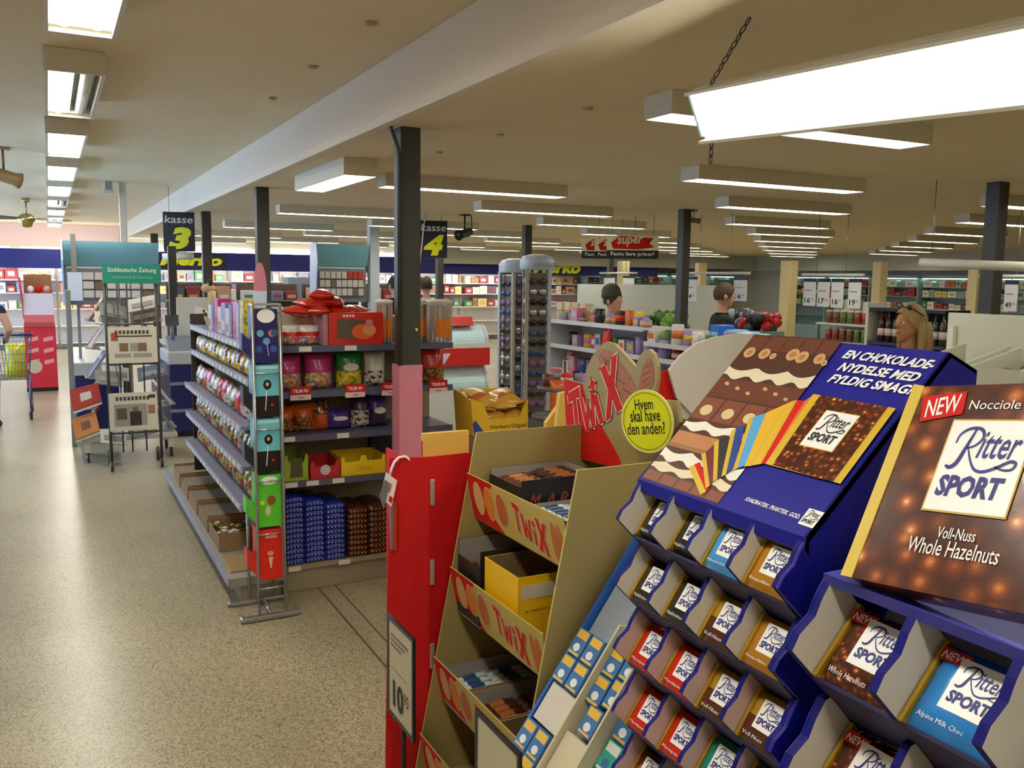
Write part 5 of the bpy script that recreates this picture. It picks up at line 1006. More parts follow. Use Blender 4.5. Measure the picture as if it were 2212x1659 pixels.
    if shades:
        sg = MB()
        for q in (-1, 1): sg.ball(H((q*.034, .075, 1.745)), (.027, .012, .02), BLACK, 10, 6); sg.tube([H((q*.06, .07, 1.742)), H((q*.082, .0, 1.70))], .004, BLACK, 6)
        sg.tube([H((-.012, .088, 1.745)), H((.012, .088, 1.745))], .005, BLACK, 6); sg.build('sunglasses', T)
    col = MB(); col.lathe([(.066, 0), (.072, .01), (.066, .022)], top, (0, .002, 1.462), 20); col.build('collar', T)
    T.location = (x, y, 0); T.rotation_euler = (lean, 0, rz); T.scale = (s, s, s); return T
# facing: local +y; rz turns it
person('person in a green knit hat behind the gift shelf', 5.36, 7.93, R(-165), 1.66, SKIN, C('jacket_grey_blue', 130, 140, 152, .8), C('jeans', 50, 60, 84, .8), hair=C('hair_dark', 50, 40, 32, .7), hat=C('knit_green', 66, 70, 52, .95), turn=R(12))
person('person with short brown hair in a black top by the price signs', 6.166, 7.09, R(-112), 1.74, SKIN, C('top_black', 22, 22, 26, .8), C('jeans', 50, 60, 84, .8), hair=C('hair_brown', 74, 52, 34, .7))
person('person with long fair hair and sunglasses pushed up, by the wine rack', 4.85, 3.86, R(78), 1.63, C('skin_tan', 176, 120, 84, .55), C('top_green_grey', 110, 130, 120, .8), C('trousers_dark', 40, 42, 50, .8), hair=C('hair_fair', 150, 124, 74, .6), long_hair=True, shades=True, lean=.06)
person('person with dark hair seen from behind at the right of the far column', 4.95, 12.19, R(-20), 1.76, SKIN, C('top_pale', 190, 186, 180, .8), C('trousers_dark', 40, 42, 50, .8), hair=C('hair_dark', 50, 40, 32, .7))
person('person with black hair at the checkout, half hidden by the near column', 4.36, 11.9, R(10), 1.77, SKIN, C('top_black', 22, 22, 26, .8), C('trousers_dark', 40, 42, 50, .8), hair=C('hair_black', 28, 26, 26, .6))
pushp = person('person in dark clothes pushing the trolley at the aisle edge', -.70, 11.62, R(-6), 1.72, SKIN, C('top_navy', 24, 26, 60, .8), C('trousers_dark', 40, 42, 50, .8), arms=[((.20, 0, 1.40), (.26, .02, 1.14), (.20, .33, 1.04)), ((.20, 0, 1.40), (.28, .02, 1.17), (.20, .33, 1.04))], hair=C('hair_brown', 74, 52, 34, .7), bare=True)
# ------------------------------------------------------------------ shopping trolley
ct = thing('shopping_trolley', 'wire shopping trolley with a yellow bag in it', 'trolley', (-.48, 12.45, 0)); WR = C('trolley_wire', 96, 108, 128, .3, metal=.8)
tx0, tx1, ty0, ty1, tz0, tz1 = -.74, -.22, 12.08, 12.88, .50, 1.02
def bk(x, y, z): f = (z-tz0)/(tz1-tz0); i = .05*(1-f); return (x+(i if x < -.48 else -i), y+(i if y < 12.48 else -i), z)
for k in range(6): z = tz0+(tz1-tz0)*k/5; MB().tube([bk(tx0, ty0, z), bk(tx1, ty0, z), bk(tx1, ty1, z), bk(tx0, ty1, z)], .004 if k < 5 else .007, WR, 6, True).build('basket_hoop', ct)
b = MB()
for k in range(15): x = tx0+(tx1-tx0)*k/14; b.tube([bk(x, ty0, tz1), bk(x, ty0, tz0), bk(x, ty1, tz0), bk(x, ty1, tz1)], .0025, WR, 5)
for k in range(17): y = ty0+(ty1-ty0)*k/16; b.tube([bk(tx1, y, tz1), bk(tx1, y, tz0), bk(tx0, y, tz0), bk(tx0, y, tz1)], .0025, WR, 5)
o = b.build('basket_wires', ct); o['kind'] = 'stuff'
for x in (tx0+.04, tx1-.04): MB().tube([(x, ty0+.1, tz0), (x, ty0+.05, .25), (x, ty0+.05, .14), (x, ty1-.05, .14), (x, ty1-.05, .25), (x, ty1-.1, tz0)], .011, WR, 8).build('frame', ct)
MB().tube([(tx0-.02, ty0-.08, 1.05), (tx1+.02, ty0-.08, 1.05)], .014, C('trolley_handle', 30, 40, 110, .4), 10).build('handle', ct)
for x in (tx0+.04, tx1-.04): MB().tube([(x, ty0-.08, 1.05), (x, ty0+.05, .98)], .009, WR, 8).build('handle_arm', ct)
for x in (tx0+.04, tx1-.04):
    for y in (ty0+.05, ty1-.05): w_ = MB(); w_.lathe([(.02, -.014), (.058, -.014), (.062, 0), (.058, .014), (.02, .014)], C('caster_rubber', 40, 40, 44, .6), (0, 0, 0), 18, Matrix.Translation((x, y, .0635)) @ Matrix.Rotation(math.pi/2, 4, 'Y')); w_.build('wheel', ct); MB().tube([(x, y, .14), (x-.02, y, .064)], .008, WR, 6).build('fork', ct)
pouch('yellow_bag', 'bright yellow bag standing in the shopping trolley', 'bag', -.40, 12.28, .512, .22, .42, .16, [(1, bagm('lemon', 216, 210, 50))], 0, None)
# ------------------------------------------------------------------ newspaper stands
PST = C('stand_dark', 66, 62, 60, .4)
def caster(par, x, y, s=1.0):
    w_ = MB(); w_.lathe([(.012*s, -.011), (.040*s, -.012), (.046*s, 0), (.040*s, .012), (.012*s, .011)], C('caster_rubber', 40, 40, 44, .6), (0, 0, 0), 18, Matrix.Translation((x, y, .0465*s)) @ Matrix.Rotation(math.pi/2, 4, 'Y')); w_.build('wheel', par); f_ = MB(); f_.slab([(x-.016, y-.012, .05*s), (x+.016, y-.012, .05*s), (x+.016, y+.03, .12*s), (x-.016, y+.03, .12*s)], (0, .004, 0), CHR); f_.build('fork', par)
ns = thing('newspaper_stand', 'dark wheeled newspaper stand with a green header', 'stand', (.64, 8.75, 0))
for x in (.435, .86):
    MB().tube([(x, 8.63, .10), (x, 8.63, 1.88)], .014, PST).build('upright', ns); MB().tube([(x, 8.62, .13), (x, 8.98, .13)], .014, PST).build('foot_rail', ns); caster(ns, x, 8.63); caster(ns, x, 8.97)
for x in (.54, .62, .74): MB().tube([(x, 8.70, .16), (x, 8.70, 1.74)], .007, PST).build('wire_rod', ns)
for z in (.35, .70, .98, 1.34): MB().tube([(.435, 8.63, z), (.86, 8.63, z)], .008, PST).build('crossbar', ns)
GRN = C('header_green', 24, 136, 118, .5); MB().box(.424, 8.60, 1.705, .905, 8.612, 1.876, GRN).build('header_board', ns)
text('Süddeutsche Zeitung', ns, PAPER, (.665, 8.5985, 1.795), (1, 0, 0), (0, 0, 1), width=.40, height=.052, align='C', bold=.008, res=2); text('Deutschlands große Tageszeitung', ns, C('pale_green_print', 150, 206, 196, .5), (.665, 8.5985, 1.745), (1, 0, 0), (0, 0, 1), width=.33, height=.03, align='C', res=1)
NP = C('newsprint', 206, 200, 184, .8); NI = C('newsprint_ink', 70, 66, 62, .8)
def newspaper(label, x0, z0, x1, z1, y, pics, title):
    t = thing('newspaper', label, 'newspaper', ((x0+x1)/2, y, z0), 'newspapers in the wheeled stand'); MB().slab([(x0, y, z0), (x1, y, z0), (x1, y+.03, z1), (x0, y+.03, z1)], (0, .012, 0), NP).build('pages', t); w, h = x1-x0, z1-z0
    def q(u, v): return (x0+w*u, y+.03*v-.0012, z0+h*v)
    b = MB()
    for u0, v0, u1, v1, m_ in pics: b.poly([q(u0, v0), q(u1, v0), q(u1, v1), q(u0, v1)], m_)
    b.build('print', t)
    for k in range(9): u = .14+.08*k; MB().poly([q(u, .80), q(u+.055, .80), q(u+.055, .90), q(u, .90)], NI).build('title_letter', t)
NPHO = C('news_photo', 120, 96, 76, .7); NPH2 = C('news_photo_dark', 60, 54, 50, .7); NPH3 = C('news_photo_grey', 150, 148, 144, .7)
newspaper('upper newspaper with small photos on the front of the stand', .445, .995, .852, 1.318, 8.585, [(.06, .62, .20, .84, C('news_red', 170, 70, 50, .7)), (.22, .32, .40, .55, NPHO), (.44, .32, .60, .55, NPH3), (.60, .32, .78, .55, NPHO), (.15, .72, .9, .76, NI), (.12, .15, .45, .26, NPH3), (.5, .15, .88, .26, NPH3)], '')
newspaper('lower newspaper with a dark portrait on the front of the stand', .43, .378, .835, .72, 8.585, [(.1, .12, .78, .70, NPH3), (.42, .13, .66, .50, NPH2), (.48, .48, .60, .62, NPHO), (.15, .3, .36, .6, NPHO), (.80, .42, .95, .66, C('news_brown', 150, 110, 90, .7)), (.82, .84, .96, .93, NPH2)], '')
# second trolley rack behind
nr = thing('magazine_trolley', 'white low trolley with slanted magazine racks behind the newspaper stand', 'stand', (.63, 9.25, 0)); WT = C('trolley_white', 206, 202, 192, .5)
MB().box(.20, 9.10, .20, 1.06, 9.60, .245, WT, bev=.006).build('deck', nr)
for x in (.26, 1.0):
    for y in (9.14, 9.56): MB().box(x-.025, y-.02, .10, x+.025, y+.02, .20, WT).build('leg', nr); caster(nr, x, y, 1.0)
for y in (9.15, 9.55): MB().tube([(.63, y, .245), (.63, y, 1.55)], .015, PST).build('post', nr)
MC = [C('mag_red', 170, 36, 30, .35), C('mag_orange', 206, 130, 70, .4), C('mag_grey', 130, 130, 128, .4), C('mag_white', 206, 202, 194, .4), C('mag_brown', 120, 90, 70, .4), C('mag_blue', 90, 104, 130, .4)]
for s in (-1, 1):
    for k, z in enumerate((.30, .53, .82, 1.10, 1.36)):
        for q in range(2):
            xo = .63+s*(.40 if k < 2 else .36-.012*k); y0 = 9.14+.22*q; dd = Vector((-s*.55, 0, .83)); p = Vector((xo, y0, z)); a = .24 if k < 2 else .27
            MB().slab([p+Vector((s*.03, 0, -.012)), p+Vector((s*.03, .20, -.012)), p+Vector((-s*.10, .20, -.03)), p+Vector((-s*.10, 0, -.03))], (0, 0, .006), C('rack_wire', 150, 150, 150, .4, metal=.6)).build('rack_ledge', nr)
            if (s > 0 and k == 4) or (s < 0 and k < 2 and q == 0): continue
            t = thing('magazine', '%s magazine, %s tier, %s place, %s side of the white trolley' % (('red', 'orange', 'grey', 'pale', 'brown', 'blue-grey')[(k+q*3+(s > 0)*2) % 6 if k > 1 or s > 0 else k], ORD[k], ORD[q], 'aisle' if s < 0 else 'checkout'), 'magazine', p, 'magazines on the white trolley')
            mm = MC[(k+q*3+(s > 0)*2) % 6 if k > 1 or s > 0 else k]; MB().slab([p, p+Vector((0, .19, 0)), p+Vector((0, .19, 0))+dd*a, p+dd*a], (-s*.02, 0, -.012), mm).build('pages', t)
            n_ = Vector((s*.83, 0, .55)); MB().slab([p+dd*a*.7+n_*.001+Vector((0, .02, 0)), p+dd*a*.7+n_*.001+Vector((0, .17, 0)), p+dd*a*.85+n_*.001+Vector((0, .17, 0)), p+dd*a*.85+n_*.001+Vector((0, .02, 0))], n_*.0006, MC[3]).build('title_print', t)
# ------------------------------------------------------------------ checkouts
TB = C('cabinet_blue_grey', 120, 176, 190, .4); TG = C('cabinet_grey', 120, 126, 132, .5); PK = C('cigarette_white', 206, 200, 192, .4); PKR = C('cigarette_red', 190, 60, 50, .4); PKB = C('cigarette_brown', 120, 100, 84, .5)
def tobacco(label, x0, x1, y, zb, zt, cols, rows, red, fin_side):
    t = thing('tobacco_cabinet', label, 'cabinet', ((x0+x1)/2, y, .0)); zh = zb+(zt-zb)*.62
    V = []; n = 8
    P = [(y, zh)]+[(y-.0-.12*math.sin(math.pi/2*i/n), zh+(zt-zh)*i/n) for i in range(n+1)]+[(y+.30, zt), (y+.30, zh)]
    MB().slab([(x0, a, c) for a, c in P], (x1-x0, 0, 0), TB).build('curved_header', t)
    MB().box(x0, y+.03, zb, x1, y+.30, zh, TG).build('cabinet_body', t); MB().box(x0+.02, y+.02, zh-.03, x1-.02, y+.03, zh-.005, C('header_light_strip', 230, 240, 244, .3)).build('light_strip', t)
    f_ = MB(); f_.slab([(x0-.02, y-.16, zh+.05), (x0-.02, y-.10, zt+.02), (x0-.02, y+.25, zt+.02), (x0-.02, y+.30, zb), (x0-.02, y-.02, zb), (x0-.02, y-.10, zh-.1)], (.015, 0, 0), C('fin_pale_blue', 170, 190, 214, .3)); f_.build('side_fin', t)
    cw_, rh = (x1-x0-.10)/cols, (zh-.06-zb)/rows*.8
    for r in range(rows): MB().box(x0+.03, y-.01, zh-.06-rh*(r+1), x1-.03, y+.028, zh-.055-rh*(r+1), TG).build('pack_shelf', t)
    for r in range(rows):
        for c_ in range(cols):
            xx = x0+.05+cw_*c_; z0_ = zh-.053-rh*(r+1); o = MB().box(xx+.006, y, z0_+.001, xx+cw_-.006, y+.027, z0_+rh*.82, PKR if (r == 0 and c_ >= red) else (PKB if (r*3+c_) % 7 == 5 else PK)).build('cigarette_pack'); tag(o, 'cigarette pack, row %s column %s of the cabinet %s' % (('one', 'two', 'three')[r], ('one', 'two', 'three', 'four', 'five', 'six', 'seven', 'eight', 'nine')[c_], 'with the white pole' if fin_side else 'behind the newspapers'), 'cigarettes', 'cigarette packs in the cabinets')
    for x in ((x0+.01, x1-.04) if fin_side else (.26, .55)): MB().box(x, y+.14, .002 if fin_side else .861, x+.03, y+.17, zb, TG).build('post', t)
    return t
tobacco('blue topped tobacco cabinet behind the newspaper stand', .15, 1.09, 10.6, 1.45, 2.13, 7, 3, 9, False)
tobacco('blue topped tobacco cabinet beside a white pole', 3.52, 4.30, 13.0, 1.40, 2.26, 8, 3, 5, True)
o = MB().box(.175, 10.44, 1.50, .315, 10.45, 1.80, C('notice_white', 196, 206, 222, .5)).box(.22, 10.445, 1.80, .27, 10.448, 2.2, STEEL).build('hanging_notice'); tag(o, 'white notice hanging on the tobacco cabinet behind the newspapers', 'sign')
o = MB().box(.14, 10.04, .004, .19, 10.12, 1.62, C('post_grey', 128, 128, 122, .4), bev=.004).build('gate_post'); tag(o, 'tall grey post left of the newspaper stand', 'post')
def pole(px, py, top, label, m, r): 
    p = atZ(px, py, top); o = MB().box(p.x-r, p.y-r, .004, p.x+r, p.y+r, top-.002, m, bev=.004).build('ceiling_pole'); tag(o, label, 'pole'); return p
pole(263, 395, HL, 'cream square pole above the green newspaper header', C('pole_cream', 206, 200, 186, .5), .04)
pole(806, 482, HC, 'pale blue pole right of the far tobacco cabinet', C('pole_pale', 196, 206, 214, .5), .075)
cp = atY(376, 700, 11.2); o = MB().box(cp.x-.045, 11.15, .952, cp.x+.045, 11.24, 2.12, DARK, bev=.004).build('sign_post'); tag(o, 'dark post under the number three sign', 'post')
cp = atY(952, 640, 12.6); o = MB().box(cp.x-.05, 12.6, .004, cp.x+.05, 12.7, 2.25, DARK, bev=.004).build('sign_post'); tag(o, 'dark post under the number four sign', 'post')
CT = C('counter_top_grey', 176, 182, 182, .35); PW = C('partition_white', 200, 198, 186, .5)
def checkout(label, x0, x1, y0, y1, ztop, steps):
    t = thing('checkout_counter', label, 'counter', ((x0+x1)/2, (y0+y1)/2, 0)); MB().box(x0, y0, .06, x1, y1, ztop-.14, BLUE).build('base', t); MB().box(x0-.02, y0-.03, ztop-.14, x1+.02, y1+.02, ztop, CT, bev=.012).build('worktop', t); MB().box(x0+.03, y0+.03, .002, x1-.03, y1-.03, .06, BLACK).build('kick_plate', t)
    for z in steps: MB().box(x0-.005, y0-.012, z, x1+.005, y0-.001, z+.035, C('trim_grey_line', 130, 132, 150, .4)).build('trim_line', t)
    return t
c4 = checkout('checkout with a pale worktop and dark blue base beside the candy shelving', 1.13, 1.62, 10.2, 12.3, .95, (.58, .28))
o = MB().box(1.28, 10.7, .951, 1.62, 10.73, 1.53, PW, bev=.006).build('partition'); tag(o, 'white upright partition on the checkout beside the candy shelving', 'partition')
rg = thing('cash_register', 'grey cash register with a tilted display on the checkout', 'register', (1.2, 10.4, .952)); RG = C('register_grey', 120, 128, 140, .4); MB().slab([(1.14, 10.32, .952), (1.14, 10.62, .952), (1.14, 10.62, 1.10), (1.14, 10.40, 1.04)], (.26, 0, 0), RG).build('register_body', rg); MB().tube([(1.20, 10.5, 1.06), (1.20, 10.48, 1.24)], .02, RG).build('stalk', rg); MB().slab([(1.13, 10.45, 1.22), (1.27, 10.45, 1.22), (1.27, 10.48, 1.34), (1.13, 10.48, 1.34)], (0, .03, 0), C('screen_dark', 60, 64, 70, .2)).build('display', rg)
checkout('checkout with a dark blue end panel left of the newspaper stand', .20, .62, 10.25, 12.4, .86, (.80,))
for i, (x0, x1, y) in enumerate([(2.5, 3.1, 12.6), (4.55, 5.1, 13.0)]): checkout(('checkout behind the lollipop tower', 'checkout under the number four sign')[i], x0, x1, y, y+2.0, 1.0, (.6,))
# number signs
def kasse(n, px, py, d, wpx, label, lamp):
    c = EYE+ray(px, py)*d; w = wpx*d/FPX; h = w*1.32; rd_ = Vector((math.cos(R(-14)), math.sin(R(-14)), 0)); t = thing('checkout_sign', label, 'sign', c); u = Vector((0, 0, 1)); nn = rd_.cross(u)
    MB().obox(c, rd_*w/2, u*h/2, nn*.012, C('sign_navy', 14, 14, 44, .45)).build('board', t); f0 = c+nn*.0135
    text('kasse', t, C('sign_white', 214, 214, 196, .5), f0-rd_*w*.45+u*h*.22, rd_, u, width=w*.90, height=h*.19, bold=.01, shear=.1); text(n, t, YEL, f0-rd_*w*.36-u*h*.44, rd_, u, width=w*.74, height=h*.56, bold=.06, shear=.25)
    ch = HL if c.x < XS else HC
    for s in (-.3, .3): p = c+rd_*w*s+u*h/2; MB().tube([p, (p.x, p.y, HL-.003 if p.x < XS-.02 else HC-.003)], .004, STEEL, 6).build('wire', t)
    if lamp: MB().tube([c-rd_*w*.55-u*(h/2+.07), c+rd_*w*.42-u*(h/2+.05)], .045, C('lamp_tube_white', 230, 230, 222, .3), 12).build('call_lamp', t)
    return c
kasse('3', 387, 501, 11.4, 64, 'hanging dark checkout sign with a big yellow three', True); kasse('4', 936, 517, 11.4, 60, 'hanging dark checkout sign with a big yellow four', False)
p_ = atY(917, 478, 10.7); q_ = atY(905, 590, 10.7); st_ = MB().tube([(p_.x+.04, 10.7, HC-.003), p_, q_], .008, C('pennant_rod', 206, 206, 200, .4), 6).build('hanging_rod'); tag(st_, 'thin pale rod hanging in front of the number four sign', 'rod')
# plain red floor display by the aisle
rx = thing('red_floor_display', 'tall red cardboard floor display beyond the trolley', 'display rack', (-.15, 15.0, 0)); RF = C('display_red', 206, 34, 50, .45)
MB().box(-.36, 15.0, .06, .06, 15.4, .98, RF).build('base_box', rx); MB().box(-.36, 15.02, .002, .06, 15.38, .06, BLACK).build('foot', rx)
MB().slab([(-.36, 14.98, .98), (.06, 14.98, .98), (.05, 14.93, 1.05), (.05, 14.94, 1.16), (-.35, 14.94, 1.16), (-.35, 14.93, 1.05)], (0, .42, 0), C('display_red_light', 214, 96, 96, .35)).build('curved_front', rx)
MB().slab([(-.36, 15.0, 1.16), (.06, 15.0, 1.16), (.04, 15.05, 1.48), (-.34, 15.05, 1.48)], (0, .02, 0), C('display_pale', 206, 196, 206, .5)).build('upper_panel', rx); MB().slab([(-.36, 14.99, 1.1), (-.40, 14.99, 1.70), (-.39, 15.4, 1.72), (-.35, 15.4, 1.1)], (.01, 0, 0), C('display_pink_edge', 206, 60, 110, .5)).build('side_wing', rx)
MB().box(-.34, 15.3, 1.48, .04, 15.32, 1.76, C('display_tan', 160, 110, 70, .6)).build('back_board', rx); MB().box(-.35, 15.05, 1.47, .05, 15.32, 1.48, RF).build('tray', rx)
for k in range(6): x_, z_ = (-.31, -.11)[k % 2], .75-.17*(k//2); MB().slab([(x_, 14.998, z_), (x_+.13, 14.998, z_+.03), (x_+.13, 14.998, z_+.09), (x_, 14.998, z_+.06)], (0, .001, 0), C('display_pink_print', 226, 150, 150, .5)).build('print_patch', rx)
MB().disc((-.24, 14.996, .38), (.10, 0, 0), (0, 0, .10), C('round_patch', 196, 180, 150, .5), 24, (0, .002, 0)).build('round_patch', rx)
for k in range(3): o = MB().ball((-.25+.11*k, 15.15, 1.482+.055), (.05, .05, .055), (PAPER, RED, C('ball_white_red', 220, 150, 140, .4))[k], 12, 8).build('toy_ball'); tag(o, '%s toy ball on top of the red floor display' % ('white', 'red', 'pink')[k], 'toy')

# two front-facing magazines on the aisle corner of the white trolley, folded papers hung inside the stand
for i, (P, mm, lab) in enumerate([([(150, 842), (212, 826), (220, 866), (158, 888)], MC[0], 'red magazine lying slanted at the aisle corner of the white trolley'), ([(155, 905), (206, 888), (216, 930), (164, 950)], MC[1], 'orange magazine lying slanted below the red one')]):
    pts_ = [atY(x, y, 9.04+(0 if k > 1 else .05)) for k, (x, y) in enumerate(P)]; t = thing('magazine', lab, 'magazine', pts_[3]); MB().slab(pts_, (.0, .03, -.004), mm).build('pages', t); c = sum(pts_, Vector())/4
    MB().slab([p+(c-p)*.62+Vector((0, -.002, .0)) for p in pts_], (0, .001, 0), (MC[3], MC[4])[i]).build('cover_print', t); MB().slab([pts_[3]+Vector((0, 0, -.03)), pts_[2]+Vector((0, 0, -.03)), pts_[2]+Vector((0, .06, -.012)), pts_[3]+Vector((0, .06, -.012))], (0, 0, .02), WT).build('ledge', t)
for i, (x0, x1, z, c_) in enumerate([(.40, .62, 1.42, 2), (.64, .88, 1.44, 3), (.36, .60, 1.34, 3), (.66, .92, 1.33, 4), (.34, .56, .80, 2), (.70, .96, .80, 5), (.40, .64, .84, 3), (.62, .86, .25, 2), (.36, .58, .25, 3)]):
    y_ = 8.80+.035*(i % 4); t = thing('folded_newspaper', '%s folded newspaper in the wheeled stand, %s from the top' % (('red', 'orange', 'grey', 'pale', 'brown', 'blue-grey')[c_], ORD[i]), 'newspaper', ((x0+x1)/2, y_, z), 'folded papers inside the stand'); d_ = .05 if i % 2 else -.04
    MB().slab([(x0, y_, z), (x1, y_, z+d_), (x1, y_+.10, z+d_+.11), (x0, y_+.10, z+.11)], (0, .018, -.012), MC[c_]).build('pages', t); MB().slab([(x0+.03, y_+.018, z+.024+d_*.1), (x1-.03, y_+.018, z+.024+d_*.9), (x1-.03, y_+.055, z+.065+d_*.9), (x0+.03, y_+.055, z+.065+d_*.1)], (0, -.002, .002), NPH3).build('print', t); MB().tube([((x0+x1)/2, y_+.11, z+.09), ((x0+x1)/2, 8.70, z+.02)], .005, PST, 6).build('hook', t)
# ------------------------------------------------------------------ sunglasses towers
GLM = [C('lens_black', 20, 20, 24, .1), C('lens_brown', 74, 50, 40, .1), C('lens_blue', 60, 80, 130, .1), C('lens_silver', 180, 184, 190, .08, metal=.7), C('lens_violet', 130, 90, 140, .15)]
SGD = []
for q in GLM:
    b = MB()
    for s in (-1, 1): b.ball((s*.034, 0, 0), (.030, .006, .023), q, 10, 6); b.tube([(s*.064, .002, .008), (s*.068, .05, .006)], .003, q, 5)
    b.tube([(-.008, -.002, .006), (.008, -.002, .006)], .003, q, 5); SGD.append(b.data('sunglasses'))
STB = C('tower_pale_blue', 176, 194, 220, .35); STG = C('tower_grey', 168, 164, 156, .5); STK = C('tower_mesh', 108, 106, 104, .5)
def tower(label, x, y, ztop, rot, tagname, title):
    t = thing('sunglasses_tower', label, 'stand', (x, y, 0)); M = Matrix.Translation((x, y, 0)) @ Matrix.Rotation(rot, 4, 'Z'); h = .080
    def bx(x0, y0, z0, x1, y1, z1, m, nm): b = MB(); b.box(x0, y0, z0, x1, y1, z1, m, M); b.build(nm, t)
    bx(-h+.02, -h+.02, .05, h-.02, h-.02, ztop-.13, STK, 'core'); 
    for sx in (-1, 1):
        for sy in (-1, 1): bx(sx*h-.012, sy*h-.012, .05, sx*h+.012, sy*h+.012, ztop-.10, STB if sx*sy < 0 else STG, 'corner_strip')
    b = MB(); b.lathe([(.12, -.11), (.124, -.10), (.124, -.045), (.105, -.015), (.05, .0)], STB, (x, y, ztop), 28); b.build('round_cap', t)
    b = MB(); b.lathe([(.20, .002), (.20, .045), (.05, .055)], STG, (x, y, 0), 24); b.build('base', t)
    bx(-h+.02, -h-.03, .12, h-.02, -h+.02, .70, PW, 'white_panel')
    if title: text('SUNGLASSES', t, C('cap_print', 120, 140, 170, .5), (x-.10, y-.127, ztop-.09), (.98, -.18, 0), (0, 0, 1), width=.17, height=.03, bold=.02, res=1)
    n = 0
    for r in range(14):
        z = ztop-.19-.072*r
        for f, nx in ((0, 0), (1, 0)):
            o = bpy.data.objects.new('sunglasses', SGD[(r*2+f*3+int(x*7)+r//3) % 5]); COL.objects.link(o)
            a = rot+(-R(90) if f else 0)
            o.matrix_world = Matrix.Translation((x, y, z)) @ Matrix.Rotation(a, 4, 'Z') @ Matrix.Translation((0, -h-.010, 0)) @ Matrix.Scale(.98, 4)
            o['_b'] = (0, 0, 0); tag(o, 'pair of sunglasses, %s from the top, %s face of the %s tower' % (ORD[r], ('camera', 'aisle')[f], tagname), 'sunglasses', 'sunglasses on the towers')
tower('rear sunglasses tower, partly hidden by the other one', atY(1112, 600, 6.05).x, 6.05, 1.945, R(12), 'rear', False); tower('front sunglasses tower with a lettered round cap', atY(1160, 600, 5.5).x, 5.50, 1.965, R(-22), 'front', True)
# ------------------------------------------------------------------ ice cream freezer
fz = thing('ice_cream_freezer', 'tall ice cream freezer with two curved glass fronts and red bands', 'freezer', (3.3, 7.8, 0)); FW = C('freezer_white', 206, 208, 208, .3); FR = C('freezer_red', 196, 40, 34, .35); FG = mat('freezer_glass', srgb(206, 238, 248), .06, spec=.8, coat=.5)
def zf(y_): return atY(1000, y_, 7.6).z
x0, x1 = 2.75, 3.70
MB().box(x0, 7.62, .01, x1, 8.25, zf(845), FW).build('lower_body', fz)
def curved(za, zb, m, nm, bul=.10):
    P = [(7.62, za)]+[(7.62-bul*math.sin(math.pi/2*i/6)*.9+.14*(1-math.cos(math.pi/2*i/6)), za+(zb-za)*i/6) for i in range(7)]+[(8.25, zb), (8.25, za)]
    MB().slab([(x0, a, c) for a, c in P], (x1-x0, 0, 0), m).build(nm, fz)
    MB().slab([(x1+.002, a-.012 if 0 < i < 8 else a, c) for i, (a, c) in enumerate(P)], (.03, 0, 0), FW).build('end_frame', fz)
curved(zf(845), zf(790), FG, 'lower_glass', .06); MB().box(x0, 7.57, zf(790)+.002, x1+.03, 8.25, zf(752), FR).build('red_band', fz); MB().box(x0, 7.58, zf(752)+.001, x1+.03, 8.25, zf(742), FW).build('ledge', fz); curved(zf(742), zf(704), FG, 'upper_glass', .05)
MB().slab([(x0, 7.62, zf(704)), (x0, 7.66, zf(685)), (x0, 8.25, zf(685)), (x0, 8.25, zf(704))], (x1-x0-.12, 0, 0), FR).build('red_top', fz); MB().slab([(x1-.75, 7.568, zf(785)), (x1-.45, 7.568, zf(785)), (x1-.38, 7.568, zf(762)), (x1-.68, 7.568, zf(762))], (0, .002, 0), C('freezer_pale', 206, 200, 222, .4)).build('pale_patch', fz)
# ------------------------------------------------------------------ gift shelf facing the aisle
gf = thing('gift_shelf', 'white gift shelf crowded with small goods behind the golden header', 'shelf', (4.8, 6.4, 0)); GSH = C('gift_shelf_white', 200, 202, 206, .4)
MB().box(5.02, 5.0, .002, 5.05, 8.0, 1.365, PW).build('back_panel', gf); MB().box(4.62, 5.0, .002, 5.02, 8.0, .12, PLINTH).build('plinth', gf)
shz = [1.37, 1.12, .86, .58, .30]
for z in shz: MB().box(4.60, 5.0 if z < 1.3 else 6.3, z-.018, 5.018, 8.0, z, GSH).build('shelf', gf); MB().box(4.592, 5.0 if z < 1.3 else 6.3, z-.03, 4.599, 8.0, z+.012, GSH).build('shelf_lip', gf)
MB().box(4.60, 5.0, 1.235, 5.018, 6.28, 1.25, GSH).build('shelf', gf); MB().box(4.592, 5.0, 1.222, 4.599, 6.28, 1.262, GSH).build('shelf_lip', gf); MB().box(4.60, 7.985, .12, 5.018, 8.0, 1.365, GSH).build('end_panel', gf)
GC = {'red': (190, 40, 44), 'green': (90, 130, 60), 'yellow': (206, 170, 60), 'blue': (60, 80, 140), 'white': (210, 206, 200), 'brown': (110, 70, 50), 'pink': (206, 120, 140), 'black': (36, 34, 38), 'orange': (206, 110, 50), 'lilac': (150, 130, 180), 'silver': (170, 170, 174)}
GM = {k: C('gift_'+k, *v, .35) for k, v in GC.items()}; names = list(GC)
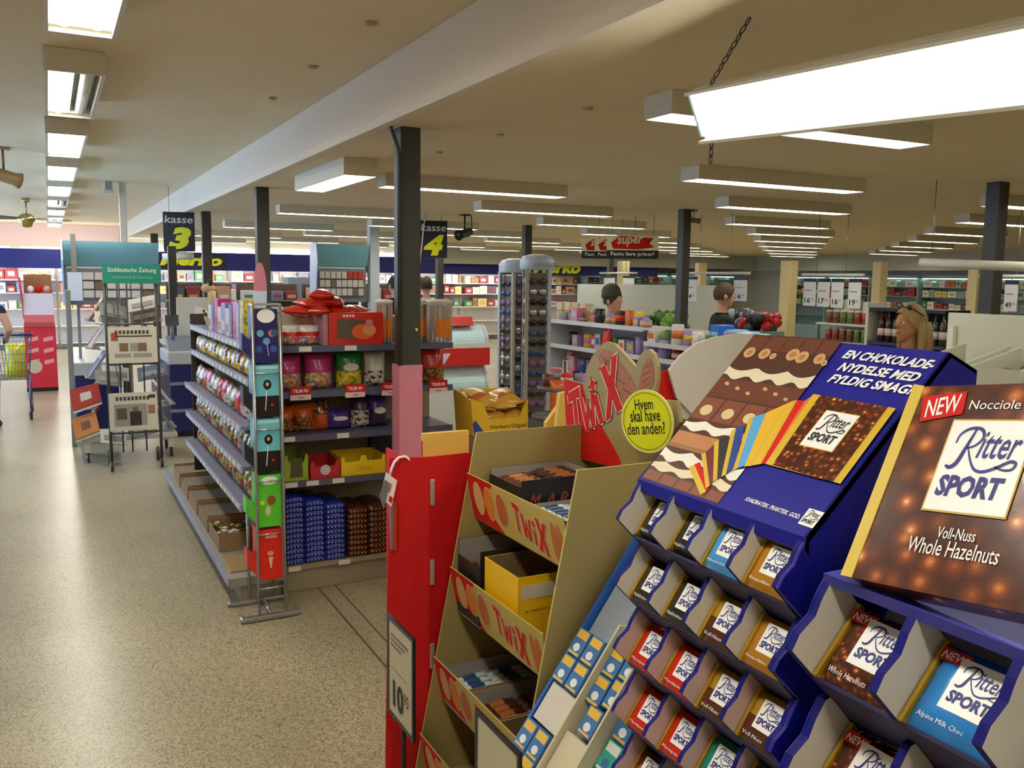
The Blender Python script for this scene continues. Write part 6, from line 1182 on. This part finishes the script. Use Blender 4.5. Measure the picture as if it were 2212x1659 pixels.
def item(kind, col, x, y, z, w, h, label, group):
    m = GM[col]; m2 = GM[names[(names.index(col)+4) % len(names)]]; b = MB()
    if kind == 'bottle': b.lathe([(w*.42, .001), (w*.5, .006), (w*.5, h*.55), (w*.2, h*.72), (w*.17, h*.92), (w*.2, h)], m, (x, y, z), 12); b.lathe([(w*.51, h*.15), (w*.51, h*.42)], m2, (x, y, z), 12)
    elif kind == 'mug': b.lathe([(w*.4, .001), (w*.45, .005), (w*.47, h), (w*.42, h), (w*.40, .01)], m, (x, y, z), 14); b.tube([(x-.02, y-w*.46, z+h*.8), (x-.02, y-w*.72, z+h*.7), (x-.02, y-w*.72, z+h*.3), (x-.02, y-w*.46, z+h*.2)], .006, m, 6)
    elif kind == 'plush': b.ball((x, y, z+h*.36), (w*.38, w*.42, h*.36), m, 10, 8); b.ball((x-.01, y, z+h*.78), (w*.3, w*.32, h*.24), m, 10, 8); b.ball((x-.01, y-w*.24, z+h*.97), (.02, .022, .022), m2, 8, 6); b.ball((x-.01, y+w*.24, z+h*.97), (.02, .022, .022), m2, 8, 6); b.ball((x-w*.3, y, z+h*.74), (.02, .026, .02), m2, 8, 6)
    elif kind == 'can': b.lathe([(w*.46, .001), (w*.5, .008), (w*.5, h-.008), (w*.46, h)], m, (x, y, z), 14); b.lathe([(w*.505, h*.3), (w*.505, h*.7)], m2, (x, y, z), 14)
    else: b.box(x-.05, y-w/2, z+.001, x+.06, y+w/2, z+h, m, bev=.003); b.box(x-.0512, y-w*.35, z+h*.3, x-.0502, y+w*.35, z+h*.75, m2)
    o = b.build({'bottle': 'gift_bottle', 'mug': 'mug', 'plush': 'plush_toy', 'can': 'tin', 'box': 'gift_box'}[kind]); return tag(o, label, {'bottle': 'bottle', 'mug': 'mug', 'plush': 'toy', 'can': 'tin', 'box': 'box'}[kind], group)
rk = random.Random(3)
for si, (z, ya, yb, hmax) in enumerate([(1.371, 6.4, 7.9, .15), (1.251, 5.1, 6.25, .18), (1.121, 5.1, 7.9, .19), (.861, 5.1, 7.9, .2)]):
    y = ya; k = 0
    while y < yb and k < 20:
        kd = rk.choice(['box', 'bottle', 'mug', 'plush', 'can', 'box']) if not (si == 1) else rk.choice(['mug', 'box', 'can']); col = rk.choice(names); w = rk.uniform(.09, .15); h = hmax*rk.uniform(.55, .95)
        if kd == 'plush': h = hmax*.9
        item(kd, col, 4.72+rk.uniform(-.02, .06), y+w/2, z, w*.9, h, '%s %s, %s from the near end of the %s' % (col, {'plush': 'plush toy', 'can': 'tin', 'box': 'gift box'}.get(kd, kd), ORD[k], ('top gift shelf', 'raised near gift shelf', 'second gift shelf', 'third gift shelf')[si]), 'goods on the gift shelf'); y += w+.015; k += 1
# tall red bag on the gift shelf, blue tissue boxes on its near end
pouch('red_gift_bag', 'tall red gift bag on the second gift shelf', 'bag', 4.655, 6.95, 1.122, .13, .235, .07, [(1, GM['red'])], R(-90), None)
for i, (px, w) in enumerate([(1545, .13), (1578, .11), (1602, .11), (1626, .10)]):
    p = atX(px, 716, 4.75); t = thing('blue_pack', ('dark blue', 'light blue', 'pale blue', 'small pale blue')[i]+' pack in front of the short-haired person', 'pack', (4.8, p.y, 1.251), 'blue packs on the gift shelf'); hh = (.19, .16, .15, .14)[i]
    MB().box(4.74, p.y-w/2+.004, 1.251, 4.90, p.y+w/2-.004, 1.251+hh, C('pack_blue_%d' % i, *((50, 110, 206), (96, 176, 226), (130, 196, 232), (150, 206, 236))[i], .25), bev=.01).build('wrapper', t); MB().box(4.7385, p.y-w*.3, 1.28, 4.7397, p.y+w*.3, 1.251+hh*.7, PAPER if i else C('pack_pale_print', 150, 190, 236, .4)).build('print', t)
# ------------------------------------------------------------------ hanging price rails and signs
def price_rail(label, px0, px1, py, X_, cards):
    a, c = atX(px0, py, X_), atX(px1, py, X_); z = (a.z+c.z)/2; t = thing('price_sign_rail', label, 'sign rail', ((a+c)/2)); A_, B_ = Vector((X_, a.y, z)), Vector((X_, c.y, z)); MB().tube([A_, B_], .018, PW, 10).build('rail_tube', t)
    for f in (.25, .72): p = A_.lerp(B_, f); MB().tube([p, (p.x, p.y, HC-.003)], .004, STEEL, 6).build('wire', t)
    for q0, q1, y1, y0, num, lab in cards:
        p0, p1, pz = atX(q0, y1, X_), atX(q1, y1, X_), atX(q0, y0, X_).z; tt = thing('price_card', lab, 'price sign', (X_, (p0.y+p1.y)/2, pz), 'hanging price cards'); w = p0.y-p1.y; zt = z-.02
        MB().box(X_-.004, p1.y, pz, X_+.004, p0.y, zt-.06, PW if False else C('card_paper', 222, 220, 216, .5)).build('card', tt); MB().box(X_-.006, p1.y, zt-.06, X_+.006, p0.y, zt-.02, BLACK).build('card_holder', tt); MB().tube([(X_, (p0.y+p1.y)/2, zt-.02), (X_, (p0.y+p1.y)/2, z)], .004, STEEL, 6).build('hook', tt)
        hh = zt-.06-pz; text(num, tt, INK, (X_-.0048, p0.y-w*.12, pz+hh*.12), (0, -1, 0), (0, 0, 1), width=w*.48, height=hh*.22, bold=.02, res=2); text('95', tt, INK, (X_-.0048, p0.y-w*.64, pz+hh*.22), (0, -1, 0), (0, 0, 1), width=w*.22, height=hh*.11, res=1)
        MB().poly([(X_-.0048, p0.y-w*.1, pz+hh*.62), (X_-.0048, p1.y+w*.3, pz+hh*.62), (X_-.0048, p1.y+w*.3, pz+hh*.66), (X_-.0048, p0.y-w*.1, pz+hh*.66)], C('card_grey_print', 130, 130, 130, .6)).build('small_print', tt)
price_rail('white rail with two price cards left of the far post', 1478, 1620, 590, 7.2, [(1480, 1506, 605, 650, '34', 'hanging price card reading thirty-four'), (1586, 1614, 605, 650, '16', 'hanging price card reading sixteen beside the short-haired person')])
price_rail('white rail with four price cards above the jars', 1733, 1866, 594, 7.9, [(1737, 1763, 612, 660, '16', 'first of four hanging price cards in a line'), (1767, 1793, 612, 662, '17', 'second of four hanging price cards in a line'), (1797, 1823, 612, 664, '16', 'third of four hanging price cards in a line'), (1834, 1861, 614, 666, '19', 'last of four hanging price cards in a line')])
price_rail('white rail with one price card behind the dark column', 2112, 2230, 597, 8.6, [(2172, 2200, 612, 672, '49', 'hanging price card reading forty-nine at the right')])
price_rail('white rail above the whole price card lines without cards', 1296, 1376, 590, 8.4, [(1305, 1328, 600, 640, '25', 'hanging price card above the knit hat'), (1346, 1370, 600, 640, '30', 'hanging price card beside the column with a hat below')])
a = atX(1990, 567, 6.2); c = atX(2230, 577, 6.2); o = MB().tube([a, c], .035, PW, 12).tube([a.lerp(c, .1), (a.lerp(c, .1).x, a.lerp(c, .1).y, HC-.003)], .004, STEEL, 6).build('hanging_tube'); tag(o, 'thick white tube hanging under the ceiling at the right', 'tube')
# three "super" boards
SY = C('board_cream', 226, 220, 176, .5)
for i, (q0, q1, d) in enumerate([(1310, 1422, 11.0), (1284, 1312, 11.35), (1256, 1288, 11.7)]):
    p0 = EYE+ray(q0, 558)*d; p1 = EYE+ray(1422 if i == 0 else q0+96, 558)*d; r_ = (p1-p0); r_.z = 0; w = r_.length; r_.normalize(); u = Vector((0, 0, 1)); n_ = r_.cross(u); h = w*.44; t = thing('offer_board', ('front', 'middle', 'rear')[i]+' cream and black board of the three hanging in file', 'sign', p0, 'hanging offer boards'); p0 = p0+n_*(.25*(0))
    MB().slab([p0, p0+r_*w, p0+r_*w+u*h*.36, p0+u*h*.36], -n_*.01, BLACK).build('black_field', t); MB().slab([p0+u*h*.361, p0+r_*w+u*h*.361, p0+r_*w+u*h, p0+u*h], -n_*.01, SY).build('cream_field', t)
    MB().slab([p0+r_*w*.12+u*h*.42+n_*.001, p0+r_*w*.6+u*h*.40+n_*.001, p0+r_*w*.92+u*h*.5+n_*.001, p0+r_*w*.82+u*h*.66+n_*.001, p0+r_*w*.90+u*h*.9+n_*.001, p0+r_*w*.25+u*h*.97+n_*.001, p0+r_*w*.08+u*h*.7+n_*.001], n_*.001, RED).build('red_flash', t)
    text('super', t, SY, p0+r_*w*.20+u*h*.50+n_*.003, r_+u*.08, u, width=w*.5, height=h*.40, bold=.02, shear=.25, res=2); text('Faste lave priser!', t, PAPER, p0+r_*w*.08+u*h*.08+n_*.0015, r_, u, width=w*.84, height=h*.22, bold=.015, res=1)
    for f in (.1, .9): q = p0+r_*w*f+u*h; MB().tube([q, (q.x, q.y, HC-.003)], .004, STEEL, 6).build('wire', t)
# ------------------------------------------------------------------ wine rack, jars and white shelving at the right
wr = thing('wine_rack', 'dark rack of red wine bottles behind the fair-haired person', 'shelf', (7.3, 5.9, 0)); X_ = 7.2; ya, yb = atX(2045, 690, X_).y, atX(1880, 665, X_).y
WB = C('wine_bottle', 60, 20, 30, .1, coat=.3); WG = C('wine_bottle_green', 50, 60, 30, .1, coat=.3); WL = C('wine_label', 214, 196, 190, .5)
MB().box(X_+.30, ya, .002, X_+.33, yb, 1.55, C('rack_back', 40, 26, 34, .6)).build('back_panel', wr); zt = [1.52, 1.22, .88]
MB().box(X_-.02, ya, zt[0], X_+.30, yb, zt[0]+.03, BLACK).build('top_board', wr); MB().box(X_-.02, yb, .002, X_+.30, yb+.02, 1.55, PW).build('end_panel', wr)
for z in (1.19, .86, .50): MB().box(X_-.02, ya, z, X_+.30, yb, z+.03, C('rack_shelf', 60, 60, 110, .4)).build('rack_shelf', wr)
def bottle_data(m):
    b = MB(); b.lathe([(.034, .0), (.037, .004), (.037, .19), (.030, .215), (.014, .245), (.013, .29), (.015, .292), (.015, .30)], m, (0, 0, 0), 12); b.lathe([(.0375, .06), (.0375, .13)], WL, (0, 0, 0), 12); return b.data('wine_bottle')
WBD = [bottle_data(WB), bottle_data(WG)]
for r, z in enumerate((1.22, .89, .53)):
    n = int((yb-ya-.05)/.085)
    for k in range(n):
        o = bpy.data.objects.new('wine_bottle', WBD[1 if (r == 0 and k < 3) or (k % 5 == 1) else 0]); COL.objects.link(o); o.location = (X_+.05, ya+.06+.085*k, z+.001); o['_b'] = (0, 0, 0); tag(o, 'wine bottle, %s from the white shelving in the %s row of the dark rack' % (ORD[k], ('top', 'middle', 'bottom')[r]), 'bottle', 'wine bottles, %s row' % ('top', 'middle', 'bottom')[r])
js = thing('jar_shelf', 'white shelf of preserve jars under the four price cards', 'shelf', (7.9, 7.0, 0)); X_ = 7.7; ya, yb = atX(1872, 690, X_).y, atX(1765, 700, X_).y
MB().box(X_+.25, ya, .002, X_+.28, yb, 1.58, PW).build('back_panel', js); MB().box(X_-.02, ya-.02, .002, X_+.25, ya, 1.58, PW).build('end_panel', js)
JM = [C('jar_red', 150, 50, 40, .15, coat=.3), C('jar_green', 90, 110, 50, .15, coat=.3), C('jar_brown', 110, 70, 50, .15, coat=.3)]
JD = []
for m in JM: b = MB(); b.lathe([(.036, 0), (.04, .004), (.04, .10), (.034, .115), (.034, .12)], m, (0, 0, 0), 12); b.lathe([(.037, .12), (.037, .14), (.03, .142)], C('jar_lid', 196, 180, 150, .3), (0, 0, 0), 12); JD.append(b.data('preserve_jar'))
for r, z in enumerate((1.34, 1.14, .92, .70)):
    MB().box(X_-.02, ya, z-.02, X_+.25, yb, z, PW).build('jar_board', js)
    for k in range(int((yb-ya)/.1)):
        o = bpy.data.objects.new('preserve_jar', JD[(r+k//2) % 3]); COL.objects.link(o); o.location = (X_+.06, ya+.06+.1*k, z+.001); o['_b'] = (0, 0, 0); tag(o, '%s preserve jar, %s place in row %s of the white jar shelf' % (('red', 'green', 'brown')[(r+k//2) % 3], ORD[k], ('one', 'two', 'three', 'four')[r]), 'jar', 'preserve jars, row %s' % ('one', 'two', 'three', 'four')[r])
wu = thing('white_shelving', 'white empty shelving with a slotted upright at the right edge', 'shelf', (4.6, 2.9, 0)); WS = C('white_steel_shelf', 206, 208, 190, .45)
q = [atX(2046, 672, 4.1), atX(2060, 700, 4.1), atX(2230, 700, 4.1)]
x_ = 4.30; y1_ = atX(2048, 690, x_).y; y0_ = 1.6
MB().box(x_, y0_, .002, x_+.03, y1_, atX(2048, 675, x_).z, WS).build('back_panel', wu)
for k in range(3): y_ = y1_-.03-.9*k; MB().box(x_-.035, y_-.03, .002, x_-.001, y_, atX(2056, 702, x_).z, WHITE).build('slotted_upright', wu)
for k in range(2):
    y_ = y1_-.03-.9*k
    for j in range(14): MB().box(x_-.0362, y_-.02, .60+.06*j, x_-.0352, y_-.010, .63+.06*j, BLACK).build('slot', wu)
for z in (1.26, .62): MB().box(x_-.42, y0_, z, x_-.036, y1_-.10, z+.025, WS).build('shelf', wu)
for k in range(4):
    y_ = y1_-.28-.30*k; t = thing('white_bin', 'white bin with brown goods, %s along the white shelving' % ORD[k], 'bin', (x_-.2, y_, 1.286), 'white bins on the white shelving')
    b = MB(); b.slab([(x_-.42, y_-.12, 1.286), (x_-.06, y_-.12, 1.286), (x_-.06, y_-.12, 1.49), (x_-.44, y_-.12, 1.41)], (0, .008, 0), WS); b.slab([(x_-.42, y_+.12, 1.286), (x_-.06, y_+.12, 1.286), (x_-.06, y_+.12, 1.49), (x_-.44, y_+.12, 1.41)], (0, .008, 0), WS); b.slab([(x_-.42, y_-.112, 1.286), (x_-.414, y_-.112, 1.286), (x_-.434, y_-.112, 1.41), (x_-.44, y_-.112, 1.41)], (0, .232, 0), WS); b.box(x_-.41, y_-.11, 1.286, x_-.06, y_+.12, 1.29, WS); b.build('bin_body', t)
    b = MB()
    for j in range(24): b.ball((x_-.40+.32*rk.random(), y_-.09+.18*rk.random(), 1.315+.07*rk.random()), (.03, .028, .026), (GM['brown'], C('goods_tan', 130, 104, 76, .7))[j % 2], 7, 5)
    o = b.build('brown_goods', t); o['kind'] = 'stuff'
# ------------------------------------------------------------------ far end: fascia, lit shelves, coolers, pillars
yf = YB-1.0; z0f, z1f = atY(0, 578, yf).z, atY(0, 536, yf).z
struct(MB().box(XL+.02, yf, z0f, 17.0, yf+.06, z1f, FASCIA).build('trim_7'))
struct(MB().box(XS+.06, yf+.30, z1f+.002, 13.0, yf+.34, HC-.002, C('bright_header', 236, 232, 226, .6)).build('trim_8'))
UPLIGHT = mat('added_uplight_lit', (1, .96, .92), .4, emit=LAMP*2.0)  # invented uplight strips, added to brighten the wall over the fascia
for k in range(9):
    x_ = -2.3+1.75*k; t = thing('added_uplight', 'added uplight strip on top of the blue fascia, %s from the aisle side' % ORD[k], 'light', (x_, yf+.1, z1f), 'added uplight strips on the fascia'); MB().box(x_, yf+.005, z1f+.001, x_+1.6, yf+.055, z1f+.012, OFFW).build('housing', t); MB().slab([(x_+.02, yf+.02, z1f+.013), (x_+.02, yf+.05, z1f+.013), (x_+.02, yf+.05, z1f+.045), (x_+.02, yf+.04, z1f+.05)], (1.56, 0, 0), UPLIGHT).build('tube_cover', t)
def merko(pxa, pxb, pyb, pyt, label):
    p, q, u = atY(pxa, pyb, yf-.02), atY(pxb, pyb, yf-.02), atY(pxa, pyt, yf-.02); t = thing('fascia_sign', label, 'sign', p); w, h = q.x-p.x, u.z-p.z
    MB().box(p.x-.1, yf-.012, z0f+.02, q.x+.1, yf-.002, z1f-.02, C('sign_back_navy', 16, 20, 60, .5)).build('back_board', t); text('Merko', t, YEL, (p.x, yf-.018, p.z), (1, 0, 0), (0, 0, 1), width=w, height=h, bold=.05, shear=.25)
merko(345, 480, 573, 549, 'yellow Merko lettering on the blue fascia near the number three sign'); merko(1152, 1254, 590, 563, 'yellow Merko lettering on the blue fascia behind the sunglasses')
STRIP = mat('strip_light_lit', (1, .97, .95), .4, emit=LAMP*2.2)
for k in range(9):
    x_ = -2.3+1.75*k; t = thing('strip_light', 'lit strip under the blue fascia, %s from the aisle side' % ORD[k], 'light', (x_, yf+.3, z0f+.1), 'strip lights under the fascia'); MB().box(x_, yf+.061, z0f+.04, x_+1.6, yf+.30, z0f+.12, OFFW).build('housing', t); MB().box(x_+.02, yf+.18, z0f+.022, x_+1.58, yf+.28, z0f+.039, STRIP).build('tube_cover', t)
FC = [(220, 190, 186), (206, 160, 120), (196, 190, 180), (120, 130, 160), (90, 90, 110), (230, 224, 216), (176, 110, 80), (150, 60, 60), (206, 200, 120), (90, 140, 90)]; FM = [C('far_goods_%d' % i, *c, .5) for i, c in enumerate(FC)]; fn_ = ['pink', 'tan', 'pale grey', 'blue-grey', 'slate', 'white', 'brown', 'dark red', 'straw', 'green']
for u_ in range(13):
    x0 = -2.4+1.3*u_; t = thing('wall_shelf', 'white wall shelf of goods at the far end, %s from the aisle side' % ORD[u_], 'shelf', (x0+.6, YB-.3, 0), 'white shelves along the far wall'); MB().box(x0, YB-.06, .002, x0+1.24, YB-.04, 2.1, C('far_white', 226, 220, 218, .6)).build('back_panel', t)
    for z in (.15, .55, .95, 1.32, 1.62): MB().box(x0, YB-.45, z-.02, x0+1.24, YB-.065, z, WHITE).build('board', t)
    for r, z in enumerate((.95, 1.32, 1.62)):
        xx = x0+.03; k = 0
        while xx < x0+1.12:
            w = rk.uniform(.16, .30); h = rk.uniform(.14, .27); i = rk.randrange(10); w = min(w, x0+1.22-xx)
            o = MB().box(xx, YB-.40, z+.001, xx+w-.02, YB-.15, z+h, FM[i], bev=.01).box(xx+w*.2, YB-.402, z+h*.3, xx+w*.7, YB-.4005, z+h*.7, FM[(i+3) % 10]).build('boxed_goods'); tag(o, '%s boxed goods, %s on row %s of the %s far shelf' % (fn_[i], ORD[k], ('one', 'two', 'three')[r], ORD[u_]), 'box', 'goods on the far shelves'); xx += w; k += 1
# big white tub and clothes boxes on low far tables
for i, (px, w, h, m, lab) in enumerate([(510, 1.1, .42, C('tub_white', 220, 224, 222, .4), 'white tub on the far counter left of the oval sign'), (668, .8, .7, C('glass_case_grey', 120, 136, 150, .2), 'grey glass case on the far counter')]):
    p = atY(px, 650, 19.5); o = MB().slab([(p.x-w/2, 19.5, 1.05), (p.x+w/2, 19.5, 1.05), (p.x+w*.58, 19.5, 1.05+h), (p.x-w*.58, 19.5, 1.05+h)], (0, .5, 0), m).build(('white_tub', 'glass_case')[i]); tag(o, lab, ('tub', 'case')[i])
    tb = MB(); tb.box(p.x-.70, 19.3, 1.0, p.x+.70, 20.2, 1.048, PW); [tb.box(p.x-.70+1.36*a_, 19.35+.7*b_, .002, p.x-.66+1.36*a_, 19.39+.7*b_, 1.0, GREY) for a_ in (0, 1) for b_ in (0, 1)]; o = tb.build('far_counter'); tag(o, ('far counter under the white tub', 'far counter under the glass case')[i], 'counter')
for k in range(4):
    p = atY(360+0*k, 640, 17.0); x0 = 1.9+1.25*k; t = thing('bread_shelf', 'brown stocked shelf in the middle distance, %s from the checkout' % ORD[k], 'shelf', (x0, 17.0, 0), 'middle distance shelves'); MB().box(x0, 17.3, .002, x0+1.15, 17.33, 1.62, C('mid_shelf_back', 110, 90, 80, .7)).build('back_panel', t)
    for r, z in enumerate((.6, 1.0, 1.32)):
        MB().box(x0, 16.95, z-.02, x0+1.15, 17.295, z, GREY).build('board', t)
        for j in range(4): i = rk.randrange(10); o = MB().box(x0+.05+.27*j, 17.0, z+.001, x0+.28+.27*j, 17.22, z+rk.uniform(.15, .26), FM[i], bev=.012).box(x0+.09+.27*j, 16.998, z+.04, x0+.24+.27*j, 16.9995, z+.1, FM[(i+4) % 10]).build('boxed_goods'); tag(o, '%s goods, place %s on tier %s of the %s middle shelf' % (fn_[i], ('one', 'two', 'three', 'four')[j], ('one', 'two', 'three')[r], ORD[k]), 'box', 'goods on the middle shelves')
# beige pillars, coolers and produce at the right
PIL = C('pillar_beige', 206, 190, 140, .7)
for i, (px, d) in enumerate([(1702, 15.0), (1345, 17.0), (1512, 18.0), (1898, 15.0), (2105, 14.5)]):
    p = EYE+ray(px, 640)*d; r = .085 if i else .10; struct(MB().box(p.x-r, p.y-r, .002, p.x+r, p.y+r, 2.14, PIL).build('pillar_%d' % (i+1)))
COOL = C('cooler_frame', 150, 170, 166, .3); CIN = mat('cooler_glow', srgb(200, 236, 226), .5, emit=1.2); PC = [(120, 170, 60), (206, 90, 40), (226, 200, 90), (190, 40, 40), (220, 226, 220), (80, 120, 60), (150, 160, 170), (60, 60, 70), (226, 150, 60), (120, 190, 180)]; PMs = [C('produce_%d' % i, *c, .4) for i, c in enumerate(PC)]; pn = ['lime green', 'rust', 'yellow', 'red', 'white', 'leaf green', 'silver', 'black', 'orange', 'aqua']
def cooler(idx, o, rt, w=1.55):
    o = Vector(o); rt = Vector(rt).normalized(); bk_ = Vector((-rt.y, rt.x, 0)); u = Vector((0, 0, 1)); t = thing('cooler', 'open wall cooler with a lit canopy, %s along the far right side' % ORD[idx], 'cooler', o, 'coolers along the far walls')
    def ob(a0, a1, b0, b1, z0, z1, m, nm, par): MB().obox(o+rt*(a0+a1)/2+bk_*(b0+b1)/2+u*(z0+z1)/2, rt*(a1-a0)/2, bk_*(b1-b0)/2, u*(z1-z0)/2, m).build(nm, par)
    ob(0, w, 0, .7, .002, .45, COOL, 'base', t); ob(0, w, .66, .70, .45, 2.0, COOL, 'back', t); ob(0, .03, .1, .66, .45, 2.0, COOL, 'end_panel', t); ob(0, w, .2, .66, 1.92, 2.0, COOL, 'canopy', t); ob(.05, w-.02, .24, .5, 1.895, 1.918, CIN, 'canopy_light', t)
    for z in (.75, 1.08, 1.41, 1.68): ob(.03, w, .22, .655, z-.02, z, COOL, 'shelf', t)
    for r, z in enumerate((1.08, 1.41, 1.68)):
        a = .06; k = 0
        while a < w-.2:
            ww = rk.uniform(.16, .3); ww = min(ww, w-.02-a); i = rk.choice((0, 1, 2, 3, 4, 4, 5, 6, 6, 7, 8, 9)); h = rk.uniform(.12, .22); b = MB(); c0 = o+rt*(a+ww/2)+bk_*.34+u*(z+h/2+.001); b.obox(c0, rt*(ww/2-.012), bk_*.09, u*h/2, PMs[i]); b.obox(c0-bk_*.0905, rt*ww*.25, bk_*.0006, u*h*.2, PMs[(i+4) % 10])
            tag(b.build('chilled_goods'), '%s chilled goods, place %s on tier %s of the %s cooler' % (pn[i], ('one', 'two', 'three', 'four', 'five', 'six', 'seven', 'eight', 'nine')[k], ('one', 'two', 'three')[r], ORD[idx]), 'packaged food', 'goods in the far coolers'); a += ww; k += 1
for i in range(4): cooler(i, (14.6+1.6*i, YB-.75, 0), (1, 0, 0))
for i in range(6): cooler(4+i, (XR-.75, 21.5-1.65*i, 0), (0, -1, 0))
# crates of produce in the middle, white partition and green plants
for k, (px, d, cols_) in enumerate([(1360, 11, 'apple green'), (1440, 11, 'lettuce green'), (1640, 11.5, 'dark wine'), (1600, 12, 'black')]):
    p = EYE+ray(px, 690)*d; p.z = 0; w = .42; t = thing('produce_stand', '%s goods stand in the middle distance, %s' % (cols_, ('left of the hat', 'right of the hat', 'beside the beige pillar', 'behind the short hair')[k]), 'stand', p); m = (PMs[0], PMs[5], PMs[7], PMs[7])[k]
    MB().box(p.x-w/2, p.y-.25, .002, p.x+w/2, p.y+.25, 1.15, C('stand_grey_green', 140, 160, 150, .5)).build('stand_body', t)
    b = MB()
    for j in range(40): b.ball((p.x-w/2+.06+(w-.12)*rk.random(), p.y-.2+.4*rk.random(), 1.18+.18*rk.random()), rk.uniform(.05, .075), (m, PMs[(2, 0, 3, 6)[k]])[j % 3 == 0], 8, 6)
    q = b.build('piled_goods', t); q['kind'] = 'stuff'
p = EYE+ray(1375, 690)*13; o = MB().box(p.x-1.0, p.y, .002, p.x+1.6, p.y+.06, 1.72, C('partition_grey', 206, 210, 206, .5)).build('partition_wall'); tag(o, 'pale partition behind the person in the knit hat', 'partition')
cr = EYE+ray(1215, 660)*8.6
for k in range(4):
    p = atX(1216+17*k, 680, 4.85); t = thing('peach_carton', 'peach and cream carton right of the sunglasses towers, %s from them' % ORD[k], 'carton', (5.2, p.y, 1.38), 'peach cartons'); MB().box(4.80, p.y-.055, 1.371, 4.9, p.y+.045, 1.47, C('carton_peach', 206, 140, 96, .6)).build('lower_half', t); MB().box(4.80, p.y-.055, 1.4705, 4.9, p.y+.045, 1.55, CREAM).build('upper_half', t)

# small round tiered stand with dark goods and an orange bag
cx_, cy_ = 2.78, 4.60; ts = thing('tiered_stand', 'small round tiered stand with dark trays beside the sunglasses towers', 'stand', (cx_, cy_, 0)); TD = C('tier_grey', 96, 98, 112, .4)
for z, r in ((1.13, .17), (.95, .20), (.74, .22), (.03, .18)): MB().lathe([(r*.9, -.012), (r, -.008), (r, .012), (r*.96, .014), (r*.94, .002)], TD, (cx_, cy_, z), 28).build('round_tray', ts)
MB().tube([(cx_, cy_, .02), (cx_, cy_, 1.3)], .015, STEEL, 10).build('pole', ts)
pouch('orange_bag', 'pointed orange bag on the round tiered stand', 'bag', cx_-.10, cy_-.10, .953, .11, .24, .07, [(1, bagm('carrot', 206, 100, 30))], R(-25), None)
for i, (a, z, c_, h) in enumerate([(.3, 1.145, 'black', .08), (1.6, 1.145, 'pink', .10), (2.9, 1.145, 'brown', .07), (4.3, 1.145, 'red', .09), (5.3, 1.145, 'lilac', .08), (5.2, .965, 'blue', .10), (.2, .965, 'white', .09), (5.0, .755, 'lilac', .11), (4.0, .755, 'yellow', .09)]):
    item('can' if i % 2 else 'mug', c_, cx_+.105*math.cos(a), cy_+.105*math.sin(a), z, .075, h, '%s %s on the round tiered stand, %s tier' % (c_, 'tin' if i % 2 else 'mug', 'top' if z > 1.1 else ('middle' if z > .9 else 'low')), 'goods on the round stand')
for o in bpy.data.objects:
    if '_b' in o: del o['_b']
